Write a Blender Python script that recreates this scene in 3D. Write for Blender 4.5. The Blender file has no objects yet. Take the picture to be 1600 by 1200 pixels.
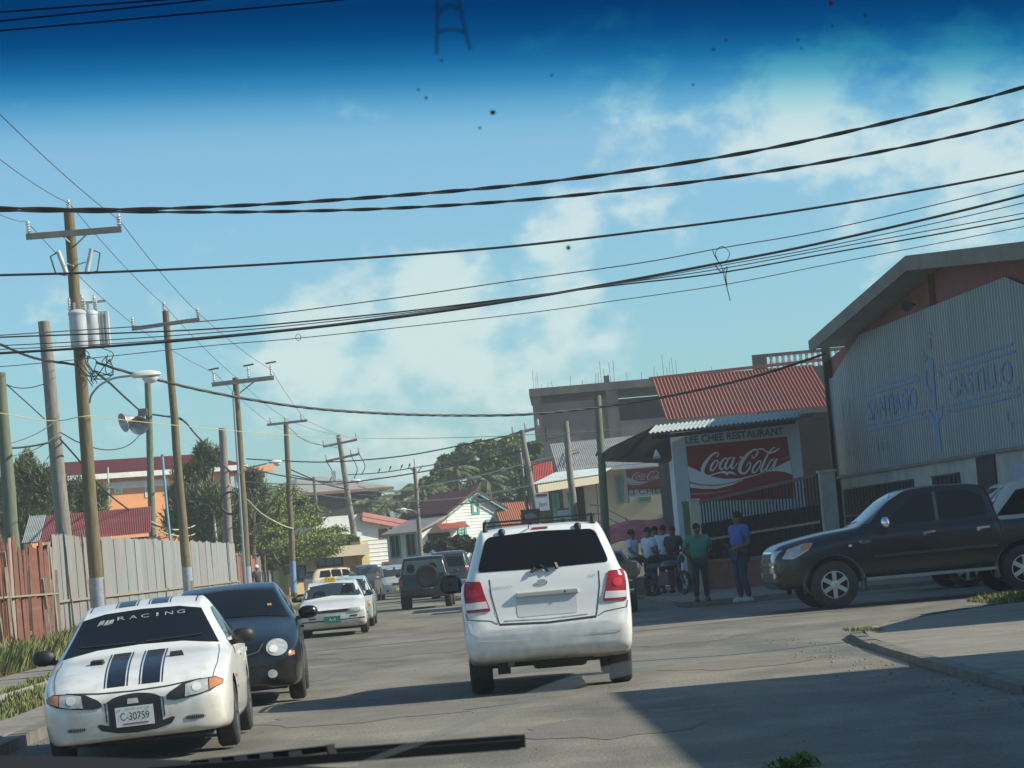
import bpy, bmesh, math, random
import numpy as np
from mathutils import Vector, Matrix, Quaternion
from mathutils.bvhtree import BVHTree
from mathutils.geometry import delaunay_2d_cdt
R = math.radians
rnd = random.Random(7)
scene = bpy.context.scene
COL = scene.collection

# ------------------------------------------------------------------ camera
FPX, EYE = 4900.0, 1.58            # focal length in 1600-wide picture units, eye height
KY = 1.75                           # depths below are written in steps of 1.75 m
ROLL = math.atan(.086)
_hz = 257.7 / math.hypot(1, .086)
PITCH = math.atan(_hz / FPX)
_a = -85 * math.cos(ROLL) - 265 * math.sin(ROLL)
YAW = math.atan(-_a * math.cos(PITCH) / FPX)
CF = Vector((math.sin(YAW) * math.cos(PITCH), math.cos(YAW) * math.cos(PITCH), math.sin(PITCH)))
_r0 = Vector((math.cos(YAW), -math.sin(YAW), 0)); _u0 = _r0.cross(CF)
CR = math.cos(ROLL) * _r0 - math.sin(ROLL) * _u0
CU = math.sin(ROLL) * _r0 + math.cos(ROLL) * _u0
CAM = Vector((0, 0, EYE))
cam_d = bpy.data.cameras.new('camera'); cam = bpy.data.objects.new('camera', cam_d); COL.objects.link(cam)
cam.matrix_world = Matrix(((CR.x, CU.x, -CF.x, 0), (CR.y, CU.y, -CF.y, 0), (CR.z, CU.z, -CF.z, EYE), (0, 0, 0, 1)))
cam_d.sensor_width = 36; cam_d.lens = FPX / 1600 * 36
cam_d.clip_start = .05; cam_d.clip_end = 6000
cam_d.dof.use_dof = True; cam_d.dof.focus_distance = 60; cam_d.dof.aperture_fstop = 95
scene.camera = cam
# ------------------------------------------------------------------ sun and sky
SUN_EL, SUN_BACK = R(35), R(6.5)
SUNV = Vector((math.cos(SUN_EL) * math.cos(SUN_BACK), -math.cos(SUN_EL) * math.sin(SUN_BACK), math.sin(SUN_EL)))
sun_d = bpy.data.lights.new('sun', 'SUN'); sun = bpy.data.objects.new('sun', sun_d); COL.objects.link(sun)
sun_d.energy = 4.8; sun_d.angle = R(.55); sun_d.color = (1, .93, .78)
sun.rotation_euler = SUNV.to_track_quat('Z', 'Y').to_euler()
world = bpy.data.worlds.new('World'); scene.world = world; world.use_nodes = True
wn, wl = world.node_tree.nodes, world.node_tree.links
wn.clear()
def W(t, **k):
    n = wn.new(t)
    for a, v in k.items(): setattr(n, a, v)
    return n
w_out = W('ShaderNodeOutputWorld'); w_bg = W('ShaderNodeBackground'); w_bg.inputs[1].default_value = .102
sky = W('ShaderNodeTexSky', sky_type='NISHITA'); sky.sun_disc = False
sky.sun_elevation = SUN_EL; sky.sun_rotation = R(90) + SUN_BACK
sky.air_density = 1.0; sky.dust_density = .5; sky.ozone_density = 1.6
w_tc = W('ShaderNodeTexCoord')
w_tint = W('ShaderNodeMix', data_type='RGBA', blend_type='MULTIPLY'); w_tint.inputs[0].default_value = 1
w_sep = W('ShaderNodeSeparateXYZ'); wl.new(w_tc.outputs['Generated'], w_sep.inputs[0]); w_el = W('ShaderNodeMapRange'); wl.new(w_sep.outputs[2], w_el.inputs[0]); w_el.inputs[1].default_value = -.05; w_el.inputs[2].default_value = .45
w_tcol = W('ShaderNodeMix', data_type='RGBA'); wl.new(w_el.outputs[0], w_tcol.inputs[0]); w_tcol.inputs[6].default_value = (.50, .88, 1.13, 1); w_tcol.inputs[7].default_value = (.80, 1.0, 1.0, 1); wl.new(w_tcol.outputs[2], w_tint.inputs[7])
wl.new(sky.outputs[0], w_tint.inputs[6])
def dirpx(x, y): return (CF + CR * ((x - 800) / FPX) + CU * ((600 - y) / FPX)).normalized()
def wmath(op, a, b=None, c=None, clamp=False):
    n = W('ShaderNodeMath', operation=op, use_clamp=clamp)
    for i, v in enumerate((a, b, c)):
        if v is None: continue
        if isinstance(v, (int, float)): n.inputs[i].default_value = v
        else: wl.new(v, n.inputs[i])
    return n.outputs[0]
# clouds: soft cumulus, placed as directions of the sky
_bias = None
CLOUDS = [(1195, 190, 89, 0.40), (1290, 90, 60, 0.26), (1050, 260, 94, 0.26), (1440, 240, 162, 0.32), (1570, 120, 102, 0.30), (870, 372, 62, 0.32), (985, 255, 60, 0.18),
          (545, 200, 60, 0.18), (600, 470, 80, 0.19), (690, 515, 102, 0.29), (500, 500, 70, 0.22), (95, 505, 75, 0.20), (860, 500, 70, 0.22), (800, 560, 162, 0.26),
          (1000, 515, 45, 0.22), (590, 600, 144, 0.30), (470, 590, 90, 0.18), (950, 120, 110, 0.19), (1560, 330, 80, 0.30), (700, 455, 60, .34), (890, 350, 50, .30), (470, 540, 60, .30), (1355, 435, 30, 0.16), (330, 620, 153, 0.14)]
for (x, y, rad, amt) in CLOUDS:
    d = dirpx(x, y)
    dot = W('ShaderNodeVectorMath', operation='DOT_PRODUCT'); wl.new(w_tc.outputs['Generated'], dot.inputs[0]); dot.inputs[1].default_value = d
    c = math.cos(rad * 1.7 / FPX)
    mr = W('ShaderNodeMapRange', interpolation_type='SMOOTHSTEP'); wl.new(dot.outputs['Value'], mr.inputs[0])
    mr.inputs[1].default_value = c; mr.inputs[2].default_value = 1.0; mr.inputs[3].default_value = 0; mr.inputs[4].default_value = amt
    _bias = mr.outputs[0] if _bias is None else wmath('MAXIMUM', _bias, wmath('ADD', wmath('MULTIPLY', wmath('MINIMUM', _bias, mr.outputs[0]), .35), wmath('MAXIMUM', _bias, mr.outputs[0])))
w_map = W('ShaderNodeMapping'); wl.new(w_tc.outputs['Generated'], w_map.inputs[0]); w_map.inputs['Scale'].default_value = (1, 1, 1.5)
w_ns = W('ShaderNodeTexNoise'); wl.new(w_map.outputs[0], w_ns.inputs[0]); w_ns.inputs['Scale'].default_value = 34; w_ns.inputs['Detail'].default_value = 7; w_ns.inputs['Roughness'].default_value = .55
w_ns2 = W('ShaderNodeTexNoise'); wl.new(w_map.outputs[0], w_ns2.inputs[0]); w_ns2.inputs['Scale'].default_value = 85; w_ns2.inputs['Detail'].default_value = 6; w_ns2.inputs['Roughness'].default_value = .55
nz = wmath('MULTIPLY_ADD', wmath('ADD', wmath('MULTIPLY', w_ns.outputs[0], .62), wmath('MULTIPLY', w_ns2.outputs[0], .38)), 1.45, -.24)
dens = wmath('ADD', _bias, nz)
w_dr = W('ShaderNodeMapRange', interpolation_type='SMOOTHSTEP'); wl.new(dens, w_dr.inputs[0])
w_dr.inputs[1].default_value = .64; w_dr.inputs[2].default_value = .98; w_dr.inputs[3].default_value = 0; w_dr.inputs[4].default_value = .8
w_cmix = W('ShaderNodeMix', data_type='RGBA'); wl.new(w_dr.outputs[0], w_cmix.inputs[0]); wl.new(w_tint.outputs[2], w_cmix.inputs[6])
w_cmix.inputs[7].default_value = (5.6, 6.7, 6.5, 1)
wl.new(w_cmix.outputs[2], w_bg.inputs[0]); wl.new(w_bg.outputs[0], w_out.inputs[0])
scene.view_settings.view_transform = 'Standard'; scene.view_settings.look = 'None'
scene.view_settings.exposure = .30; scene.view_settings.gamma = 1
scene.view_settings.use_curve_mapping = False
try:
    scene.cycles.use_denoising = True
    scene.cycles.transparent_max_bounces = 16
    scene.cycles.max_bounces = 6
except Exception: pass

# ------------------------------------------------------------------ helpers
def ray(x, y): return CF + CR * ((x - 800) / FPX) + CU * ((600 - y) / FPX)
def px(x, y, Y):                    # the point of the place at depth Y that the photo shows at (x, y)
    d = ray(x, y); return CAM + d * (Y * KY / d.y)
def pxX(x, y, X):
    d = ray(x, y); return CAM + d * (X / d.x)
def pxZ(x, y, z=0):
    d = ray(x, y); return CAM + d * ((z - EYE) / d.z)
class Plane:                        # an upright plane through P, its right-hand direction at angle ang from +X
    def __init__(s, P, ang):
        s.P = Vector((P[0], P[1], 0)); s.ang = ang; s.r = Vector((math.cos(ang), math.sin(ang), 0)); s.n = Vector((math.sin(ang), -math.cos(ang), 0))
    def at(s, x, y, off=0):
        d = ray(x, y); t = (s.P + s.n * off - CAM).dot(s.n) / d.dot(s.n); return CAM + d * t
    def loc(s, x, y, off=0):        # (along, height)
        p = s.at(x, y, off); return (p - s.P).dot(s.r), p.z

def mat(name, col, rough=.7, metal=0, col2=None, scale=4, detail=6, bump=0, bscale=60, coat=0, spec=.5, contrast=(.35, .65), stretch=(1, 1, 1), island=0, dirt=None, coords='Object', fine=None):
    m = bpy.data.materials.new(name); m.use_nodes = True
    nt = m.node_tree; N, L = nt.nodes, nt.links
    b = N['Principled BSDF']; b.inputs['Roughness'].default_value = rough; b.inputs['Metallic'].default_value = metal
    b.inputs['Specular IOR Level'].default_value = spec
    if coat: b.inputs['Coat Weight'].default_value = coat; b.inputs['Coat Roughness'].default_value = .05
    c = tuple(col) + (1,)
    b.inputs['Base Color'].default_value = c
    tc = N.new('ShaderNodeTexCoord'); mp = N.new('ShaderNodeMapping'); L.new(tc.outputs[coords], mp.inputs[0]); mp.inputs['Scale'].default_value = stretch
    out = None
    if col2 is not None:
        ns = N.new('ShaderNodeTexNoise'); L.new(mp.outputs[0], ns.inputs[0]); ns.inputs['Scale'].default_value = scale; ns.inputs['Detail'].default_value = detail
        ns.inputs['Roughness'].default_value = .62
        mr = N.new('ShaderNodeMapRange'); L.new(ns.outputs[0], mr.inputs[0]); mr.inputs[1].default_value, mr.inputs[2].default_value = contrast
        mx = N.new('ShaderNodeMix'); mx.data_type = 'RGBA'; L.new(mr.outputs[0], mx.inputs[0]); mx.inputs[6].default_value = c; mx.inputs[7].default_value = tuple(col2) + (1,)
        out = mx.outputs[2]
    if island:
        g = N.new('ShaderNodeNewGeometry'); hs = N.new('ShaderNodeHueSaturation')
        mr = N.new('ShaderNodeMapRange'); L.new(g.outputs['Random Per Island'], mr.inputs[0]); mr.inputs[3].default_value = 1 - island; mr.inputs[4].default_value = 1 + island
        L.new(mr.outputs[0], hs.inputs['Value'])
        mr2 = N.new('ShaderNodeMapRange'); L.new(g.outputs['Random Per Island'], mr2.inputs[0]); mr2.inputs[3].default_value = .475; mr2.inputs[4].default_value = .52
        L.new(mr2.outputs[0], hs.inputs['Hue'])
        if out: L.new(out, hs.inputs['Color'])
        else: hs.inputs['Color'].default_value = c
        out = hs.outputs[0]
    if dirt:                        # (colour, scale, amount) blotches on top
        ns = N.new('ShaderNodeTexNoise'); L.new(tc.outputs[coords], ns.inputs[0]); ns.inputs['Scale'].default_value = dirt[1]; ns.inputs['Detail'].default_value = 8; ns.inputs['Roughness'].default_value = .7
        mr = N.new('ShaderNodeMapRange'); L.new(ns.outputs[0], mr.inputs[0]); mr.inputs[1].default_value = .5; mr.inputs[2].default_value = .75; mr.inputs[4].default_value = dirt[2]
        mx = N.new('ShaderNodeMix'); mx.data_type = 'RGBA'; L.new(mr.outputs[0], mx.inputs[0])
        if out: L.new(out, mx.inputs[6])
        else: mx.inputs[6].default_value = c
        mx.inputs[7].default_value = tuple(dirt[0]) + (1,); out = mx.outputs[2]
    if fine:                        # aggregate-sized speckle
        ns = N.new('ShaderNodeTexNoise'); L.new(tc.outputs[coords], ns.inputs[0]); ns.inputs['Scale'].default_value = fine[0]; ns.inputs['Detail'].default_value = 3; ns.inputs['Roughness'].default_value = .7
        mr = N.new('ShaderNodeMapRange'); L.new(ns.outputs[0], mr.inputs[0]); mr.inputs[1].default_value = .3; mr.inputs[2].default_value = .7; mr.inputs[3].default_value = 1 - fine[1]; mr.inputs[4].default_value = 1 + fine[1]
        hs = N.new('ShaderNodeHueSaturation'); L.new(mr.outputs[0], hs.inputs['Value'])
        if out: L.new(out, hs.inputs['Color'])
        else: hs.inputs['Color'].default_value = c
        out = hs.outputs[0]
    if out: L.new(out, b.inputs['Base Color'])
    if bump:
        ns = N.new('ShaderNodeTexNoise'); L.new(tc.outputs[coords], ns.inputs[0]); ns.inputs['Scale'].default_value = bscale; ns.inputs['Detail'].default_value = 5
        bp = N.new('ShaderNodeBump'); L.new(ns.outputs[0], bp.inputs['Height']); bp.inputs['Strength'].default_value = bump; bp.inputs['Distance'].default_value = .02
        L.new(bp.outputs[0], b.inputs['Normal'])
    return m

def tag(o, label=None, cat=None, group=None, kind=None):
    if label: o['label'] = label
    if cat: o['category'] = cat
    if group: o['group'] = group
    if kind: o['kind'] = kind
    return o
def thing(name, label, cat, loc=(0, 0, 0), rz=0, group=None):
    o = bpy.data.objects.new(name, None); COL.objects.link(o); o.empty_display_size = .2
    o.location = loc; o.rotation_euler = (0, 0, rz)
    return tag(o, label, cat, group)
def copy_tree(o, parent=None):
    c = o.copy(); COL.objects.link(c)
    c.parent = parent
    for ch in list(o.children): copy_tree(ch, c)
    return c

class MB:
    """collects vertices and faces for one mesh"""
    def __init__(s): s.v = []; s.f = []; s.m = []
    def add(s, vs, fs, mi=0):
        b = len(s.v); s.v.extend([tuple(p) for p in vs]); s.f.extend([tuple(b + i for i in f) for f in fs]); s.m.extend([mi] * len(fs)); return s
    def box(s, c, d, rz=0, mi=0, M=None, taper=1):
        x, y, z = d[0] / 2, d[1] / 2, d[2] / 2
        vs = [Vector((sx * x * (taper if sz > 0 else 1), sy * y * (taper if sz > 0 else 1), sz * z)) for sz in (-1, 1) for sy in (-1, 1) for sx in (-1, 1)]
        if M is not None: vs = [M @ p for p in vs]
        elif rz: q = Matrix.Rotation(rz, 3, 'Z'); vs = [q @ p for p in vs]
        return s.add([p + Vector(c) for p in vs], [(0, 2, 3, 1), (4, 5, 7, 6), (0, 1, 5, 4), (2, 6, 7, 3), (0, 4, 6, 2), (1, 3, 7, 5)], mi)
    def bar(s, a, b, w, h=None, mi=0, up=(0, 0, 1)):            # a box from a to b
        a, b = Vector(a), Vector(b); h = h or w; d = b - a; L = d.length; d = d / L
        u = Vector(up); sx = d.cross(u)
        if sx.length < 1e-4: sx = d.cross(Vector((0, 1, 0)))
        sx.normalize(); su = sx.cross(d)
        vs = [p + sx * (i * w / 2) + su * (j * h / 2) for p in (a, b) for j in (-1, 1) for i in (-1, 1)]
        return s.add(vs, [(0, 2, 3, 1), (4, 5, 7, 6), (0, 1, 5, 4), (2, 6, 7, 3), (0, 4, 6, 2), (1, 3, 7, 5)], mi)
    def tube(s, pts, r, n=8, mi=0, cap=True):
        pts = [Vector(p) for p in pts]; k = len(pts); rs = r if isinstance(r, (list, tuple)) else [r] * k
        vs = []; up = None
        for i, p in enumerate(pts):
            t = (pts[min(i + 1, k - 1)] - pts[max(i - 1, 0)]).normalized()
            if up is None: up = Vector((0, 0, 1)) if abs(t.z) < .9 else Vector((0, 1, 0))
            a = t.cross(up).normalized(); up = a.cross(t).normalized()
            vs += [p + a * math.cos(2 * math.pi * j / n) * rs[i] + up * math.sin(2 * math.pi * j / n) * rs[i] for j in range(n)]
        fs = [(i * n + j, i * n + (j + 1) % n, (i + 1) * n + (j + 1) % n, (i + 1) * n + j) for i in range(k - 1) for j in range(n)]
        if cap: fs += [tuple(reversed(range(n))), tuple((k - 1) * n + j for j in range(n))]
        return s.add(vs, fs, mi)
    def lathe(s, prof, n=16, M=None, mi=0, closed=False):        # prof: (r, z) about Z
        vs = [Vector((r * math.cos(2 * math.pi * j / n), r * math.sin(2 * math.pi * j / n), z)) for (r, z) in prof for j in range(n)]
        if M is not None: vs = [M @ p for p in vs]
        k = len(prof)
        fs = [(i * n + j, i * n + (j + 1) % n, (i + 1) * n + (j + 1) % n, (i + 1) * n + j) for i in range(k - 1) for j in range(n)]
        if closed: fs += [((k - 1) * n + j, (k - 1) * n + (j + 1) % n, (j + 1) % n, j) for j in range(n)]
        else: fs += [tuple(reversed(range(n))), tuple((k - 1) * n + j for j in range(n))]
        return s.add(vs, fs, mi)
    def prism(s, poly, h, mi=0, M=None):                         # poly in (x, y), extruded along z from 0 to h
        n = len(poly)
        vs = [Vector((p[0], p[1], 0)) for p in poly] + [Vector((p[0], p[1], h)) for p in poly]
        if M is not None: vs = [M @ p for p in vs]
        return s.add(vs, [tuple(reversed(range(n))), tuple(range(n, 2 * n))] + [(i, (i + 1) % n, n + (i + 1) % n, n + i) for i in range(n)], mi)
    def slab(s, poly, z0, z1, mi=0):
        return s.prism(poly, z1 - z0, mi, Matrix.Translation((0, 0, z0)))
    def corr(s, P0, U, V, waves, amp, mi=0, th=.006, nv=1, jag=None, groove=0):    # corrugated sheet spanned by U (across the waves) and V
        P0, U, V = Vector(P0), Vector(U), Vector(V); N = U.cross(V).normalized(); k = waves * 4
        prof = [0, 1, 0, -1]
        vs = []
        for side in (0, 1):
            for j in range(nv + 1):
                for i in range(k + 1):
                    vv = V * (j / nv)
                    if jag and j == nv: vv = vv + V * jag[int(i / (k + 1) * len(jag))]
                    vs.append(P0 + U * (i / k) + vv + N * (amp * prof[i % 4] - side * th))
        n1 = (k + 1) * (nv + 1); fs = []; gr = []
        for j in range(nv):
            for i in range(k):
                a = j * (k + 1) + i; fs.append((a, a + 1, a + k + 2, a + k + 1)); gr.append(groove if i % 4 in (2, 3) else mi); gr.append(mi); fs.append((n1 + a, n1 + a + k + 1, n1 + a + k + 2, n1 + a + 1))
        for i in range(k):
            a = i; fs.append((a, n1 + a, n1 + a + 1, a + 1)); a = nv * (k + 1) + i; fs.append((a, a + 1, n1 + a + 1, n1 + a))
        for j in range(nv):
            a = j * (k + 1); fs.append((a, a + k + 1, n1 + a + k + 1, n1 + a)); a += k; fs.append((a, n1 + a, n1 + a + k + 1, a + k + 1))
        s.add(vs, fs, mi)
        if groove: s.m[-len(fs):] = gr + [mi] * (len(fs) - len(gr))
        return s
    def build(s, name, mats, parent=None, smooth=None, loc=None, rot=None):
        me = bpy.data.meshes.new(name); me.from_pydata(s.v, [], s.f)
        for m in (mats if isinstance(mats, (list, tuple)) else [mats]): me.materials.append(m)
        if any(s.m): me.polygons.foreach_set('material_index', s.m)
        if smooth is not None:
            me.polygons.foreach_set('use_smooth', [True] * len(s.f)); me.set_sharp_from_angle(angle=R(smooth))
        me.update()
        o = bpy.data.objects.new(name, me); COL.objects.link(o)
        if parent is not None: o.parent = parent
        if loc is not None: o.location = loc
        if rot is not None: o.rotation_euler = rot
        return o
def np_mesh(name, v, quads, mats, parent=None):
    v = np.asarray(v, np.float32).reshape(-1, 3); q = np.asarray(quads, np.int32)
    me = bpy.data.meshes.new(name); me.vertices.add(len(v)); me.vertices.foreach_set('co', v.ravel())
    k = q.shape[1]; me.loops.add(q.size); me.loops.foreach_set('vertex_index', q.ravel())
    me.polygons.add(len(q)); me.polygons.foreach_set('loop_start', np.arange(len(q), dtype=np.int32) * k)
    me.update(calc_edges=True)
    for m in (mats if isinstance(mats, (list, tuple)) else [mats]): me.materials.append(m)
    o = bpy.data.objects.new(name, me); COL.objects.link(o)
    if parent is not None: o.parent = parent
    return o
def spline(pts, n):                 # Catmull-Rom through points
    P = [Vector(p) for p in pts]; P = [P[0] * 2 - P[1]] + P + [P[-1] * 2 - P[-2]]; out = []
    for i in range(1, len(P) - 2):
        for j in range(n):
            t = j / n; a, b, c, d = P[i - 1:i + 3]
            out.append(.5 * ((2 * b) + (c - a) * t + (2 * a - 5 * b + 4 * c - d) * t * t + (3 * b - a - 3 * c + d) * t ** 3))
    out.append(P[-2]); return out
_tc = {}
def text_mesh(txt, shear=0, res=3, bold=0):  # (verts2d, faces) of a line of built-in lettering, height 1 per size, starting at x=0
    cu = bpy.data.curves.new('t', 'FONT'); cu.body = txt; cu.size = 1; cu.shear = shear; cu.offset = bold; cu.resolution_u = res; cu.fill_mode = 'FRONT'
    o = bpy.data.objects.new('t', cu); COL.objects.link(o)
    dg = bpy.context.evaluated_depsgraph_get(); dg.update(); e = o.evaluated_get(dg); me = e.to_mesh()
    v = [(p.co.x, p.co.y) for p in me.vertices]; f = [tuple(p.vertices) for p in me.polygons]; e.to_mesh_clear()
    bpy.data.objects.remove(o); bpy.data.curves.remove(cu); return v, f
def lettering(name, txt, material, parent, org, ux, uz, width, height, depth=.006, shear=0, bold=0):
    """raised letters; org: lower-left corner, ux: unit vector along the line, uz: up; fitted to width and height"""
    v, f = text_mesh(txt, shear, 3, bold); x0 = min(p[0] for p in v); x1 = max(p[0] for p in v); y0 = min(p[1] for p in v); y1 = max(p[1] for p in v)
    ux, uz, org = Vector(ux), Vector(uz), Vector(org); n = ux.cross(uz)
    vs = [org + ux * ((p[0] - x0) / (x1 - x0) * width) + uz * ((p[1] - y0) / (y1 - y0) * height) + n * depth for p in v]
    mb = MB(); mb.add(vs, f); return mb.build(name, material, parent)
def stroke2(pts, ws, n=5):           # a brush stroke in 2D: centre line and half-widths -> polygon strip (verts, quads)
    P = spline([(p[0], p[1], w) for p, w in zip(pts, ws)], n); vs = []; fs = []
    for i, p in enumerate(P):
        t = (P[min(i + 1, len(P) - 1)] - P[max(i - 1, 0)]); t = Vector((t.x, t.y)).normalized(); nn = Vector((-t.y, t.x))
        vs += [(p.x + nn.x * p.z, p.y + nn.y * p.z), (p.x - nn.x * p.z, p.y - nn.y * p.z)]
        if i: fs.append((2 * i - 2, 2 * i - 1, 2 * i + 1, 2 * i))
    return vs, fs

# ------------------------------------------------------------------ materials of the setting
M_road = mat('asphalt', (.205, .19, .152), .92, col2=(.118, .111, .094), scale=.55, detail=10, bump=.7, bscale=38, stretch=(1, .35, 1), contrast=(.4, .6), dirt=((.285, .265, .21), .55, .85), fine=(30, .42))
M_soil = mat('soil', (.26, .22, .15), .95, col2=(.17, .145, .10), scale=.35, bump=.5, bscale=20)
M_conc = mat('pavement_concrete', (.26, .24, .195), .9, col2=(.18, .168, .14), scale=1.3, bump=.4, bscale=30, dirt=((.16, .15, .12), 1.2, .7), fine=(26, .16))
M_kerb = mat('kerb_concrete', (.20, .185, .155), .9, col2=(.12, .112, .095), scale=2.2, bump=.4, bscale=25)
M_sand = mat('pale_gravel', (.46, .42, .33), .95, col2=(.33, .3, .24), scale=6, bump=.5, bscale=60)
M_dark_line = mat('dark_line', (.085, .08, .07), .9, col2=(.12, .11, .095), scale=3, bump=.3)
M_patch = mat('asphalt_patch', (.15, .14, .117), .92, col2=(.185, .17, .138), scale=2, detail=9, bump=.6, bscale=50, fine=(34, .3))
M_grass = mat('grass_blades', (.12, .165, .05), .8, island=.45, col2=(.24, .22, .10), scale=.8, spec=.2)
M_dark = mat('dark_void', (.012, .012, .014), .9)
M_zinc = mat('weathered_zinc', (.33, .385, .38), .6, metal=.15, col2=(.24, .285, .28), scale=1.2, stretch=(1, 1, .25), dirt=((.33, .17, .14), 1.0, .9))
M_zinc2 = mat('pale_zinc', (.40, .46, .455), .55, metal=.15, col2=(.30, .35, .345), scale=1.5, stretch=(1, 1, .2))
M_zinc3 = mat('green_painted_zinc', (.20, .30, .26), .6, metal=.1, col2=(.27, .29, .26), scale=2, stretch=(1, 1, .3), dirt=((.33, .13, .085), 1.2, .5))
M_rusty = mat('rust_red_zinc', (.27, .10, .065), .7, col2=(.29, .25, .22), scale=1.4, stretch=(1, 1, .35), contrast=(.5, .75))
M_plank = mat('red_plank', (.21, .068, .042), .85, col2=(.17, .07, .045), scale=6, stretch=(4, 4, .6), dirt=((.26, .21, .16), 3, .7))
M_grey_plank = mat('grey_plank', (.36, .31, .25), .9, col2=(.22, .19, .15), scale=6, stretch=(4, 4, .5))
M_pole = mat('weathered_pole_wood', (.20, .165, .085), .9, col2=(.13, .105, .06), scale=3, stretch=(6, 6, .7), bump=.4, bscale=30)
M_pole_g = mat('grey_pole_wood', (.29, .265, .22), .9, col2=(.17, .155, .13), scale=3, stretch=(6, 6, .7), bump=.5, bscale=25)
M_pole_green = mat('treated_green_pole', (.17, .20, .13), .85, col2=(.12, .14, .09), scale=3, stretch=(6, 6, .7), bump=.3)
M_blue_band = mat('pole_blue_paint', (.12, .27, .52), .7, col2=(.2, .33, .5), scale=8)
M_grey_band = mat('pole_grey_paint', (.32, .37, .43), .7, col2=(.24, .28, .33), scale=8)
M_orange = mat('orange_render', (.78, .35, .15), .85, col2=(.68, .30, .125), scale=.4, bump=.15)
M_white_trim = mat('white_trim', (.74, .74, .70), .6, col2=(.6, .6, .56), scale=2)
M_redroof = mat('maroon_roof', (.33, .04, .045), .5, col2=(.26, .035, .04), scale=.5)
M_redroof2 = mat('red_zinc_roof', (.25, .045, .036), .55, col2=(.19, .05, .04), scale=.9, stretch=(1, .4, 1), dirt=((.35, .2, .17), .8, .5))
M_rustroof = mat('faded_red_roof', (.33, .095, .06), .6, col2=(.24, .09, .06), scale=.5, stretch=(1, .5, .5), dirt=((.22, .13, .095), .5, .75))
M_greyroof = mat('grey_roof', (.33, .32, .28), .7, col2=(.25, .24, .22), scale=.4)
M_cream = mat('cream_render', (.60, .53, .39), .85, col2=(.50, .45, .33), scale=.6, bump=.15)
M_yellow = mat('yellow_render', (.66, .53, .22), .85, col2=(.55, .43, .2), scale=.7)
M_whitewall = mat('white_boards', (.76, .77, .73), .7, col2=(.62, .64, .60), scale=1.2)
M_whiterender = mat('white_render', (.66, .66, .64), .8, col2=(.58, .59, .57), scale=.7)
M_oldwall = mat('old_block_wall', (.205, .18, .17), .95, col2=(.14, .125, .12), scale=.5, bump=.4, bscale=8, dirt=((.06, .056, .053), .45, .9))
M_oldconc = mat('mouldy_concrete', (.19, .175, .145), .95, col2=(.075, .072, .062), scale=.5, stretch=(1, 1, .4), bump=.4, bscale=8)
M_steel = mat('rusty_steel', (.10, .07, .055), .7)
M_green = mat('green_paint', (.06, .30, .19), .6, col2=(.08, .35, .24), scale=5)
M_teal = mat('teal_shutter', (.08, .31, .27), .6, col2=(.12, .36, .31), scale=5)
M_brownwall = mat('dark_brown_boards', (.045, .030, .024), .9, col2=(.028, .022, .02), scale=2, stretch=(5, 5, .5))
M_redwall = mat('red_brown_boards', (.25, .075, .062), .85, col2=(.15, .065, .058), scale=1.2)
M_facade = mat('galvanised_facade', (.37, .41, .41), .6, metal=0, col2=(.27, .31, .315), scale=.9, stretch=(1, 1, .15))
M_soffit = mat('roof_boards', (.21, .19, .16), .8, col2=(.14, .125, .11), scale=1)
M_lowwall = mat('grimy_white_wall', (.46, .47, .40), .85, col2=(.28, .29, .26), scale=1)
M_glass = mat('dark_glass', (.015, .022, .028), .08, spec=.6)
M_louvre = mat('glass_louvres', (.16, .24, .28), .25, spec=.6)
M_signwhite = mat('sign_white', (.60, .68, .71), .6, col2=(.50, .58, .61), scale=1.5)
M_signred = mat('sign_red', (.34, .016, .020), .5, col2=(.28, .014, .018), scale=2)
M_signscript = mat('sign_script_white', (.80, .84, .85), .6)
M_signteal = mat('sign_teal', (.01, .17, .22), .6, col2=(.02, .21, .26), scale=8)
M_signgold = mat('sign_gold', (.5, .25, .10), .6)
M_black = mat('black_paint', (.02, .02, .022), .6)
M_pink = mat('pink_cloth', (.88, .17, .14), .8, col2=(.5, .06, .10), scale=1.5)
M_brick = mat('reddish_block', (.30, .135, .095), .9, col2=(.21, .10, .075), scale=3, bump=.4, bscale=14)
M_fadeblue = mat('faded_blue_paint', (.045, .21, .47), .7, col2=(.30, .35, .38), scale=5.0, detail=2, stretch=(1.0, 1.0, .16), contrast=(.52, .74))
M_faderust = mat('faded_rust_paint', (.20, .15, .15), .7, col2=(.185, .215, .22), scale=3.5, detail=3, stretch=(1.6, 1.6, .3), contrast=(.45, .6))

# ------------------------------------------------------------------ ground, road, pavements
b = MB(); b.add([(-3000, -300, -.03), (3000, -300, -.03), (3000, 4500, -.03), (-3000, 4500, -.03)], [(0, 1, 2, 3)])
tag(b.build('ground', M_soil), kind='structure')
def bend(Y): return -.0030 * max(0, Y / KY - 60) ** 2
b = MB()
ys = [y * KY for y in (-8, 5, 15, 25, 40, 60, 70, 80, 90, 100, 115, 130)]
vs = []
for y in ys: vs += [(-4.55 + bend(y), y, 0), (0 + bend(y), y, 0), (4.75 + bend(y), y, 0)]
b.add(vs, [(3 * i + j, 3 * i + j + 1, 3 * i + j + 4, 3 * i + j + 3) for i in range(len(ys) - 1) for j in (0, 1)])
b.add([(4.75, 18 * KY, 0), (60, 24 * KY, 0), (60, 52 * KY, 0), (4.75, 38.2 * KY, 0)], [(0, 1, 2, 3)])
tag(b.build('road', M_road), kind='structure')
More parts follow.
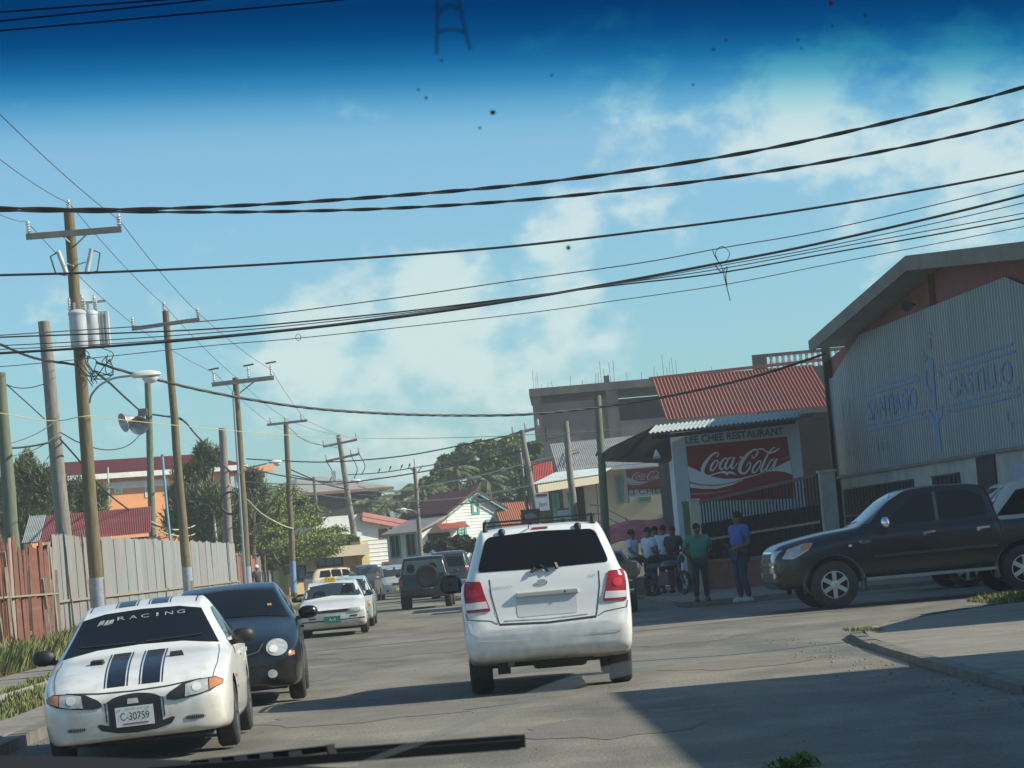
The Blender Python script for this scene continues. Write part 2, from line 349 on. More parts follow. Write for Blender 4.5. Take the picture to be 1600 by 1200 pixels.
# worn repairs in the surface
def blob(cx, cy, rx, ry, seed, z, n=22):
    q = random.Random(seed); return [(cx + math.cos(t) * rx * q.uniform(.75, 1.15), cy + math.sin(t) * ry * q.uniform(.75, 1.15), z) for t in [2 * math.pi * i / n for i in range(n)]]
b = MB()
for i, (cx, cy, rx, ry) in enumerate([(-.9, 18.6, 1.3, .8), (-1.0, 31, 1.7, 2.2), (2.9, 27, 1.2, 1.0), (-2.6, 26, .7, 2.2), (1.2, 15.3, .8, .9), (3.2, 21.3, .9, .8)]):
    v = blob(cx, cy * KY, rx, ry * KY, i, .004); b.add(v, [tuple(range(len(v)))])
tag(b.build('road_patch', M_patch), kind='structure')
b = MB()                             # thin dark lines: cracks and one long line over the side street
for i, pts in enumerate([[(1.7, 30.2), (3.4, 30.7), (5.2, 31.4), (7, 31.9), (9.8, 32.9)], [(-4, 33.2), (-2.2, 33.6), (-.2, 33.8), (1, 34)], [(2.0, 23.2), (3.4, 22.8), (4.9, 23.3)]]):
    for (x0, y0), (x1, y1) in zip(pts, pts[1:]):
        w = .07; y0 *= KY; y1 *= KY; b.add([(x0, y0 - w, .005), (x1, y1 - w, .005), (x1, y1 + w, .005), (x0, y0 + w, .005)], [(0, 1, 2, 3)])
tag(b.build('road_dark_line', M_dark_line), kind='structure')
# left verge: kerb, concrete strip, grass, gravel, pavement
b = MB(); b.slab([(-9.9, -8), (-8.0, -8), (-8.0, 200), (-9.9, 200)], -.02, .10)
b.slab([(-6.95, -8), (-5.4, -8), (-5.4, 200), (-6.95, 200)], -.02, .10)
tag(b.build('verge', M_soil), kind='structure')
b = MB(); b.slab([(-6.72, -8), (-6.28, -8), (-6.28, 200), (-6.72, 200)], .10, .118); tag(b.build('gravel_strip', M_sand), kind='structure')
pv = tag(bpy.data.objects.new('pavement', None), kind='structure'); COL.objects.link(pv)
def slabs(x0, x1, y0, y1, L, z, m, name, par):
    mb = MB(); w = x1 - x0
    g = .022; mb.box((0, 0, 0), (w, L - g, .13), taper=.992)
    proto = None; y = y0; q = random.Random(int(x0 * 10))
    while y < y1:
        if proto is None: o = proto = mb.build(name, m, par)
        else: o = proto.copy(); COL.objects.link(o); o.parent = par
        o.location = ((x0 + x1) / 2, y + L / 2, z - .065 + q.uniform(-.008, .008)); o.rotation_euler = (q.uniform(-.006, .006), q.uniform(-.006, .006), 0); y += L
slabs(-5.4, -4.78, 16, 122, 2.2, .12, M_conc, 'paving_slab', pv)
slabs(-8.0, -6.95, 26, 122, 1.9, .125, M_conc, 'paving_slab', pv)
slabs(-4.77, -4.55, 16, 122, 1.5, .125, M_kerb, 'kerb_stone', pv)
b = MB(); b.slab([(-5.4, 122.5), (-4.55, 122.5), (-10, 205), (-12, 205)], -.02, .1); tag(b.build('far_pavement', M_conc, ), kind='structure')
# right corner pavement and kerb
edge = [(4.42, -8), (4.6, 15), (4.78, 20), (5.0, 23), (5.25, 24.4), (5.9, 25.7), (7.2, 27.2), (9.3, 28.8), (13, 30.2), (20, 32), (60, 38)]; edge = [(p[0], p[1] * KY) for p in edge]
b = MB(); b.slab([(p[0] + .16, p[1] - .12) for p in edge] + [(60, -8)], -.02, .068)
tag(b.build('corner_pavement', M_conc), kind='structure')
kb = tag(bpy.data.objects.new('kerb', None), kind='structure'); COL.objects.link(kb)
E_ = [Vector((p[0], p[1], 0)) for p in edge[1:9]]; E_ = spline(E_, 4); q = random.Random(5)
for p0, p1 in zip(E_, E_[1:]):
    mb = MB(); d = (p1 - p0).normalized(); mb.bar(p0 + d * .01 + Vector((.08, -.04, .0)), p1 - d * .01 + Vector((.08, -.04, .0)), .16, .15); mb.build('kerb_stone', M_kerb, kb).location.z = q.uniform(-.01, .012)
# right side behind the side street: pavement in front of the restaurant
b = MB(); b.slab([(x, y * KY) for x, y in ((4.75, 39.2), (12, 39.6), (12, 60), (4.3, 60), (4.75, 48))], -.02, .10); tag(b.build('restaurant_pavement', M_conc), kind='structure')

def grass(name, spots, n, h, seed, w=.012, m=None):
    q = np.random.default_rng(seed); A = np.array([(s[2] - s[0]) * (s[3] - s[1]) for s in spots]); A = A / A.sum()
    V = []; F = []
    for s, a in zip(spots, A):
        k = int(n * a * 1.4); x = q.uniform(s[0], s[2], k); y = q.uniform(s[1] * KY, s[3] * KY, k); z0 = s[4] if len(s) > 4 else .1
        clump = .5 + .5 * np.sin(x * 3.1 + y * .9 + seed) * np.cos(y * 1.3 - x) + .45 * (q.uniform(0, 1, k) < .05)
        hh = h * q.uniform(.35, 1.0, k) * (.45 + .75 * clump); t = q.uniform(0, 6.283, k); lean = q.uniform(.1, .6, k) * hh; ln = q.uniform(0, 6.283, k)
        ww = w * q.uniform(.7, 1.6, k) * (1 + hh)
        p = np.zeros((k, 4, 3))
        p[:, 0] = np.c_[x - np.cos(t) * ww, y - np.sin(t) * ww, np.full(k, z0)]; p[:, 1] = np.c_[x + np.cos(t) * ww, y + np.sin(t) * ww, np.full(k, z0)]
        mx = x + np.cos(ln) * lean * .4; my = y + np.sin(ln) * lean * .4
        p[:, 2] = np.c_[mx + np.cos(t) * ww * .7, my + np.sin(t) * ww * .7, z0 + hh * .6]
        p[:, 3] = np.c_[x + np.cos(ln) * lean, y + np.sin(ln) * lean, z0 + hh]
        V.append(p.reshape(-1, 3))
    V = np.concatenate(V); k = len(V) // 4
    return tag(np_mesh(name, V, np.arange(4 * k).reshape(k, 4), m or M_grass), kind='stuff')
grass('grass', [(-6.3, 12, -5.42, 70), (-6.95, 12, -6.72, 60)], 26000, .13, 1)
grass('tall_weeds', [(-9.7, 26, -8.15, 50)], 70000, .45, 2, w=.0035)
grass('tall_weeds', [(-9.7, 50, -8.15, 85)], 34000, .4, 3, w=.006)
grass('kerb_grass', [(8.3, 28.0, 12.5, 29.6, .07)], 9000, .15, 4, w=.007)
grass('kerb_grass', [(5.2, 24.0, 5.6, 24.9, .07)], 260, .07, 5, w=.006)
# loose stones along the gutter and the corner
q = random.Random(11); b = MB()
for i in range(520):
    if i < 240: x, y = -4.5 + abs(q.gauss(0, .22)), q.uniform(12, 45)
    elif i < 400: x, y = 4.6 - abs(q.gauss(0, .35)), q.uniform(13, 25)
    else: x, y = q.uniform(-3, 5), q.uniform(12.5, 33)
    y *= KY; r = q.uniform(.008, .026) * (.7 if i >= 400 else 1)
    b.add([(x + r * q.uniform(.6, 1.3) * a, y + r * q.uniform(.6, 1.3) * c, max(0, r * .7 * d)) for a, c, d in ((1, 0, .3), (-1, 0, .3), (0, 1, .3), (0, -1, .3), (0, 0, 1.2), (.1, .1, 0))], [(0, 2, 4), (2, 1, 4), (1, 3, 4), (3, 0, 4), (2, 0, 5), (1, 2, 5), (3, 1, 5), (0, 3, 5)])
tag(b.build('gravel', M_conc), kind='stuff')

# ------------------------------------------------------------------ left fence
FX = -9.75
y0 = pxX(85, 900, FX).y; y1 = pxX(370, 900, FX).y; q = random.Random(3)
hA = pxX(88, 836, FX).z; hB = pxX(368, 850, FX).z
M_zgroove = mat('rusty_shaded_groove', (.20, .215, .21), .8, col2=(.27, .19, .17), scale=1.1, stretch=(1, 1, .2)); fen = thing('corrugated_fence', 'long tall fence of weathered patched corrugated zinc sheets along the left verge', 'fence', (FX, y0, 0))  # groove colour: rust, plus darkening that stands for the rib shading
y = y0; i = 0
while y < y1 - .3:
    L = q.uniform(1.3, 1.7); t = (y - y0) / (y1 - y0); h = hA + (hB - hA) * t + q.uniform(-.035, .035); mb = MB()
    ox = .012 * (i % 2); waves = 13 if t < .4 else 9
    jag = [q.uniform(-.012, .006) for _ in range(7)]
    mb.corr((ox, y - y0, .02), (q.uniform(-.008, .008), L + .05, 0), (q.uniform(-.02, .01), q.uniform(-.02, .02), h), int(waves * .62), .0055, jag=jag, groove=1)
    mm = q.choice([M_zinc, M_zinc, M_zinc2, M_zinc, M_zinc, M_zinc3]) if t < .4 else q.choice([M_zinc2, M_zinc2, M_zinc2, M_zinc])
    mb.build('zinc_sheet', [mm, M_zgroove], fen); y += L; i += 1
mb = MB(); mb.bar((.05, 0, 1.25), (.05, y1 - y0, 1.2), .05, .06); mb.build('rail', M_grey_plank, fen)
mb = MB(); mb.bar((.06, 2.8, 0), (.0, 2.3, hA + .1), .05); mb.build('stake', M_grey_plank, fen)
mb = MB(); mb.bar((.06, 5.9, 0), (.05, 5.8, hA + .05), .045); mb.build('stake', M_grey_plank, fen)
pf = thing('plank_fence', 'ragged fence of reddish upright planks and leaning sticks, left of the zinc sheets', 'fence', (FX, y0, 0))
y = -.15; i = 0
while y > -16:
    w = q.uniform(.24, .48); h = hA * q.uniform(.80, 1.0) + (.0 if y > -11 else .12); mb = MB(); tilt = q.uniform(-.05, .05)
    poly = [(-w / 2, 0), (w / 2, 0), (w / 2, h - q.uniform(0, .15)), (q.uniform(-.05, .05), h), (-w / 2, h - q.uniform(0, .25))]
    mb.prism(poly, .025, M=Matrix(((0, 0, 1, 0), (1, 0, 0, 0), (0, 1, 0, 0), (0, 0, 0, 1))))
    o = mb.build('plank', M_plank if q.random() < .85 else M_grey_plank, pf); o.location = (q.uniform(-.03, .03), y - w / 2, 0); o.rotation_euler = (tilt, q.uniform(-.02, .03), q.uniform(-.15, .15))
    y -= w + q.uniform(-.02, .16); i += 1
for i in range(15):
    mb = MB(); yy = -q.uniform(.2, 15); L = q.uniform(1.7, 2.6); mb.bar((.1, yy, 0), (.06, yy + q.uniform(-.8, .8), L), q.uniform(.045, .08)); mb.build('stick', M_grey_plank, pf)
mb = MB(); mb.bar((.08, -16, 1.5), (.08, 0, 1.45), .04); mb.build('rail', M_grey_plank, pf)
rf = thing('rusty_fence', 'run of rust red zinc and grey boards beyond the end of the long fence', 'fence', (-10.2, y1 + 1, 0))
y = 0
for i in range(26):
    L = q.uniform(1.2, 1.8); h = q.uniform(1.9, 2.7); mb = MB()
    if i % 6 in (0, 3): mb.box((0, y + .15, h / 2), (.1, .14, h)); mb.build('post', M_grey_plank, rf)
    else: mb.corr((0, y, 0), (0, L, 0), (0, 0, h), 5, .012); mb.build('zinc_sheet', q.choice([M_rusty, M_rusty, M_plank, M_zinc]), rf)
    y += L + (.3 if i % 6 == 3 else 0)

# ------------------------------------------------------------------ buildings on the left
def gable_solid(mb, P, poly, depth, mi=0):       # polygon (s, z) on plane P, pushed back by depth
    n = len(poly); f = [P.P + P.r * s + Vector((0, 0, z)) for s, z in poly]; k = [p - P.n * depth for p in f]
    mb.add(f + k, [tuple(range(n)), tuple(reversed(range(n, 2 * n)))] + [(i, n + i, n + (i + 1) % n, (i + 1) % n) for i in range(n)], mi)
def pbox(mb, P, s0, s1, z0, z1, d0, d1, mi=0):    # box on plane P: along s, height z, from d0 in front (negative = behind) to d1
    v = [P.P + P.r * s + P.n * d + Vector((0, 0, z)) for z in (z0, z1) for d in (d0, d1) for s in (s0, s1)]
    mb.add(v, [(0, 1, 3, 2), (4, 6, 7, 5), (0, 4, 5, 1), (2, 3, 7, 6), (0, 2, 6, 4), (1, 5, 7, 3)], mi)
def window(P, par, s0, s1, z0, z1, frame_m, pane_m, bars=1, name='window', t=.09):
    mb = MB()
    pbox(mb, P, s0, s0 + t, z0, z1, -.05, .06); pbox(mb, P, s1 - t, s1, z0, z1, -.05, .06); pbox(mb, P, s0 + t, s1 - t, z0, z0 + t, -.05, .06); pbox(mb, P, s0 + t, s1 - t, z1 - t, z1, -.05, .06)
    for i in range(bars): sx = s0 + (s1 - s0) * (i + 1) / (bars + 1); pbox(mb, P, sx - t * .3, sx + t * .3, z0 + t, z1 - t, -.03, .045)
    o = mb.build(name, frame_m, par)
    mb = MB(); pbox(mb, P, s0 + t, s1 - t, z0 + t, z1 - t, -.04, .02); mb.build('pane', pane_m, o); return o
def root(name, label, cat, group=None): return thing(name, label, cat, (0, 0, 0), 0, group)

# red-roofed shed behind the fence
sh = root('red_roof_shed', 'low shed with a rusty red corrugated roof behind the left fence', 'shed')
mb = MB(); e0, e1, t0, t1 = px(34, 850, 62), px(236, 832, 62), px(46, 808, 65.5), px(236, 792, 65.5)
mb.corr(e0, e1 - e0, t0 - e0, 70, .02); o = mb.build('roof', M_redroof2, sh)
mb = MB(); mb.corr(e0 + Vector((0, -.01, .03)), (e1 - e0) * .14, (t0 - e0), 10, .02); mb.build('roof_sheet', M_zinc, o)
mb = MB(); mb.slab([(e0.x + .4, 62.4 * KY), (e1.x - .2, 62.4 * KY), (e1.x - .2, 65.2 * KY), (e0.x + .4, 65.2 * KY)], 0, e0.z - .1); mb.build('wall', M_brownwall, sh)
# orange house
P = Plane(px(200, 760, 118), R(32)); ob = root('orange_house', 'large orange rendered house with a maroon hipped roof behind the trees on the left', 'building')
sl, ze = P.loc(18, 756); sr, ze2 = P.loc(376, 722.5); ze = (ze + ze2) / 2; wl_, wr_ = sl + 1.0, P.loc(372, 740)[0] - .6
mb = MB(); pbox(mb, P, wl_, wr_, 0, ze - .1, -14, 0); mb.build('wall', M_orange, ob)
mb = MB(); zr = P.loc(260, 713, -6)[1]; ra, rb = P.loc(105, 725, -6)[0], P.loc(303, 714, -6)[0]
pt = lambda s, d, z: P.P + P.r * s + P.n * d + Vector((0, 0, z))
A = [pt(sl, .9, ze), pt(sr, .9, ze), pt(sr, -15, ze), pt(sl, -15, ze)]; r1, r2 = pt(ra, -6.5, zr), pt(rb + 1, -6.5, zr)
mb.add(A + [r1, r2], [(0, 1, 5, 4), (1, 2, 5), (2, 3, 4, 5), (3, 0, 4), (0, 3, 2, 1)]); rf_ = mb.build('roof', M_redroof, ob)
mb = MB()                            # standing seams
for i in range(84):
    t = (i + .5) / 84; a = A[0].lerp(A[1], t); s = (t * (sr - sl) + sl); tt = min(1, max(.02, (s - sl) / (ra - sl) if s < ra else ((sr - s) / (sr - rb - 1) if s > rb + 1 else 1)))
    sR = s; bpt = pt(sR, .9 + (-7.4) * tt, ze + (zr - ze) * tt); mb.bar(a + Vector((0, 0, .04)), bpt + Vector((0, 0, .04)), .045, .04)
o = mb.build('standing_seam', M_redroof, rf_)
mb = MB(); pbox(mb, P, sl, sr, ze - .32, ze + .02, .92, .97); mb.build('fascia', M_white_trim, ob)
for (xa, ya, xb, yb) in [(178, 765, 191, 770), (225, 756, 233, 777), (366, 742, 373, 757)]:
    a = P.loc(xa, ya); c = P.loc(xb, yb); window(P, ob, min(a[0], c[0]), max(a[0], c[0]), c[1], a[1], M_white_trim, M_glass)
mb = MB(); a = P.loc(165, 763); c = P.loc(262, 752); pbox(mb, P, a[0], c[0], a[1] - .1, a[1] + .35, 0, .12); mb.build('ledge', M_white_trim, ob)
mb = MB(); a = P.loc(398, 728); pbox(mb, P, sr - .2, a[0] + 1.2, ze - .5, ze - .1, -9, .6); mb.build('porch_roof', M_orange, ob)
for xx in (399, 412): mb = MB(); a = P.loc(xx, 740); pbox(mb, P, a[0] - .15, a[0] + .15, 0, ze - .5, -.4, -.1); mb.build('porch_column', M_cream, ob)
# grey-roofed hall
P = Plane(px(540, 765, 150), R(28)); gb = root('grey_roof_hall', 'old two-storey building with grey hipped roof and dark boarded upper floor', 'building')
sl, ze = P.loc(455, 778); sr, ze2 = P.loc(606, 758.5); zt = P.loc(530, 743, -7)[1]; ze = (ze * .35 + ze2 * .65)
mb = MB(); pbox(mb, P, sl + .8, sr - .7, 0, ze - 2.3, -12, 0); mb.build('wall', M_oldconc, gb)
mb = MB(); pbox(mb, P, sl + .8, sr - .7, ze - 2.28, ze - .1, -12, .05); mb.build('upper_wall', M_brownwall, gb)
mb = MB(); A = [pt(sl, 1, ze), pt(sr, 1, ze), pt(sr, -13, ze), pt(sl, -13, ze), pt(sl + 3.5, -6, zt), pt(sr - 3.2, -6, zt)]
mb.add(A, [(0, 1, 5, 4), (1, 2, 5), (2, 3, 4, 5), (3, 0, 4), (0, 3, 2, 1)]); mb.build('roof', M_greyroof, gb)
mb = MB(); pbox(mb, P, sl, sr, ze - .22, ze + .02, 1.02, 1.08); mb.build('fascia', M_plank, gb)
for xa in (492, 520, 548, 575): a = P.loc(xa, 782); window(P, gb, a[0] - .5, a[0] + .5, ze - 1.9, ze - .7, M_brownwall, M_glass)
# yellow shop
P = Plane(px(520, 890, 99), R(32)); yb = root('yellow_shop', 'low yellow rendered shop with louvred window beside the spreading tree', 'building')
sl, z1 = P.loc(448, 872); sr, _ = P.loc(560, 868); zt = P.loc(510, 858)[1]
mb = MB(); pbox(mb, P, sl, sr, 0, zt - .5, -8, 0); mb.build('wall', M_yellow, yb)
mb = MB(); pbox(mb, P, sl - .3, sr + .1, zt - .48, zt + .1, -8.5, 1.1); mb.build('roof_slab', M_cream, yb)
a = P.loc(463, 884); c = P.loc(479, 906); window(P, yb, a[0], c[0], c[1], a[1], M_brownwall, M_louvre, 0)
a = P.loc(494, 872); c = P.loc(536, 884); window(P, yb, a[0], c[0], c[1], a[1], M_brownwall, M_louvre, 2)
mb = MB(); a = P.loc(563, 846, .6); c = P.loc(575, 846, .6); pbox(mb, P, a[0], c[0], 0, a[1], -.5, .6); mb.build('column', M_yellow, yb)
# white shop with red gable trim
P = Plane(px(565, 850, 105), R(32)); wb = root('white_house', 'white two-storey house with red roof trim and flat parapet, behind the leaning pole', 'building')
sl, zl = P.loc(492, 820); sm, zm = P.loc(561, 804); sr, zr = P.loc(618, 822); zlow = P.loc(620, 835)[1]; sp, zp = P.loc(566, 807)
mb = MB(); pbox(mb, P, sl, sm, 0, zm, -9, .12); mb.build('parapet_wall', M_whiterender, wb)
mb = MB(); gable_solid(mb, P, [(sm + .01, 0), (sr, 0), (sr, zr - .35), (sp + .5, zp - .25), (sm + .01, zp - .3)], 9)
o = mb.build('wall', M_whitewall, wb)
mb = MB()
for i in range(24):
    z = .4 + i * .24
    if z < zr - .6: pbox(mb, P, sm + .05, sr - .02, z, z + .03, 0, .035)
mb.build('board_joint', M_whitewall, o)
mb = MB(); a, c = P.P + P.r * (sm - .1) + Vector((0, 0, zp)), P.P + P.r * (sr + .8) + Vector((0, 0, zr - .05))
mb.bar(a + P.n * .5, c + P.n * .5, .14, .5); mb.add([a + P.n * .6, c + P.n * .6, c - P.n * 9, a - P.n * 9, a + P.n * .6 + Vector((0, 0, .2)), c + P.n * .6 + Vector((0, 0, .2)), c - P.n * 9 + Vector((0, 0, .2)), a - P.n * 9 + Vector((0, 0, .2))], [(0, 3, 2, 1), (4, 5, 6, 7), (0, 1, 5, 4), (1, 2, 6, 5), (2, 3, 7, 6), (3, 0, 4, 7)])
mb.build('roof', mat('pink_red_trim', (.55, .23, .19), .7, col2=(.45, .2, .17), scale=2), wb)
a = P.loc(591, 827); c = P.loc(606, 841); window(P, wb, a[0], c[0], c[1], a[1], M_plank, M_glass, 2)
a = P.loc(597, 878); c = P.loc(613, 893); window(P, wb, a[0], c[0], c[1], a[1], M_plank, M_dark, 0)
# gabled wooden house
P = Plane(px(738, 800, 96), R(38)); gh = root('gabled_house', 'white clapboard house with steep gable and teal shutters at the street end', 'building')
sa, za = P.loc(738.5, 771.5); s2, z2 = P.loc(785, 799); s1 = 2 * sa - s2; z1 = z2; sL = P.loc(655, 830)[0]
dep = 2.9
mb = MB(); gable_solid(mb, P, [(s1, 0), (s2, 0), (s2, z2), (sa, za), (s1, z1)], dep); w_ = mb.build('wall', M_whitewall, gh)
mb = MB()
for i in range(40):                  # lapped clapboards on the front
    z = .5 + i * .17
    if z > za - .3: break
    lo, hi = (s1, s2) if z < z1 else (s1 + (sa - s1) * (z - z1) / (za - z1), s2 - (s2 - sa) * (z - z1) / (za - z1))
    v = [P.P + P.r * s + P.n * d + Vector((0, 0, zz)) for (s, d, zz) in ((lo, .03, z), (hi, .03, z), (hi, .004, z + .17), (lo, .004, z + .17), (lo, .004, z), (hi, .004, z))]
    mb.add(v, [(0, 1, 2, 3), (4, 5, 1, 0)])
o = mb.build('clapboard', M_whitewall, w_); o['kind'] = 'stuff'
for (sx, zx, ex) in ((s1, z1, -1), (s2, z2, 1)):
    mb = MB(); a = P.P + P.r * sa + Vector((0, 0, za + .12)); d = Vector((0, 0, zx - za)) + P.r * (sx - sa); c = a + d * 1.09
    v = [a + P.n * .35, c + P.n * .35, c - P.n * (dep + .3), a - P.n * (dep + .3)]; u = [p + Vector((0, 0, .14)) for p in v]
    mb.add(v + u, [(0, 1, 2, 3), (7, 6, 5, 4), (0, 4, 5, 1), (1, 5, 6, 2), (2, 6, 7, 3), (3, 7, 4, 0)]); mb.build('roof', mat('dark_red_roof', (.10, .028, .028), .7, col2=(.08, .025, .025), scale=1), gh)
    mb = MB(); mb.bar(a + P.n * .37 - Vector((0, 0, .1)), c + P.n * .37 - Vector((0, 0, .1)), .05, .08); mb.build('barge_board', M_teal, gh)
mb = MB(); zs = P.loc(690, 816)[1]; gable_solid(mb, P, [(sL, 0), (s1 - .02, 0), (s1 - .02, zs + .25), (sL, zs - .5)], dep); mb.build('side_wing', M_whitewall, gh)
mb = MB(); v = [P.P + P.r * s + P.n * d + Vector((0, 0, z)) for (s, d, z) in ((sL - .4, .3, zs - .5), (s1, .3, zs + .3), (s1, -dep, zs + .3), (sL - .4, -dep, zs - .5))]; u = [p + Vector((0, 0, .12)) for p in v]
mb.add(v + u, [(0, 1, 2, 3), (7, 6, 5, 4), (0, 4, 5, 1), (1, 5, 6, 2), (2, 6, 7, 3), (3, 7, 4, 0)]); mb.build('wing_roof', M_greyroof, gh)
mb = MB(); a, c = P.loc(662, 834), P.loc(707, 823); zt = P.loc(690, 818)[1]; zb = a[1] * .4 + c[1] * .6
v = [P.P + P.r * s + P.n * d + Vector((0, 0, z)) for (s, d, z) in ((a[0], 1.5, zb), (c[0], 1.5, zb), (c[0] - .3, .05, zt), (a[0] + .8, .05, zt))]
mb.corr(v[0], v[1] - v[0], v[3] - v[0], 12, .02); mb.build('awning', mat('awning_red', (.52, .10, .05), .6, col2=(.42, .09, .05), scale=2), gh)
for (xa, ya, xb, yb_, fm, pm, nb) in [(735, 782, 749, 803, M_teal, M_whitewall, 0), (713, 815, 729, 839, M_teal, M_teal, 1), (758, 812, 773, 831, M_teal, M_louvre, 0), (668, 834, 703, 846, M_brownwall, M_dark, 2)]:
    a = P.loc(xa, ya); c = P.loc(xb, yb_); window(P, gh, min(a[0], c[0]), max(a[0], c[0]), min(a[1], c[1]), max(a[1], c[1]), fm, pm, nb, t=.14)
PS = Plane(P.P + P.r * sL, P.ang - math.pi / 2)   # side wall windows (facing left)
for d in (.3, 1.7): window(PS, gh, -d - .9, -d, 1.6, 3.0, M_teal, M_dark, 1)
# little orange-roofed and red-roofed places behind the white vehicle
P = Plane(px(812, 805, 96), R(10)); lb = root('small_orange_roof_house', 'small house with dull orange roof just right of the gabled house', 'building')
a, c = P.loc(783, 826), P.loc(838, 822); t_ = P.loc(810, 792)
mb = MB(); gable_solid(mb, P, [(a[0] + .3, 0), (c[0], 0), (c[0], c[1]), (a[0] + .3, a[1])], 5); mb.build('wall', M_brownwall, lb)
mb = MB(); mb.corr(pt(a[0], .5, a[1] - .1), P.r * (c[0] - a[0]), P.n * -2.2 + Vector((0, 0, t_[1] - a[1] + .4)), 16, .02); mb.build('roof', mat('dull_orange_roof', (.45, .16, .085), .6, col2=(.36, .13, .08), scale=1), lb)
# ------------------------------------------------------------------ buildings on the right
# unfinished concrete block
M_darkwall = mat('unlit_block_wall', (.05, .045, .042), .95, col2=(.03, .028, .026), scale=1)
P = Plane(px(850, 650, 112), R(-2)); cb = root('concrete_block', 'unfinished three-storey concrete building with bare frame and starter bars on its roof', 'building')
sl = P.loc(834, 640)[0]; zt = P.loc(840, 607)[1]; s2 = P.loc(951, 640)[0]; s3 = P.loc(1052, 640)[0]; s4 = s3 + 9; zbm = P.loc(900, 617)[1]; zsl = P.loc(890, 681)[1] - .6
mb = MB(); pbox(mb, P, sl - .2, s4, zt - .48, zt, -13, .25); mb.build('roof_beam', M_oldconc, cb)
for s, w in ((sl, .5), (s2 - .1, .75), (s3, .6), (s4 - .6, .6)): mb = MB(); pbox(mb, P, s, s + w, 0, zt - .49, -.4, .12); mb.build('column', M_oldconc, cb)
mb = MB(); zi = P.loc(890, 628)[1]; pbox(mb, P, sl + .5, s2 - .11, 0, zi, -.35, 0); wl1 = mb.build('infill_wall', M_oldwall, cb)
mb = MB(); zi2 = P.loc(1000, 655)[1]; pbox(mb, P, s2 + .66, s3 - .01, 0, zi2, -.35, 0); mb.build('infill_wall', M_oldwall, cb)
mb = MB(); pbox(mb, P, s3 + .61, s4 - .61, 0, zi2, -.35, 0); mb.build('infill_wall', M_oldwall, cb)
mb = MB(); pbox(mb, P, sl + .3, s4 - .4, zsl, zsl + .3, -12, -.45); mb.build('floor_slab', M_oldconc, cb)
mb = MB(); pbox(mb, P, sl, s4, 0, zt - .97, -3.2, -3.0); mb.build('back_wall', M_darkwall, cb)  # interior shade of the open floor is put into this dark colour
mb = MB(); pbox(mb, P, sl - .05, sl + .2, 0, zt - .97, -12.3, -.5); mb.build('side_wall', M_oldwall, cb)
for (xa, ya, xb, yb_) in [(851, 668, 855, 690), (886, 663, 890, 673)]:
    a, c = P.loc(xa, ya), P.loc(xb, yb_); mb = MB(); pbox(mb, P, a[0], c[0], c[1], a[1], -.1, .012); mb.build('wall_hole', M_dark, cb)
q = random.Random(21)
for s in [sl + .1, sl + .25, sl + .4, sl + .6, sl + 1.0, sl + 1.3, sl + 2.4, sl + 3.2, sl + 4.0, s2 - .5, s2 - .3, s2 - .1, s2 + .1, s2 + .3, s2 + .5, s2 + 1.3, s2 + 2.2, s2 + 3.0, s3 - .8, s3 - .4, s3 - .2, s3, s3 + .2, s3 + .4, s3 + 1.6, s3 + 2.6]:
    mb = MB(); a = pt(s, q.uniform(-.2, .1), zt - .05); h = q.uniform(.6, 1.5) if (abs(s - s2) < .7 or abs(s - s3) < .5 or s < sl + .5) else q.uniform(.3, .8)
    mb.tube([a, a + Vector((q.uniform(-.08, .08), 0, h))], .013, 4); mb.build('starter_bar', M_steel, cb)
mb = MB(); a = P.loc(947, 592); pbox(mb, P, a[0] - .15, a[0] + .2, zt + .01, a[1] + .2, -.2, .1); mb.build('column_stub', M_oldconc, cb)
# second concrete house with balustrade
P = Plane(px(1230, 560, 84), R(-6)); bb = root('balustrade_house', 'flat-roofed concrete house whose roof balustrade shows above the red roof', 'building')
a, c = P.loc(1176, 574), P.loc(1300, 566); ztop = P.loc(1240, 549)[1]; zb_ = ztop - .78
mb = MB(); pbox(mb, P, a[0], c[0] + 4, 0, zb_, -8, 0); mb.build('wall', M_oldconc, bb)
mb = MB(); pbox(mb, P, a[0], c[0] + 4, ztop - .14, ztop, -.3, .05); mb.build('handrail', M_oldconc, bb)
mb = MB(); mb.lathe([(.05, 0), (.1, .03), (.05, .1), (.11, .25), (.06, .5), (.09, .6), (.09, .635)], 8); bal = None
n = 17
for i in range(n):
    s = a[0] + .9 + (c[0] + 1 - a[0]) * i / n; p = pt(s, -.12, zb_ + .005)
    if bal is None: o = bal = mb.build('baluster', M_white_trim, bb, 50)
    else: o = bal.copy(); COL.objects.link(o); o.parent = bb
    o.location = p
mb = MB(); pbox(mb, P, a[0], a[0] + .7, zb_, ztop - .145, -.3, .05); mb.build('pier', M_oldconc, bb)
# red-roofed house behind the restaurant sign
P = Plane(px(1160, 640, 60), R(-4)); rb_ = root('red_roof_house', 'house with broad faded red corrugated roof behind the restaurant sign', 'building')
e0, e1, t0, t1 = px(1041, 656, 60), px(1306, 633, 60), px(1019, 592, 63.5), px(1298, 561, 63.5)
mb = MB(); mb.corr(e0, e1 - e0, t0 - e0, 46, .035, nv=2); mb.build('roof', M_rustroof, rb_)
mb = MB(); mb.slab([(e0.x + .3, 60.5 * KY), (e1.x + 1, 60.5 * KY), (e1.x + 1, 66 * KY), (e0.x + .3, 66 * KY)], 0, e0.z - .15); mb.build('wall', M_darkwall, rb_)
mb = MB(); mb.bar(t0 + Vector((-.1, .1, .02)), t1 + Vector((.2, .1, .02)), .25, .1); mb.build('ridge_cap', M_rustroof, rb_)
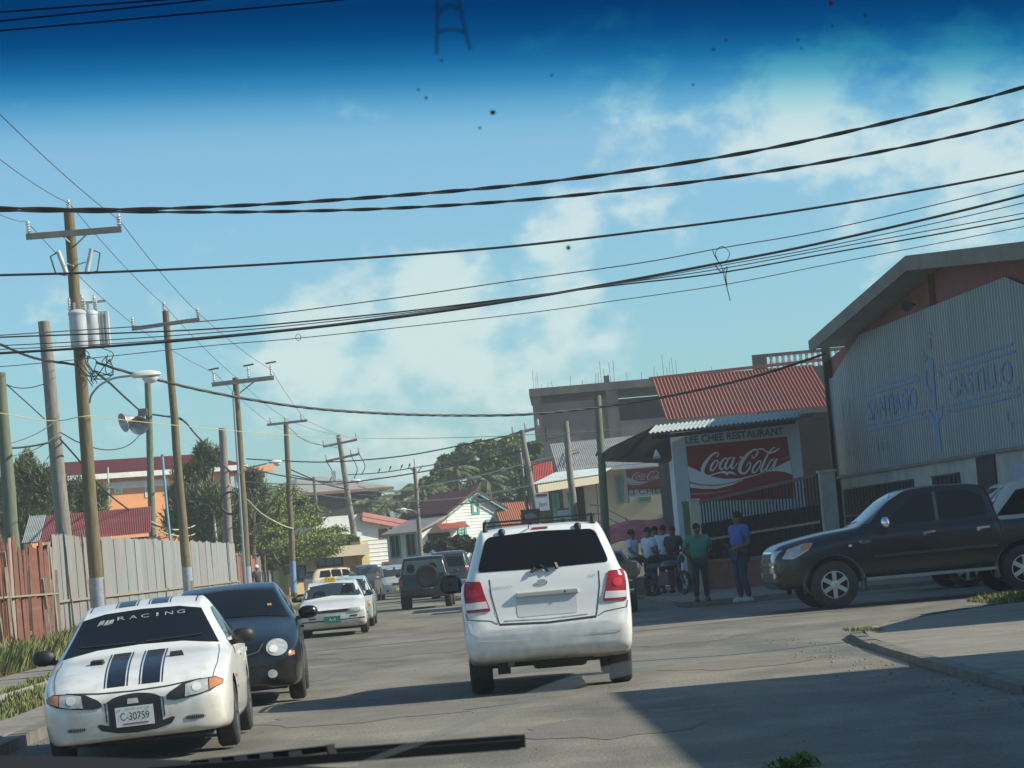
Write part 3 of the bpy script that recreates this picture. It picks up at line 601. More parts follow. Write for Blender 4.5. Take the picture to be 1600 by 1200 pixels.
# cream house with zinc roof
P = Plane(px(960, 780, 74), R(-5)); kh = root('cream_house', 'cream rendered house with silvery corrugated roof, outside stair and drinks sign', 'building')
sl = P.loc(872, 780)[0]; sm = P.loc(944, 780)[0]; sr = P.loc(1062, 780)[0] + 1; ze = P.loc(990, 727)[1]
mb = MB(); pbox(mb, P, P.loc(880, 780)[0], sr, 0, ze - .05, -7, 0); mb.build('wall', M_cream, kh)
mb = MB(); e0, e1, t0, t1 = px(872, 737, 73.4), px(1052, 719, 73.2), px(859, 694, 78), px(1040, 677, 78)
mb.corr(e0, e1 - e0, t0 - e0, 54, .03, nv=2); mb.build('roof', mat('silver_zinc_roof', (.52, .53, .49), .5, metal=.15, col2=(.40, .40, .37), scale=1, dirt=((.45, .2, .16), .7, .75)), kh)
mb = MB(); e2, e3 = px(831, 757, 70.5), px(938, 741, 71.5); mb.corr(e2, e3 - e2, px(868, 738.5, 73.3) - e2, 26, .03); mb.build('porch_roof', M_zinc2, kh)
mb = MB(); mb.bar(e2 + Vector((.2, 0, -.2)), e3 + Vector((-.1, 0, -.2)), .12, .3); mb.build('fascia', M_cream, kh)
mb = MB(); mb.bar(px(943, 733, 73.1), px(1040, 724, 73), .1, .14); mb.build('gutter', M_white_trim, kh)
for xx in (866, 872, 890): mb = MB(); p = px(xx, 790, 71.8); mb.box((p.x, p.y, 1.9), (.13, .13, 3.5)); mb.build('porch_post', M_green, kh)
a, c = P.loc(893, 762), P.loc(917, 822); mb = MB(); pbox(mb, P, a[0], c[0], .9, a[1], -.1, .03); mb.build('door', M_brownwall, kh)
a, c = P.loc(961, 744), P.loc(976, 786); window(P, kh, a[0], c[0], c[1], a[1], M_teal, M_louvre, 0)
a, c = P.loc(977, 744), P.loc(985, 786); mb = MB(); pbox(mb, P, a[0], c[0], c[1], a[1], .01, .07); mb.build('shutter', M_teal, kh)
a, c = P.loc(997, 777), P.loc(1018, 784); window(P, kh, a[0], c[0], c[1], a[1], M_teal, M_louvre, 0)
mb = MB(); a, c = P.loc(1030, 804), P.loc(1050, 817); pbox(mb, P, a[0], c[0], c[1], a[1], .01, .15); mb.build('meter_box', M_grey_band, kh)
# stair rail
st = root('stair_rail', 'dark metal handrails of the outside stair in front of the cream house', 'railing')
for k, dy in enumerate((0, 13, 26)):
    mb = MB(); mb.tube([px(922, 789 + dy, 72), px(938, 790 + dy, 71.6), px(980, 812 + dy, 70), px(1030, 838 + dy, 68.5)], .022, 6); mb.build('rail', M_steel, st)
for (xx, yy, yb2, Y) in ((932, 752, 830, 71.8), (978, 808, 850, 70), (1006, 826, 862, 69.2)):
    mb = MB(); mb.tube([px(xx, yy, Y), px(xx + 5, yb2, Y)], .03, 6); mb.build('baluster_post', M_steel, st)
# small red-roofed house at the far left of the cream house
lr = root('red_gable_house', 'narrow house end with bright red roof left of the cream house', 'building')
e0, e1, t0 = px(834, 756, 84), px(866, 753, 84), px(832, 724, 87)
mb = MB(); mb.corr(e0, e1 - e0, t0 - e0, 12, .03); mb.build('roof', mat('bright_red_roof', (.55, .09, .08), .5, col2=(.45, .08, .07), scale=1), lr)
mb = MB(); mb.slab([(e0.x + .2, 84.3 * KY), (e1.x + 1.5, 84.3 * KY), (e1.x + 1.5, 88 * KY), (e0.x + .2, 88 * KY)], 0, e0.z - .1); mb.build('wall', M_brownwall, lr)
# pink awning cloth over the stalls
pk = root('pink_awning', 'pink cloth awning sagging in front of the cream house', 'awning')
mb = MB(); N = 16; vs = []
for i in range(N + 1):
    xx = 930 + (1062 - 930) * i / N; sag = 3 * math.sin(i * .9)
    vs += [px(xx, 823 - .13 * (xx - 930) + 2 * math.sin(i * .7), 66), px(xx, 852 - .10 * (xx - 930) + sag, 63.5)]
mb.add(vs + [p + Vector((0, 0, .03)) for p in vs], [(2 * i, 2 * i + 1, 2 * i + 3, 2 * i + 2) for i in range(N)] + [(2 * N + 2 + 2 * i, 2 * N + 2 + 2 * i + 2, 2 * N + 2 + 2 * i + 3, 2 * N + 2 + 2 * i + 1) for i in range(N)])
mb.build('cloth', M_pink, pk, 60)
for xx in (934, 1058): mb = MB(); p = px(xx, 850, 63.6); mb.tube([(p.x, p.y, 0), (p.x, p.y, p.z)], .03, 6); mb.build('pole', M_steel, pk)
# small signs left of the cream house
def board(name, label, x0, y0, x1, y1, Y, m, post=True):
    t = root(name, label, 'sign'); a, c = px(x0, y0, Y), px(x1, y1, Y)
    Y *= KY; mb = MB(); mb.box(((a.x + c.x) / 2, Y, (a.z + c.z) / 2), (c.x - a.x, .06, a.z - c.z)); mb.build('panel', m, t)
    if post: mb = MB(); mb.box(((a.x + c.x) / 2, Y + .08, c.z / 2 + .2), (.08, .08, c.z + .4)); mb.build('post', M_steel, t)
    return t, a, c
t, a, c = board('inn_sign', 'small white board reading Inn with red heading beside the porch', 835, 771, 859, 797, 70, M_signwhite)
lettering('lettering', 'Inn', M_black, t, (a.x + .16, 70 * KY - .04, c.z + .18), (1, 0, 0), (0, 0, 1), .28, .16)
mb = MB(); mb.box(((a.x + c.x) / 2, 70 * KY - .034, a.z - .09), (c.x - a.x - .1, .012, .1)); mb.build('heading', M_signred, t)
t, a, c = board('notice_sign', 'white notice board with red top edge low beside the leaning pole', 871, 795, 890, 809, 66, M_signwhite)
mb = MB(); mb.box(((a.x + c.x) / 2, 66 * KY - .034, a.z - .03), (c.x - a.x, .012, .06)); mb.build('heading', M_signred, t)
t, a, c = board('painted_sign', 'dark painted sign board with a pale round picture above the roof rack', 813, 797, 845, 816, 64, mat('painted_board', (.085, .075, .06), .6, col2=(.05, .045, .04), scale=4))
mb = MB(); v = blob(0, 0, .22, .12, 3, 0); mb.add([((a.x + c.x) / 2 + p[0], 64 * KY - .045, (a.z + c.z) / 2 + p[1]) for p in v], [tuple(range(len(v)))]); mb.build('picture', M_greyroof, t)

# drinks-maker's script, drawn with brush strokes traced on the sign
CC = [([(505, 455), (528, 425), (505, 400), (455, 418), (385, 490), (330, 580), (318, 650), (345, 695), (400, 702), (470, 680), (560, 655)], [5, 8, 10, 12, 17, 21, 20, 14, 9, 7, 9]),
      ([(540, 660), (600, 655), (640, 680), (655, 695)], [7, 16, 12, 4]), ([(640, 660), (700, 660), (740, 680), (765, 690)], [10, 15, 8, 2]),
      ([(520, 500), (485, 505), (440, 560), (425, 620), (450, 635), (490, 590), (518, 530), (516, 500)], [6, 9, 13, 12, 8, 7, 6, 6]), ([(505, 520), (530, 528), (560, 520)], [4, 4, 3]),
      ([(640, 470), (600, 480), (555, 545), (545, 600), (575, 615), (625, 570)], [9, 10, 13, 12, 8, 4]),
      ([(700, 460), (660, 480), (625, 545), (620, 600), (645, 610), (690, 550), (725, 470)], [6, 9, 12, 11, 7, 6, 6]), ([(738, 455), (708, 540), (697, 600), (725, 600), (780, 530)], [11, 12, 10, 6, 4]),
      ([(805, 462), (822, 461), (840, 462)], [10, 11, 10]),
      ([(970, 430), (972, 470), (1010, 452), (1040, 400), (1030, 360), (980, 365), (900, 430), (830, 530), (805, 620), (830, 665), (880, 665), (930, 610), (950, 545), (920, 530), (895, 580)], [5, 6, 7, 9, 9, 11, 17, 22, 22, 16, 10, 9, 8, 6, 4]),
      ([(1030, 357), (1100, 348), (1150, 378), (1200, 400), (1260, 385), (1310, 355), (1335, 335)], [5, 10, 9, 11, 12, 9, 3]),
      ([(1085, 500), (1045, 520), (990, 590), (975, 650), (1005, 660), (1050, 610), (1083, 540), (1082, 500)], [6, 9, 13, 12, 8, 7, 6, 6]),
      ([(1275, 335), (1255, 332), (1210, 370), (1160, 450), (1110, 560), (1088, 640), (1115, 642), (1150, 600)], [4, 6, 9, 12, 13, 13, 8, 4]),
      ([(1260, 480), (1220, 500), (1175, 570), (1155, 625), (1180, 635), (1230, 580), (1265, 500)], [6, 9, 12, 11, 7, 6, 6]), ([(1297, 475), (1262, 560), (1247, 625), (1270, 630), (1330, 570)], [11, 12, 10, 6, 4])]
RED = [(100, 315), (1425, 185), (1505, 700), (1520, 1000), (165, 1045)]
WH = [[(120, 570), (290, 650), (440, 712), (600, 742), (800, 738), (1000, 690), (1180, 640), (1300, 580), (1470, 495), (1500, 690), (1400, 650), (1250, 638), (1150, 652), (1000, 702), (800, 760), (650, 800), (500, 822), (300, 815), (145, 780)],
      [(145, 800), (300, 830), (500, 838), (700, 800), (850, 752), (852, 758), (700, 825), (500, 875), (300, 875), (155, 855)]]
GD = [([(165, 940), (350, 938), (550, 915), (700, 880)], [14, 12, 9, 3]), ([(1320, 500), (1390, 465), (1455, 445)], [3, 10, 14])]
def flatpoly(vs2, fs, T, off):
    mb = MB(); mb.add([T(x, y, off) for x, y in vs2], fs); return mb
def cola(parent, T, dz, M_signred=M_signred, M_signscript=M_signscript, M_signgold=M_signgold):
    flatpoly(RED, [tuple(reversed(range(len(RED))))], T, dz).build('red_field', M_signred, parent)
    for w in WH: flatpoly(w, [tuple(reversed(range(len(w))))], T, 2 * dz).build('white_wave', M_signscript, parent)
    mb = MB()
    for pts, ws in GD: v, f = stroke2(pts, ws); mb.add([T(x, y, 2 * dz) for x, y in v], f)
    mb.build('gold_stripe', M_signgold, parent)
    mb = MB()
    for k, (pts, ws) in enumerate(CC): v, f = stroke2(pts, [w * 1.12 for w in ws]); mb.add([T(x, y, 3 * dz + k * .0004) for x, y in v], f)
    mb.build('script_lettering', M_signscript, parent)
M_nearblack = mat('near_black_boards', (.018, .015, .013), .9, col2=(.03, .025, .02), scale=2)
# restaurant sign wall
P = Plane(px(1150, 780, 49), R(-3)); rw = root('restaurant_wall', 'end wall painted white and red with LEE CHEE RESTAURANT and a cola script', 'building')
sl, zt = P.loc(1048, 676); sr, zt2 = P.loc(1247, 652); zt = min(zt, zt2)
mb = MB(); pbox(mb, P, sl, sr, 0, zt, -7, 0); mb.build('wall', M_signwhite, rw)
def TZ(x, y, off): s, z = P.loc(1060 + x / 8.42, 660 + y / 8.42); return P.P + P.r * s + P.n * off + Vector((0, 0, z))
cola(rw, TZ, .006)
a = TZ(95, 283, 0); c = TZ(1388, 160, 0); u = (c - a); wd = u.length; u.normalize(); up = (TZ(95, 185, 0) - a); hh = up.length * .98; up = (Vector((0, 0, 1)) - u * u.z).normalized()
lettering('lettering', 'LEE CHEE RESTAURANT', M_signteal, rw, a, u, up, wd, hh, .012, bold=.018)
mb = MB(); v, f = text_mesh('Restaurant'); x1 = max(p[0] for p in v)
a = TZ(810, 945, .03)
# canopy roof over the sign
e0, e1 = px(1012, 677, 47.6), px(1249, 651, 47.6); t0 = px(1024, 665, 49.0)
mb = MB(); mb.corr(e0, e1 - e0, t0 - e0, 34, .025); mb.build('canopy_roof', M_zinc2, rw)
mb = MB(); mb.bar(e0 + Vector((.1, .2, -.12)), e1 + Vector((-.1, .2, -.12)), .08, .1); mb.build('canopy_beam', M_brownwall, rw)
mb = MB(); A = [px(953, 699, 50), px(1026, 664, 50), px(1058, 678, 50), px(1058, 716, 50), px(957, 713, 50)]
mb.add(A + [p + Vector((0, 5, 0)) for p in A], [(0, 4, 3, 2, 1), (5, 6, 7, 8, 9)] + [(i, (i + 1) % 5, 5 + (i + 1) % 5, 5 + i) for i in range(5)]); mb.build('side_roof', M_nearblack, rw)  # solid near-black fill stands in for the shaded overhang
mb = MB(); xa_, xb_, zt_ = px(1244, 700, 56).x, px(1312, 700, 56).x, px(1275, 652, 56).z; mb.box(((xa_ + xb_) / 2, 56 * KY + 2, zt_ / 2), (xb_ - xa_, 4, zt_)); mb.build('back_wall', M_nearblack, rw)
mb = MB(); mb.lathe([(.02, 0), (.11, .22), (.1, .22)], 10, M=Matrix.Translation(px(1025, 703, 49.5)) @ Matrix.Rotation(R(160), 4, 'X')); mb.build('floodlight', M_white_trim, rw)
# drinks sign on the cream house
PK = Plane(px(1010, 752, 73), R(-5)); ds = root('drinks_sign', 'faded red drinks sign with white script and LI CHEE on the cream house', 'sign')
def TS(x, y, off):
    fx = (x - 100) / 1400; fy = (y - 315 + .098 * (x - 100)) / 750
    s, z = PK.loc(978 + 66 * fx, 734 + 32 * fy - 5.5 * fx); return PK.P + PK.r * s + PK.n * (off + .05) + Vector((0, 0, z))
mb = MB(); A = [TS(60, 290, -.04), TS(1530, 150, -.04), TS(1530, 1190, -.04), TS(60, 1330, -.04)]; mb.add(A + [p - PK.n * .05 for p in A], [(3, 2, 1, 0), (4, 5, 6, 7)] + [(i, (i + 1) % 4, 4 + (i + 1) % 4, 4 + i) for i in range(4)]); mb.build('panel', M_grey_band, ds)
cola(ds, TS, .006, mat('faded_maroon', (.15, .014, .018), .6, col2=(.11, .012, .015), scale=2), mat('faded_script', (.27, .27, .27), .6), M_steel)
a = TS(180, 1255, .02); c = TS(1380, 1140, .02); u = (c - a); wd = u.length; u.normalize(); lettering('lettering', 'LI CHEE', M_black, ds, a, u, Vector((0, 0, 1)), wd, .24, .012)
# gate with sloping top, low wall and posts
M_trimsteel = mat('dark_gate_steel', (.02, .018, .017), .8); gt = root('yard_gate', 'dark metal yard gate with sloping top rail in front of the restaurant sign', 'gate')
g0, g1 = px(1086, 787, 47.6), px(1276, 742, 45.2); g0b, g1b = Vector((g0.x, g0.y, .15)), Vector((g1.x, g1.y, .15))
mb = MB(); mb.bar(g0, g1, .06, .08); mb.build('top_rail', M_steel, gt)
mb = MB(); mb.bar(g0.lerp(g0b, .45), g1.lerp(g1b, .45), .05, .06); mb.build('middle_rail', M_grey_plank, gt)
mb = MB(); mb.bar(g0b, g1b, .06, .08); mb.build('bottom_rail', M_steel, gt)
for i in range(40):
    t = i / 39; a, c = g0.lerp(g1, t), g0b.lerp(g1b, t); mb = MB(); mb.bar(c, a, .04, .03); mb.build('bar', M_trimsteel, gt)
mb = MB(); off = Vector((0, .06, 0)); a, c = g0b + off, g1b + off
mb.add([a, c, g1 + off - Vector((0, 0, .75)), g0 + off - Vector((0, 0, .55))], [(0, 1, 2, 3)]); mb.add([a + off, c + off, g1 + off * 2 - Vector((0, 0, .75)), g0 + off * 2 - Vector((0, 0, .55))], [(3, 2, 1, 0)]); mb.build('backing_sheet', M_brownwall, gt)
lw = root('low_block_wall', 'low reddish block wall with pale capping at the foot of the yard gate', 'wall')
a, c = px(1095, 900, 46.6), px(1292, 880, 44.4); mb = MB(); mb.bar((a.x, a.y, .44), (c.x, c.y, .44), .2, .7); mb.build('wall', M_brick, lw)
mb = MB(); mb.bar((a.x, a.y, .83), (c.x, c.y, .83), .26, .07); mb.build('capping', M_conc, lw)
for nm, lab, xx, yt, Y, w, m in (('gate_post', 'pale green timber gate post at the left of the yard gate', 1071, 787, 45.6, .17, M_pole_green), ('gate_post', 'sunlit cream timber gate post beside the man in the green shirt', 1084, 783, 45.4, .24, M_cream), ('gate_pillar', 'white square gate pillar at the right end of the yard gate', 1291, 738, 45, .38, M_lowwall)):  # cream post's light tone stands in for sun falling on it
    p = px(xx, yt, Y); mb = MB(); mb.box((p.x, p.y, p.z / 2 + .05), (w, w, p.z - .1)); t = root(nm, lab, 'post'); mb.build('shaft', m, t)
    mb = MB(); mb.box((p.x, p.y, p.z + .03), (w * 1.25, w * 1.25, .06)); mb.build('cap', m, t)
# warehouse
M_groove = mat('shaded_grooves', (.17, .20, .21), .6, col2=(.13, .155, .165), scale=.9, stretch=(1, 1, .15))  # rib shading put into a darker groove colour
P = Plane((10.9, 50 * KY), math.atan2(-12 * KY, 1.15)); wh = root('warehouse', 'big gabled warehouse clad in grey corrugated metal with faded blue lettering', 'building')
L = P.loc
def PP(s, z, d=0): return P.P + P.r * s + P.n * d + Vector((0, 0, z))
eave, ridge, rgt = L(1266, 533, .9), L(1418, 400, .9), L(1600, 378, .9)
slope = (ridge[1] - rgt[1]) / (rgt[0] - ridge[0]); far_s = rgt[0] + 5
bot = (L(1318, 744)[1] + L(1600, 694)[1]) / 2
panel = [L(1315, 744), L(1305, 590), L(1348, 523), L(1577, 432), L(1640, 458), L(1640, 690)]; panel[0] = (panel[0][0], bot); panel[-1] = (panel[-1][0], bot)
s0 = panel[0][0] - .15
mb = MB(); gable_solid(mb, P, [(s0, 0), (far_s, 0), (far_s, ridge[1] - slope * (far_s - ridge[0]) - .25), (ridge[0], ridge[1] - .25), (s0, eave[1] - .05 + (ridge[1] - eave[1]) * (s0 - eave[0]) / (ridge[0] - eave[0]) - .2)], 22); mb.build('gable_wall', M_redwall, wh)
mb = MB(); pbox(mb, P, s0 + .05, far_s, 0, bot - .02, .01, .05); mb.build('lower_wall', M_lowwall, wh)
# corrugated cladding, column by column
mb = MB(); sA, sB = panel[0][0], panel[-1][0]; pitch = .27; n = int((sB - sA) / pitch * 4)
def top(s):
    for (a, za), (c, zc) in zip(panel[1:5], panel[2:5]):
        if a <= s <= c: return za + (zc - za) * (s - a) / (c - a)
    return panel[1][1] if s < panel[1][0] else panel[4][1]
vs = []
for i in range(n + 1):
    s = sA + (sB - sA) * i / n; d = .10 + .007 * (0, 1, 0, -1)[i % 4]; vs += [PP(s, bot, d), PP(s, top(s), d)]
mb.add(vs, [(2 * i, 2 * i + 2, 2 * i + 3, 2 * i + 1) for i in range(n)])
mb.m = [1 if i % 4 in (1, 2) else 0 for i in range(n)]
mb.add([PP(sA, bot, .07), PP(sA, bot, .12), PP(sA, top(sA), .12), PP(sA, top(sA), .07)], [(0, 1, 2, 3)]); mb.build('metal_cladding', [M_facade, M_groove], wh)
mb = MB(); pbox(mb, P, s0 - .05, panel[0][0] - .02, 0, eave[1] - .1, 0, .22); mb.build('corner_post', M_brownwall, wh)
for (ea, eb) in ((eave, ridge), ((far_s, ridge[1] - slope * (far_s - ridge[0])), ridge)):
    mb = MB(); v = [PP(ea[0], ea[1], .9), PP(eb[0], eb[1], .9), PP(eb[0], eb[1], -22), PP(ea[0], ea[1], -22)]; u = [p - Vector((0, 0, .22)) for p in v]
    mb.add(v + u, [(0, 1, 2, 3), (7, 6, 5, 4), (0, 4, 5, 1), (1, 5, 6, 2), (2, 6, 7, 3), (3, 7, 4, 0)]); o = mb.build('roof', M_greyroof, wh)
    mb = MB(); mb.bar(PP(ea[0], ea[1] - .16, .93), PP(eb[0], eb[1] - .16, .93), .05, .34); mb.build('barge_board', M_soffit, o)
mb = MB(); a = L(1456, 422); pbox(mb, P, a[0] - .1, a[0] + .14, top(a[0]) + .02, a[1], .01, .16); mb.build('strut', M_redwall, wh)
mb = MB(); c = L(1437, 470); mb.lathe([(.05, 0), (.14, .16), (.15, .2)], 10, M=Matrix.Translation(PP(c[0], c[1], .35)) @ Matrix.Rotation(R(130), 4, 'X')); mb.bar(PP(c[0], c[1] - .1, .1), PP(c[0], c[1], .35), .05); mb.build('wall_lamp', M_steel, wh)
mb = MB(); pbox(mb, P, panel[0][0], far_s, bot - .08, bot - .005, .06, .16); mb.build('cladding_edge', M_soffit, wh)
for (xa, ya, xb, yb_) in [(1322, 757, 1437, 815), (1462, 744, 1508, 790)]:
    a, c = L(xa, ya), L(xb, yb_); z1 = max(a[1], L(xb, ya - 8)[1]); z1 = bot - .38
    mb = MB(); pbox(mb, P, a[0], c[0], .9, z1, .03, .06); o = mb.build('window', M_dark, wh); k = int((c[0] - a[0]) / .45)
    mb = MB()
    for i in range(k + 1): s = a[0] + (c[0] - a[0]) * i / k; pbox(mb, P, s - .02, s + .02, .9, z1, .065, .1)
    for z in (.95, (z1 + .9) / 2, z1 - .03): pbox(mb, P, a[0], c[0], z, z + .04, .102, .13)
    mb.build('burglar_bars', M_steel, o)
a, c = L(1530, 715), L(1566, 790); mb = MB(); pbox(mb, P, a[0], c[0], 0, bot - .1, .052, .09); mb.build('door', M_brownwall, wh)
a, c = L(1582, 715), L(1640, 790); mb = MB(); pbox(mb, P, a[0], c[0], .4, bot - .35, .052, .09); mb.build('roller_door', M_grey_band, wh)
# faded lettering and lines, flat print that has survived on the ridges of the cladding
def ridge_print(m, y0, per):
    nt = m.node_tree; N, L_ = nt.nodes, nt.links; b_ = N['Principled BSDF']; src = b_.inputs['Base Color'].links[0].from_socket
    tc = N.new('ShaderNodeTexCoord'); sp = N.new('ShaderNodeSeparateXYZ'); L_.new(tc.outputs['Object'], sp.inputs[0]); v = sp.outputs[1]
    for op, k in (('SUBTRACT', y0), ('MULTIPLY', -1 / per), ('FRACT', None), ('GREATER_THAN', .72)):
        n_ = N.new('ShaderNodeMath'); n_.operation = op; L_.new(v, n_.inputs[0]); v = n_.outputs[0]
        if k is not None: n_.inputs[1].default_value = k
    mx = N.new('ShaderNodeMix'); mx.data_type = 'RGBA'; L_.new(v, mx.inputs[0]); L_.new(src, mx.inputs[6]); mx.inputs[7].default_value = (.21, .245, .255, 1); L_.new(mx.outputs[2], b_.inputs['Base Color'])
for m_ in (M_fadeblue, M_faderust): ridge_print(m_, PP(sA, 0).y, pitch * abs(P.r.y))
def zmean(pts): return sum(L(*p)[1] for p in pts) / len(pts)
z0_, z1_ = L(1364, 657)[1], L(1365, 624)[1]
sS, sE = L(1364, 650)[0], L(1440, 625)[0]
lettering('lettering', 'SANTIAGO', M_fadeblue, wh, PP(sS, zmean([(1366, 657), (1440, 640)]), .109), P.r, (0, 0, 1), sE - sS, zmean([(1364, 624), (1436, 604)]) - zmean([(1366, 657), (1440, 640)]), .004)
sS, sE = L(1490, 610)[0], L(1590, 585)[0]
lettering('lettering', 'CASTILLO', M_fadeblue, wh, PP(sS, zmean([(1492, 622), (1588, 600)]), .109), P.r, (0, 0, 1), sE - sS, zmean([(1490, 588), (1586, 562)]) - zmean([(1492, 622), (1588, 600)]), .004)
for pts in ([(1358, 608), (1439, 587)], [(1358, 616), (1444, 595)], [(1360, 664), (1452, 643)], [(1364, 672), (1454, 651)], [(1485, 570), (1590, 536)], [(1490, 581), (1594, 546)], [(1486, 634), (1600, 604)], [(1486, 644), (1600, 616)]):
    mb = MB(); z = zmean(pts); mb.bar(PP(L(*pts[0])[0], z, .111), PP(L(*pts[1])[0], z, .111), .006, .055, up=(0, 0, 1)); mb.build('painted_line', M_fadeblue, wh)
mb = MB()
for k, (pts, ws) in enumerate([([(1459, 560), (1462, 572)], [5, 4]), ([(1453, 578), (1452, 594), (1456, 608), (1461, 616)], [2, 3, 3, 2]), ([(1462, 566), (1465, 590), (1467, 620), (1468, 642)], [3, 2, 2, 3]), ([(1473, 578), (1478, 588)], [2, 2]),
                             ([(1457, 640), (1464, 656), (1468, 664)], [2, 4, 4]), ([(1478, 632), (1477, 646), (1470, 660)], [2, 3, 3]), ([(1469, 664), (1472, 684), (1477, 706)], [5, 4, 2]), ([(1452, 522), (1458, 520), (1466, 525)], [1.2, 1.4, 1.2]), ([(1456, 556), (1450, 566)], [1.5, 1.5])]):
    v, f = stroke2(pts, ws); mb.add([PP(L(x, y)[0], L(x, y)[1], .109 + k * .0005) for x, y in v], f)
mb.build('painted_figure', M_fadeblue, wh)
mb = MB()
for pts, ws in ([([(1458, 528), (1459, 545)], [3, 4]), ([(1447, 545), (1450, 555)], [2, 2])]): v, f = stroke2(pts, ws); mb.add([PP(L(x, y)[0], L(x, y)[1], .109) for x, y in v], f)
mb.build('painted_figure', M_faderust, wh)
mb = MB()
for (x, y, w, h) in [(1321, 634, 2.2, 9), (1327, 632, 2, 8), (1333, 630, 2, 9), (1338, 629, 2, 9), (1323, 647, 2, 6), (1332, 645, 3, 6), (1372, 702, 2, 7), (1378, 698, 2, 8), (1385, 696, 2, 8), (1392, 694, 2.5, 9), (1582, 650, 1.5, 6), (1588, 664, 2, 6), (1332, 706, 2, 6), (1340, 708, 2, 5)]:
    s, z = L(x, y); mb.add([PP(s - w * .042, z - h * .016, .109), PP(s + w * .042, z - h * .016, .111), PP(s + w * .042, z + h * .016, .111), PP(s - w * .042, z + h * .016, .111)], [(0, 1, 2, 3)])
mb.build('painted_writing', M_faderust, wh)['kind'] = 'stuff'
# ------------------------------------------------------------------ corner house and an added shade caster, unseen on the right, shading the road
ch = root('corner_house', 'pale concrete corner house on the right pavement, beyond the picture edge', 'building')
H1 = 6.0; X1 = 1.66 + H1 / math.tan(SUN_EL) * math.cos(SUN_BACK); dy = math.sin(SUN_BACK) / math.tan(SUN_EL)
mb = MB(); mb.slab([(X1, -6), (X1 + 9, -6), (X1 + 9, 18.7 * KY - H1 * dy), (X1, 18.7 * KY - H1 * dy)], 0, H1); mb.build('wall', M_cream, ch)
mb = MB(); mb.slab([(X1 - .02, -6.1), (X1 + 9.2, -6.1), (X1 + 9.2, 18.75 * KY - H1 * dy), (X1 - .02, 18.75 * KY - H1 * dy)], H1 + .01, H1 + .12); mb.build('roof', M_greyroof, ch)
for yy in (2, 6, 10): PW = Plane((X1, yy), -math.pi / 2); window(PW, ch, 0, 1.4, 3.6, 5, M_teal, M_glass)
ls = root('shade_caster', 'unseen concrete block shaped to cast the corner shade, beyond the picture edge', 'shed')
xs = 10.3; HH = lambda xt: (xs - xt) * math.tan(SUN_EL) / math.cos(SUN_BACK)  # profile shaped by the shade edge it has to cast
A = [(23.55, 0), (29.4, 0), (29.4, HH(9.2)), (27.4, HH(7.1)), (24.4, HH(5.4)), (23.55, HH(5.3))]
dY = lambda z: z * dy
mb = MB(); A = [(y * KY - dY(z), z) for y, z in A]; mb.add([(xs, y, z) for y, z in A] + [(xs + 3, y, z) for y, z in A], [tuple(range(6)), tuple(reversed(range(6, 12)))] + [(i, 6 + i, 6 + (i + 1) % 6, (i + 1) % 6) for i in range(6)]); mb.build('wall', M_oldconc, ls)

# ------------------------------------------------------------------ poles
M_porc = mat('porcelain', (.62, .63, .62), .35, col2=(.5, .5, .5), scale=6)
M_arm = mat('crossarm_wood', (.24, .22, .19), .85, col2=(.16, .15, .13), scale=4)
M_galv = mat('galvanised_steel', (.42, .44, .45), .4, metal=.6)
M_wire = mat('black_cable', (.018, .018, .02), .6)
M_gwire = mat('grey_wire', (.10, .105, .11), .5)
M_ywire = mat('yellow_cable', (.50, .42, .16), .6)
M_cwire = mat('cream_cable', (.6, .56, .40), .6)
M_tank = mat('transformer_grey', (.52, .55, .56), .5, col2=(.42, .45, .46), scale=3)
M_lampglass = mat('lamp_glass', (.75, .77, .74), .25)
def mk_pole(name, label, low, top, X, rb, rt, m, group=None, cat='utility pole', bands=()):
    Y = pxX(low[0], low[1], X).y / KY; a, c = px(low[0], low[1], Y), px(top[0], top[1], Y)
    d = (c - a) / (c.z - a.z); base = a - d * a.z
    t = thing(name, label, cat, base, 0, group); n = 9; q = random.Random(int(top[0])); pts = [d * (c.z * i / n) + Vector((q.uniform(-.015, .015), q.uniform(-.015, .015), 0)) for i in range(n + 1)]; pts[0].z = -.1
    mb = MB(); mb.tube(pts, [rb + (rt - rb) * i / n for i in range(n + 1)], 12); mb.build('shaft', m, t, 60)
    for (z0, z1, bm) in bands:
        mb = MB(); r = lambda z: rb + (rt - rb) * z / c.z + .008
        mb.tube([d * z0, d * z1], [r(z0), r(z1)], 12); mb.build('painted_band', bm, t, 60)
    t['_'] = 0; del t['_']
    return t, Y, base, d, c.z
def insul(par, p, h=.32, r=.075):
    mb = MB(); prof = [(.02, 0)]
    for i in range(4): z = h * (.15 + .2 * i); prof += [(r * .55, z), (r, z + .02), (r * .55, z + h * .11)]
    prof += [(.03, h)]; mb.lathe(prof, 8); return mb.build('insulator', M_porc, par, 50, loc=p)
def arm(t, base, p0, p1, ins, w=.11):
    mb = MB(); a, c = p0 - base, p1 - base; mb.bar(a, c, w, w * 1.15); o = mb.build('crossarm', M_arm, t)
    for f in ins: insul(t, a.lerp(c, f) + Vector((0, 0, .06)))
    return a, c
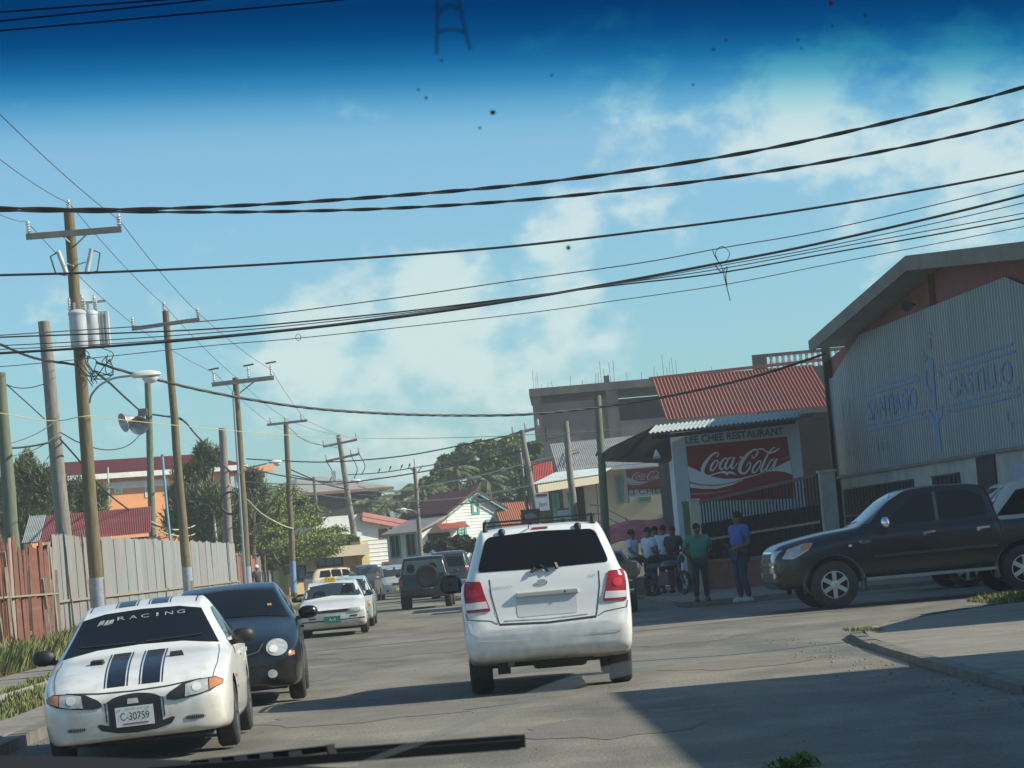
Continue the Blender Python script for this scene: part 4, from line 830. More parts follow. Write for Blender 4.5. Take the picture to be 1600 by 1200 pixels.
# A: transformer pole
t, YA, bA, dA, hA_ = mk_pole('transformer_pole', 'tall brown pole carrying grey transformers and a street lamp, blue band near the ground', (150, 900), (107, 330), -9.0, .19, .13, M_pole, bands=((.35, .75, M_blue_band), (.76, 1.75, M_grey_band)))
TA = t; lp = lambda x, y, dy=0: px(x, y, YA + dy) - bA
a, c = arm(t, bA, px(41, 370, YA - .2), px(190, 358, YA - .2), (.03, .98), .13); insul(t, lp(108, 331), .3)
for f in (.36, .66): mb = MB(); mb.bar(a.lerp(c, f), lp(116, 385), .03); mb.build('brace', M_galv, t)
for (x, y, sg) in ((96, 412, -1), (141, 409, 1)):
    mb = MB(); p = lp(x, y, -.2); mb.tube([p + Vector((-.12 * sg, 0, -.3)), p + Vector((.06 * sg, 0, .32))], .06, 8); mb.bar(p + Vector((-.12 * sg, 0, .0)), lp(119, y + 5), .03); o = mb.build('fuse_cutout', M_porc, t, 50)
    mb = MB(); mb.tube([p + Vector((-.1 * sg, 0, -.3)), p + Vector((.16 * sg, 0, -.24)), p + Vector((.26 * sg, 0, .2)), p + Vector((.06 * sg, 0, .3))], .022, 6); mb.build('fuse_tube', M_gwire, o)
for (x, y, w, h, dy) in ((122.5, 516, .43, .92, -.42), (143, 514, .36, .85, -.1)):
    p = lp(x, y, dy); mb = MB(); r = w / 2
    mb.lathe([(r * .9, -h / 2), (r, -h / 2 + .05), (r, h / 2 - .08), (r * 1.06, h / 2 - .07), (r * 1.06, h / 2 - .02), (r * .8, h / 2 + .04), (.05, h / 2 + .06)], 18, M=Matrix.Translation(p)); o = mb.build('transformer_tank', M_tank, t, 40)
    for k, (ox, oh) in enumerate(((-.17, .34), (-.05, .22), (.15, .4), (.2, .28))): ii = insul(o, p + Vector((ox * w / .43, -.05, h / 2 + .01)), oh, .05)
    mb = MB(); mb.box(p + Vector((.0, .25, 0)), (.1, .3, .5)); mb.build('bracket', M_galv, o)
p = lp(158, 514, .1); mb = MB(); mb.box(p, (.42, .3, .86)); o = mb.build('capacitor_box', M_tank, t)
mb = MB()
for i in range(5): mb.box(p + Vector((-.16 + .08 * i, -.17, 0)), (.02, .05, .8))
mb.build('cooling_fin', M_tank, o)
mb = MB(); mb.bar(lp(112, 475), lp(166, 470), .06); mb.build('transformer_beam', M_galv, t)
mb = MB(); mb.tube(spline([lp(140, 629, -.2), lp(143, 617, -.3), lp(156, 602, -.6), lp(178, 591, -.9), lp(206, 587, -1.1)], 5), .028, 8); mb.build('lamp_arm', M_galv, t, 60)
def lamp_head(par, p, sc=1):
    mb = MB(); M = Matrix.Translation(p) @ Matrix.Diagonal((sc, sc * .5, sc, 1))
    mb.lathe([(.05, -.03), (.3, -.02), (.38, .02), (.34, .09), (.15, .14), (.03, .15)], 16, M=M); o = mb.build('lamp_housing', M_white_trim, par, 50)
    mb = MB(); mb.lathe([(.04, -.18), (.14, -.15), (.2, -.06), (.2, -.035)], 14, M=Matrix.Translation(p + Vector((.1 * sc, 0, 0))) @ Matrix.Diagonal((sc, sc * .7, sc, 1))); mb.build('lamp_bowl', M_lampglass, o, 50)
lamp_head(t, lp(228, 588, -1.2), 1.0)
q = random.Random(4); mb = MB()
for i in range(13):                                   # tangle of drop wires under the transformers
    p0 = Vector((q.uniform(118, 170), q.uniform(540, 562), 0)); pts = []
    for k in range(5): pts.append(lp(p0.x + q.uniform(-7, 12) + (k * 1.5), p0.y + k * q.uniform(6, 13), q.uniform(-.4, -.1)))
    pts[-1] = lp(146 + q.uniform(-4, 8), 590 + q.uniform(-12, 14), -.22); mb.tube(spline(pts, 4), .012, 5)
mb.build('drop_wires', M_wire, t)['kind'] = 'stuff'
# B, C, D, E down the left side
POLES = {}
t, YB, bB, dB, _ = mk_pole('utility_pole', 'brown pole with one straight crossarm, second along the left verge, blue foot', (293, 905), (258, 486), -9.0, .17, .11, M_pole, 'power poles along the left side', bands=((.3, .8, M_blue_band), (.81, 1.9, M_grey_band)))
arm(t, bB, px(206, 514, YB - .2), px(312, 499, YB - .2), (.02, .98)); insul(t, px(257, 487, YB) - bB)
t, YC, bC, dC, _ = mk_pole('utility_pole', 'pole with white conduit and three arresters on a double crossarm', (386, 890), (368, 590), -9.0, .17, .13, M_pole, 'power poles along the left side', bands=((.3, 1.8, M_grey_band),))
a, c = arm(t, bC, px(331, 601, YC - .2), px(428, 590, YC - .2), (), .16)
for f in (.04, .6, .96):
    p = a.lerp(c, f) + Vector((0, 0, .08)); insul(t, p, .5, .07); mb = MB(); mb.bar(p + Vector((-.2, 0, .55)), p + Vector((.25, 0, .6)), .06, .07); mb.build('arrester', M_gwire, t)
mb = MB(); mb.bar(a.lerp(c, .72), px(375, 614, YC - .2) - bC, .05); mb.build('brace', M_arm, t)
mb = MB(); mb.tube([px(364, 612, YC - .3) - bC, px(381, 880, YC - .3) - bC + Vector((0, 0, -1.2))], .05, 8); mb.build('conduit', M_galv, t, 60)
mb = MB(); mb.tube([px(372, 742, YC - .2) - bC, px(392, 730, YC - .7) - bC, px(418, 724, YC - 1) - bC], .03, 6); mb.build('lamp_arm', M_galv, t); lamp_head(t, px(430, 723, YC - 1.1) - bC, .8)
t, YD, bD, dD, _ = mk_pole('utility_pole', 'slim pole with single short crossarm rising from the spreading tree', (457, 880), (447, 660), -8.5, .16, .13, M_pole, 'power poles along the left side', bands=((.3, 1.9, M_blue_band),))
arm(t, bD, px(417, 664, YD - .2), px(480, 657, YD - .2), (.1, .86)); insul(t, px(446, 661, YD) - bD)
t, YE, bE, dE, _ = mk_pole('utility_pole', 'leaning grey pole with two crossarms in front of the white house', (557, 860), (529, 680), -5.6, .20, .14, M_pole_g, 'power poles along the left side')
arm(t, bE, px(505, 698, YE - .2), px(558, 687, YE - .2), (.02, .98)); a, c = arm(t, bE, px(509, 721, YE - .2), px(562, 709, YE - .2), (.02, .75, .98))
for f, x1, y1 in ((.02, 515, 752), (.75, 553, 748), (.98, 565, 742)): mb = MB(); p = a.lerp(c, f); e = px(x1, y1, YE - .2) - bE; mb.tube(spline([p, p + (e - p) * .5 + Vector((.25, 0, -.1)), e], 5), .025, 5); mb.build('jumper_wire', M_wire, t)
mb = MB(); mb.box(px(522, 746, YE - .3) - bE, (.25, .25, .7)); mb.build('cable_box', M_white_trim, t)
lamp_head(t, px(556, 752, YE - .6) - bE, .8)
# other left poles
mk_pole('old_pole', 'thick grey broken-topped pole leaning behind the left fence', (98, 820), (69, 502), -12.5, .28, .19, M_pole_g)
t, YG, bG, _, _ = mk_pole('old_pole', 'greenish pole cut by the left picture edge behind the plank fence', (18, 830), (-1, 582), -12.0, .23, .16, M_pole_green)
t, YH, bH, dH, _ = mk_pole('floodlight_pole', 'dark green pole with two aluminium floodlights behind the fence', (238, 830), (231, 598), -13.0, .17, .14, M_pole_green)
for (x, y, rx, rz) in ((203, 657, 70, 55), (217, 660, 75, 20)):
    p = px(x, y, YH - .5) - bH; mb = MB(); M = Matrix.Translation(p) @ Vector(((-.85, -.5, -.25) if rz == 55 else (.1, -.85, -.45))).to_track_quat('Z', 'Y').to_matrix().to_4x4() @ Matrix.Scale(1.25, 4)
    mb.lathe([(.07, -.25), (.09, -.2), (.2, 0), (.31, .22), (.34, .25), (.34, .27), (.29, .24), (.18, .02), (.02, -.1)], 18, M=M, mi=0); o = mb.build('floodlight', M_galv, t, 50)
    mb = MB(); mb.bar(p, px(228, 645, YH) - bH, .08); mb.build('bracket', M_steel, o)
mb = MB(); mb.box(px(223, 644, YH - .35) - bH, (.38, .35, .3)); mb.build('ballast_box', M_gwire, t)
t, YI, bI, _, _ = mk_pole('old_pole', 'thick pale grey pole stump with a black cable coil, right of the dark pine', (357, 840), (347, 669), -10.3, .24, .17, M_pole_g)
mb = MB(); c = px(361, 786, YI - .4) - bI; mb.tube([c + Vector((math.cos(i * .2618) * .46, 0, math.sin(i * .2618) * .5)) for i in range(25)], .055, 8); mb.build('cable_coil', M_wire, t, 60)
mk_pole('blue_pipe', 'thin turquoise pipe standing behind the long fence', (266, 845), (253, 710), -11, .05, .05, mat('turquoise_paint', (.2, .42, .48), .6), cat='pipe')
mk_pole('white_pipe', 'short thin white pipe standing behind the fence under the pine', (338, 845), (332, 783), -11, .05, .05, M_white_trim, cat='pipe')
mk_pole('flag_pole', 'very thin white mast in front of the orange house', (171, 800), (168, 730), -20, .05, .04, M_white_trim, cat='pole')
mk_pole('grey_post', 'short pole in front of the dark boarded upper floor', (495, 795), (490, 745), -10.5, .13, .11, M_pole_green)
# street pole with Y arms in the middle
t, YK, bK, _, _ = mk_pole('street_pole', 'rusty concrete pole with small V arms in front of the gabled house', (657, 860), (648, 730), -1.85, .13, .10, M_pole_g)
mb = MB(); c = px(650, 741, YK) - bK
for x, y in ((640, 730), (661, 727)): mb.bar(c, px(x, y, YK) - bK, .06)
mb.tube([px(648, 731, YK) - bK, px(647, 717, YK) - bK], .03, 5); mb.build('v_arm', M_galv, t)
mb = MB(); mb.tube(spline([px(652, 803, YK) - bK, px(646, 798, YK - .3) - bK, px(634, 796, YK - .5) - bK], 4), .03, 6); mb.build('lamp_arm', M_galv, t); lamp_head(t, px(627, 797, YK - .5) - bK, .75)
# right side poles
t, YL, bL, _, _ = mk_pole('crossarm_pole', 'grey pole with long crossarm beside the big dark trees', (836, 790), (815, 672), 3.6, .16, .12, M_pole_g); arm(t, bL, px(797, 680, YL), px(846, 667, YL), (.1, .5, .9))
mk_pole('thin_pole', 'thin grey pole just left of the crossarm pole by the trees', (822, 780), (812, 700), 3.5, .09, .07, M_pole_g)
mk_pole('wooden_pole', 'bare leaning grey pole in front of the cream house porch', (897, 800), (883, 658), 4.4, .15, .11, M_pole_g)
t, YN, bN, _, _ = mk_pole('wooden_pole', 'bare greenish pole beside the white vehicle roof, tallest on the right', (945, 810), (933, 618), 4.3, .13, .10, M_pole_green)
mb = MB(); mb.bar(px(931, 713, YN) - bN, px(941, 690, YN) - bN, .05); mb.build('cleat', M_steel, t)

# ------------------------------------------------------------------ wires
def wire(name, label, pts, r, m, n=8, twist=0, sides=5, group=None):
    """pts: world points; twist: number of strands"""
    P = spline(pts, n); mb = MB()
    if twist:
        P = spline(pts, n * 4); L = 0
        for s in range(twist):
            Q = []; L = 0
            for i, p in enumerate(P):
                if i: L += (p - P[i - 1]).length
                ph = L * 4.6 + s * 2 * math.pi / twist + .8 * math.sin(L * .7)
                Q.append(p + Vector((0, math.cos(ph), math.sin(ph))) * r * .8)
            mb.tube(Q, r, sides)
    else: mb.tube(P, r, sides)
    o = mb.build(name, m, None, 60); tag(o, label, 'cable', group); return o
def pw(pts, Y0, Y1): 
    x0, x1 = pts[0][0], pts[-1][0]
    return [px(x, y, Y0 + (Y1 - Y0) * (x - x0) / (x1 - x0)) for x, y in pts]
wire('power_cable', 'thick twisted black cable highest across the sky', pw([(-300, 318), (0, 325), (200, 327), (400, 320), (600, 307), (800, 290), (1000, 265), (1200, 232), (1400, 188), (1600, 136), (1900, 40)], 27, 25), .017, M_wire, twist=2)
wire('power_cable', 'thick twisted black cable just under the highest one', pw([(-300, 326), (0, 329), (200, 331), (400, 331), (600, 326), (800, 314), (1000, 294), (1200, 268), (1400, 232), (1600, 187), (1900, 105)], 27.3, 25.5), .0155, M_wire, twist=2)
wire('power_cable', 'single smooth black cable between the twisted pair and the cable bunch', pw([(-300, 436), (0, 430), (200, 424), (400, 414), (600, 401), (800, 385), (1000, 362), (1200, 336), (1400, 304), (1600, 267), (1900, 205)], 30, 29), .021, M_wire)
wire('phone_cable', 'thin wire along the top of the cable bunch', pw([(-300, 545), (0, 524), (330, 501), (600, 468), (800, 439), (1000, 411), (1130, 387), (1300, 357), (1600, 287), (1900, 215)], 32, 31), .010, M_gwire)
wire('phone_cable', 'thickest black cable of the bunch across the street', pw([(-300, 566), (0, 552), (250, 535), (480, 513), (650, 492), (800, 470), (960, 442), (1120, 412), (1300, 376), (1600, 305), (1900, 220)], 32, 31), .024, M_wire)
wire('phone_cable', 'cable that leaves the thickest one and runs flatter to the right', pw([(-300, 540), (0, 527), (330, 514), (600, 490), (800, 466), (960, 446), (1120, 427), (1300, 395), (1600, 341), (1900, 280)], 32.2, 31.2), .014, M_wire)
wire('phone_cable', 'slim cable twinned with the flatter cable of the bunch', pw([(-300, 546), (0, 540), (330, 520), (600, 493), (800, 467), (960, 444), (1120, 421), (1300, 388), (1600, 333), (1900, 275)], 32.4, 31.4), .009, M_wire)
wire('phone_cable', 'slim cable hugging the underside of the thickest cable', pw([(-300, 556), (0, 546), (250, 532), (480, 511), (650, 489), (800, 468), (960, 444), (1120, 416), (1300, 383), (1600, 317), (1900, 240)], 31.8, 30.8), .009, M_gwire)
wire('phone_cable', 'thin lowest wire of the bunch', pw([(-300, 590), (0, 573), (330, 540), (480, 527), (800, 492), (960, 470), (1130, 445), (1300, 412), (1600, 354), (1900, 295)], 32.6, 31.6), .008, M_gwire)
q = random.Random(9); mb = MB(); K = px(1130, 400, 31.4)
mb.tube(spline([px(1113, 390, 31.4), px(1118, 402, 31.3), px(1128, 418, 31.4), px(1133, 438, 31.3), px(1141, 470, 31.4)], 5), .008, 5)
mb.tube(spline([px(1122, 408, 31.3), px(1118, 395, 31.3), px(1128, 385, 31.3), px(1140, 395, 31.3), px(1134, 408, 31.3), px(1118, 412, 31.3)], 5), .007, 5)
mb.tube(spline([px(1116, 412, 31.3), px(1127, 425, 31.2), px(1136, 417, 31.3), px(1134, 432, 31.3), px(1136, 447, 31.3)], 5), .010, 5)
tag(mb.build('cable_knot', M_wire, None), 'ragged knot of wire ends hanging on the cable bunch', 'cable')
mb = MB(); mb.tube([px(466 + 4 * math.cos(i), 527 + 5 * math.sin(i), 32.2) for i in np.linspace(0, 6.3, 12)], .006, 5); tag(mb.build('wire_loop', M_gwire, None), 'tiny wire loop hanging under the bunch on the left', 'cable')
for lab, pts, Y in (('thin dark wire at the very top left, highest of three', [(-300, 42), (0, 19), (250, 0), (420, -16), (700, -50)], 24), ('thin dark wire at the top left, middle of three', [(-300, 62), (0, 33), (290, 3), (460, -16), (700, -46)], 24.2), ('dark wire at the top left, lowest and longest of three', [(-300, 72), (0, 48), (270, 24), (530, 0), (760, -26)], 24.4)):
    wire('power_cable', lab, pw(pts, Y, Y), .012, M_wire)
# conductors along the left poles
def along(lst, sag):
    out = []
    for a, c in zip(lst, lst[1:]): out += [a.lerp(c, i / 8) - Vector((0, 0, sag * 4 * i / 8 * (1 - i / 8))) for i in range(8)]
    return out + [lst[-1]]
CON = {'centre': [pxX(-60, 200, -9.02), px(109, 319, YA), px(257, 477, YB), px(368, 589, YC), px(448, 655, YD), px(530, 680, YE)],
       'right': [pxX(-60, 118, pxX(187, 346, px(187, 346, YA).x).x), px(187, 345, YA - .2), px(312, 491, YB - .2), px(424, 578, YC - .2), px(478, 656, YD - .2), px(557, 686, YE - .2)],
       'left': [pxX(-60, 300, px(43, 349, YA).x), px(43, 348, YA - .2), px(206, 505, YB - .2), px(336, 583, YC - .2), px(419, 659, YD - .2), px(505, 696, YE - .2)]}
for k, l in CON.items():
    wire('power_line', 'thin bare conductor along the left poles, %s one of three' % k, along(l, .12), .010, M_gwire, 2)
# service cables
wire('service_cable', 'twisted service cable from the transformer pole sagging across to the red roof', [px(x, y, Y) for x, y, Y in [(150, 566, YA), (205, 583, 45), (330, 613, 46), (470, 636, 47), (600, 646, 48), (720, 649, 49), (830, 647, 49.5), (950, 634, 50), (1060, 616, 50), (1180, 588, 49.5), (1292, 552, 49)]], .022, M_wire, twist=3)
wire('service_cable', 'twisted cable from the left edge to the transformer pole', [px(x, y, Y) for x, y, Y in [(-40, 522, 40), (0, 538, 41.5), (40, 555, 43), (70, 563, 44), (120, 570, YA - .2)]], .02, M_wire, twist=3)
wire('service_cable', 'twisted cable stepping down from the transformer pole past the floodlights', [px(x, y, Y) for x, y, Y in [(148, 580, YA), (172, 599, 52), (200, 625, 62), (224, 644, YH), (255, 650, 74), (283, 655, YB + .3), (305, 678, 72), (330, 705, 78), (358, 735, YI), (392, 748, 96)]], .026, M_wire, twist=2)
wire('yellow_cable', 'long yellow cable low across the street from left edge to red roof', [px(x, y, Y) for x, y, Y in [(-30, 640, 42), (15, 648, 43), (60, 656, 44), (95, 657, 44.5), (141, 650, YA - .25), (200, 657, 48), (300, 667, 52), (450, 680, 58), (600, 685, 60), (740, 683, 59), (870, 677, 57), (1000, 668, 54)]], .011, M_ywire)
for lab, m, r, pts in [('cream cable rising to the old pole on the left edge, upper one', M_cwire, .018, [(-20, 700), (25, 690), (60, 676), (88, 658)]), ('cream cable rising to the old pole on the left edge, lower one', M_cwire, .018, [(-20, 717), (35, 709), (70, 694), (94, 675)]),
                       ('grey sagging pipe cable at the left edge', M_gwire, .03, [(-20, 699), (20, 700), (50, 697), (75, 692)]), ('dark cable slanting down from the left edge to the old pole', M_wire, .02, [(-10, 582), (15, 605), (45, 632), (70, 655)]),
                       ('thin cable dipping from left edge to the old pole', M_wire, .014, [(-10, 588), (18, 604), (45, 606), (70, 600)])]:
    wire('drop_cable', lab, [px(x, y, 55) for x, y in pts], r, m)
wire('drop_cable', 'dark guy cable falling from the old pole behind the fence', [px(x, y, Y) for x, y, Y in [(94, 686, 57), (120, 715, 58), (165, 768, 62), (230, 815, 68), (270, 828, 72)]], .03, M_wire)
wire('drop_cable', 'cable sagging between the old pole and the floodlight pole', [px(x, y, Y) for x, y, Y in [(95, 676, 57), (125, 692, 60), (165, 703, 66), (200, 696, 72), (224, 674, YH)]], .02, M_wire)
wire('drop_cable', 'cream cable hanging in a loop by the cable coil', [px(x, y, Y) for x, y, Y in [(230, 812, 75), (265, 827, 78), (300, 823, 82), (335, 800, 86), (352, 775, YI)]], .03, M_cwire)
wire('drop_cable', 'second hanging loop under the cable coil', [px(x, y, Y) for x, y, Y in [(225, 815, 75), (262, 834, 78), (300, 836, 82), (335, 812, 86), (356, 782, YI)]], .025, M_cwire)
wire('drop_cable', 'cable slanting over the spreading tree', [px(x, y, Y) for x, y, Y in [(386, 780, YC), (410, 803, 85), (440, 820, 88), (458, 826, YD)]], .03, M_cwire)
FAR = [('slack black cable from the middle poles up to the crossarm pole by the trees', [(385, 717), (440, 720), (500, 722), (565, 719), (640, 711), (720, 696), (797, 680)], 90, 80, .03, M_wire),
       ('bird wire from the leaning pole over the V arms', [(540, 742), (590, 739), (640, 732), (700, 722), (760, 707), (835, 690), (900, 678)], 104, 80, .03, M_gwire),
       ('dark cable rising behind the V-armed pole', [(455, 742), (520, 755), (590, 748), (655, 738), (740, 722), (836, 700)], 104, 82, .035, M_wire),
       ('pale cable crossing in front of the big trees', [(560, 765), (610, 768), (660, 760), (740, 745), (830, 722), (905, 702)], 104, 74, .03, M_cwire),
       ('cable doubled with the pale one in front of the trees', [(560, 772), (610, 775), (660, 765), (740, 749), (830, 727), (905, 707)], 104, 74, .03, M_gwire),
       ('cream cable across the roof of the gabled house, upper', [(380, 752), (440, 762), (520, 776), (600, 783), (700, 780), (780, 768), (870, 750)], 95, 78, .028, M_cwire),
       ('cable across the gable, lower', [(470, 780), (560, 790), (640, 793), (720, 788), (800, 776), (890, 757)], 100, 78, .028, M_gwire),
       ('low cable from the leaning pole to the gabled house', [(560, 760), (600, 772), (640, 800), (660, 822)], 100, 104, .028, M_gwire),
       ('cable bundle from the slim pole to the leaning pole', [(450, 732), (480, 745), (510, 757), (545, 765)], 98, 99, .04, M_wire),
       ('dark cable dipping from the conduit pole to the slim pole', [(378, 728), (410, 737), (450, 745), (500, 752), (540, 752)], 80, 99, .035, M_wire),
       ('level black cable under the lamp at the conduit pole', [(375, 752), (430, 756), (490, 757), (545, 758)], 80, 99, .025, M_wire),
       ('cable falling from the leaning pole into the spreading tree, first', [(542, 780), (515, 805), (495, 822)], 99, 96, .025, M_gwire),
       ('cable falling from the leaning pole into the spreading tree, second', [(542, 782), (505, 798), (470, 806)], 99, 96, .025, M_gwire),
       ('short sagging cable between poles D and E tops', [(448, 665), (480, 690), (530, 700)], 98, 99, .02, M_gwire)]
for lab, pts, Ya, Yb, r, m in FAR:
    lab = lab.replace('between poles D and E tops', 'from the slim pole top to the leaning pole'); wire('street_cable', lab, pw(pts, Ya, Yb) if pts[0][0] < pts[-1][0] else [px(x, y, Ya) for x, y in pts], r, m)
# birds on the wire
for i, (x, y) in enumerate([(593, 736.5), (610, 733), (628, 730.5), (640, 729)]):
    p = px(x, y, 104 - (x - 540) / 360 * 24); mb = MB(); mb.lathe([(.01, -.16), (.06, -.08), (.085, 0), (.07, .08), (.05, .1), (.055, .14), (.03, .18), (.005, .19)], 8, M=Matrix.Rotation(R(25), 4, 'Y')); mb.bar((-.08, 0, -.12), (-.16, 0, -.3), .03, .06); mb.bar((.08, 0, .15), (.13, 0, .15), .015)
    o = mb.build('bird', M_black, None, 60, loc=p + Vector((0, 0, .07))); o.scale = (.6, .6, .6); tag(o, 'small dark bird on the wire, ' + ('nearest the leaning pole', 'second from the leaning pole', 'second from the V-armed pole', 'nearest the V-armed pole')[i], 'bird', 'birds on the wire')

# ------------------------------------------------------------------ trees
def leafmat(name, c, c2, island=.4): 
    m = mat(name, c, .6, col2=c2, scale=.35, island=island, spec=.25); b = m.node_tree.nodes['Principled BSDF']
    return m
M_casu = leafmat('casuarina_needles', (.12, .16, .07), (.18, .21, .105)); M_spread = leafmat('flame_tree_leaves', (.17, .235, .055), (.25, .28, .08)); M_dense = leafmat('dense_leaves', (.10, .16, .05), (.17, .21, .065), .5)
M_palm = leafmat('palm_leaves', (.10, .14, .05), (.17, .19, .09)); M_bark = mat('bark', (.12, .095, .07), .95, col2=(.07, .06, .045), scale=4)
def leaves(clumps, n, size, seed, aspect=1.6, shell=.55, mode='round'):
    q = np.random.default_rng(seed); vol = np.array([c[1][0] * c[1][1] * c[1][2] for c in clumps]) ** .75; cnt = np.maximum(10, (n * vol / vol.sum())).astype(int); V = []
    for (c, r), k in zip(clumps, cnt):
        d = q.normal(size=(k, 3)); d /= np.linalg.norm(d, axis=1)[:, None]; rad = shell + (1 - shell) * q.uniform(0, 1, k) ** .5
        rad = rad * (1 + .16 * np.sin(d[:, 0] * 7 + seed) * np.cos(d[:, 2] * 6 + d[:, 1] * 5)) * np.where(q.uniform(0, 1, k) < .06, 1.18, 1)
        if shell == 0: rad = np.minimum(np.abs(q.normal(size=k)) * .55, 1.35)
        p = np.array(c) + d * rad[:, None] * np.array(r)
        if mode == 'needle':
            ax = d * .8 + np.array([0, 0, .55]) + q.normal(size=(k, 3)) * .45
        else: ax = d * .5 + q.normal(size=(k, 3)) * .8 + np.array([0, 0, -.15])
        ax /= np.linalg.norm(ax, axis=1)[:, None]; b = np.cross(ax, q.normal(size=(k, 3))); b /= np.linalg.norm(b, axis=1)[:, None]
        s = size * q.uniform(.6, 1.4, k); a2 = ax * (s * aspect / 2)[:, None]; b2 = b * (s / 2)[:, None]
        V.append(np.stack([p - a2, p + b2 * .9 - a2 * .1, p + a2, p - b2 * .9 - a2 * .1], 1).reshape(-1, 3))
    return np.concatenate(V)
def subclumps(clumps, k, fr, flat, seed):
    q = random.Random(seed); out = []
    for c, r in clumps:
        for i in range(k):
            d = Vector((q.gauss(0, 1), q.gauss(0, 1), q.gauss(0, 1))).normalized() * q.uniform(.35, 1.0); f = fr * q.uniform(.6, 1.35); rm = (r[0] + r[1] + r[2]) / 3
            out.append(((c[0] + d.x * r[0], c[1] + d.y * r[1], c[2] + d.z * r[2]), (rm * f, rm * f, rm * f * flat)))
    return out
def tree(name, label, clumps, n, size, seed, m, trunk=None, group=None, cat='tree', branches=True, bark=None, sub=(10, .5, .75), **kw):
    t = root(name, label, cat, group); V = leaves(subclumps(clumps, sub[0], sub[1], sub[2], seed) if sub else clumps, n, size, seed, **kw); k = len(V) // 4
    np_mesh('crown', V, np.arange(4 * k).reshape(k, 4), m, t)
    if trunk:
        base, topp, r = trunk; base, topp = Vector(base), Vector(topp); mb = MB(); q = random.Random(seed)
        mid = base.lerp(topp, .5) + Vector((q.uniform(-.2, .2), 0, 0)); mb.tube(spline([base, mid, topp], 4), [r * (1 - .055 * i) for i in range(9)], 8)
        if branches:
            for (c, rr) in clumps:
                c = Vector(c); s = base.lerp(topp, q.uniform(.55, .98)); m_ = s.lerp(c, .5) + Vector((0, 0, -.12 * (c - s).length)); mb.tube(spline([s, m_, c], 3), [r * .42 * (1 - .09 * i) for i in range(7)], 5)
        mb.build('trunk', bark or M_bark, t, 60)
    return t
def cl(lst, Y, ky=1.0):              # clumps from (x, y, rx, ry) as seen at depth Y
    k = Y * KY / FPX; return [(px(x, y, Y + (i % 3 - 1) * ky), (rx * k, max(rx, ry) * k * .8, ry * k)) for i, (x, y, rx, ry) in enumerate(lst)]
def ground_under(x, y, Y): p = px(x, y, Y); return (p.x, p.y, -.05)
# feathery casuarinas behind the fence
tree('casuarina_tree', 'dark feathery casuarina at the far left behind the plank fence', cl([(38, 735, 10, 18), (30, 770, 18, 25), (48, 800, 26, 30), (62, 765, 14, 22), (25, 815, 24, 22), (42, 715, 5, 10)], 72), 52000, .05, 31, M_casu, (ground_under(42, 900, 72), px(40, 730, 72), .18), 'casuarinas behind the fence', aspect=6, shell=0, mode='needle', sub=(6, .95, 1.15))
tree('casuarina_tree', 'dark casuarina between the broken grey pole and the transformer pole', cl([(85, 775, 16, 26), (118, 768, 10, 18), (110, 795, 17, 22), (78, 810, 22, 22), (150, 775, 9, 16), (152, 800, 10, 14)], 78), 48000, .05, 32, M_casu, (ground_under(88, 900, 78), px(86, 765, 78), .18), 'casuarinas behind the fence', aspect=6, shell=0, mode='needle', sub=(6, .95, 1.15))
tree('casuarina_tree', 'tall pointed casuarina right of the turquoise pipe', cl([(318, 705, 5, 14), (316, 728, 12, 16), (308, 755, 22, 20), (325, 780, 22, 22), (300, 790, 22, 22), (318, 815, 28, 24), (335, 715, 5, 12), (290, 820, 20, 20), (272, 770, 8, 14), (330, 840, 22, 18), (285, 740, 10, 14)], 84), 90000, .055, 33, M_casu, (ground_under(322, 910, 84), px(318, 715, 84), .2), 'casuarinas behind the fence', aspect=6, shell=0, mode='needle', sub=(6, .95, 1.15))
tree('casuarina_tree', 'small dark casuarina behind the conduit pole', cl([(398, 752, 9, 16), (405, 770, 16, 16), (392, 790, 18, 20), (375, 800, 14, 22), (370, 830, 14, 20)], 92), 40000, .06, 34, M_casu, (ground_under(390, 910, 92), px(396, 760, 92), .2), 'casuarinas behind the fence', aspect=6, shell=0, mode='needle', sub=(6, .95, 1.15))
# spreading flame tree
tree('spreading_tree', 'broad layered light green tree overhanging the verge by the yellow shop', cl([(440, 778, 34, 13), (415, 800, 34, 14), (460, 800, 38, 13), (430, 822, 44, 14), (480, 815, 32, 10), (505, 832, 34, 9), (455, 845, 50, 13), (520, 845, 24, 8), (410, 850, 26, 18), (480, 862, 40, 11), (438, 872, 36, 12), (535, 838, 14, 7), (505, 862, 24, 8), (420, 885, 16, 8), (466, 784, 18, 10), (452, 890, 14, 7)], 96, 2.0), 100000, .062, 35, M_spread, (ground_under(396, 915, 96), px(412, 830, 96), .28), None, aspect=2.2, shell=0, sub=(10, .8, .36))
tree('dark_bush', 'dark rounded shrub against the foot of the leaning pole', cl([(540, 852, 16, 12), (528, 862, 16, 12), (548, 868, 14, 12), (536, 875, 12, 8)], 101), 9000, .13, 36, M_dense, (ground_under(538, 915, 101), px(538, 862, 101), .12), None, cat='shrub')
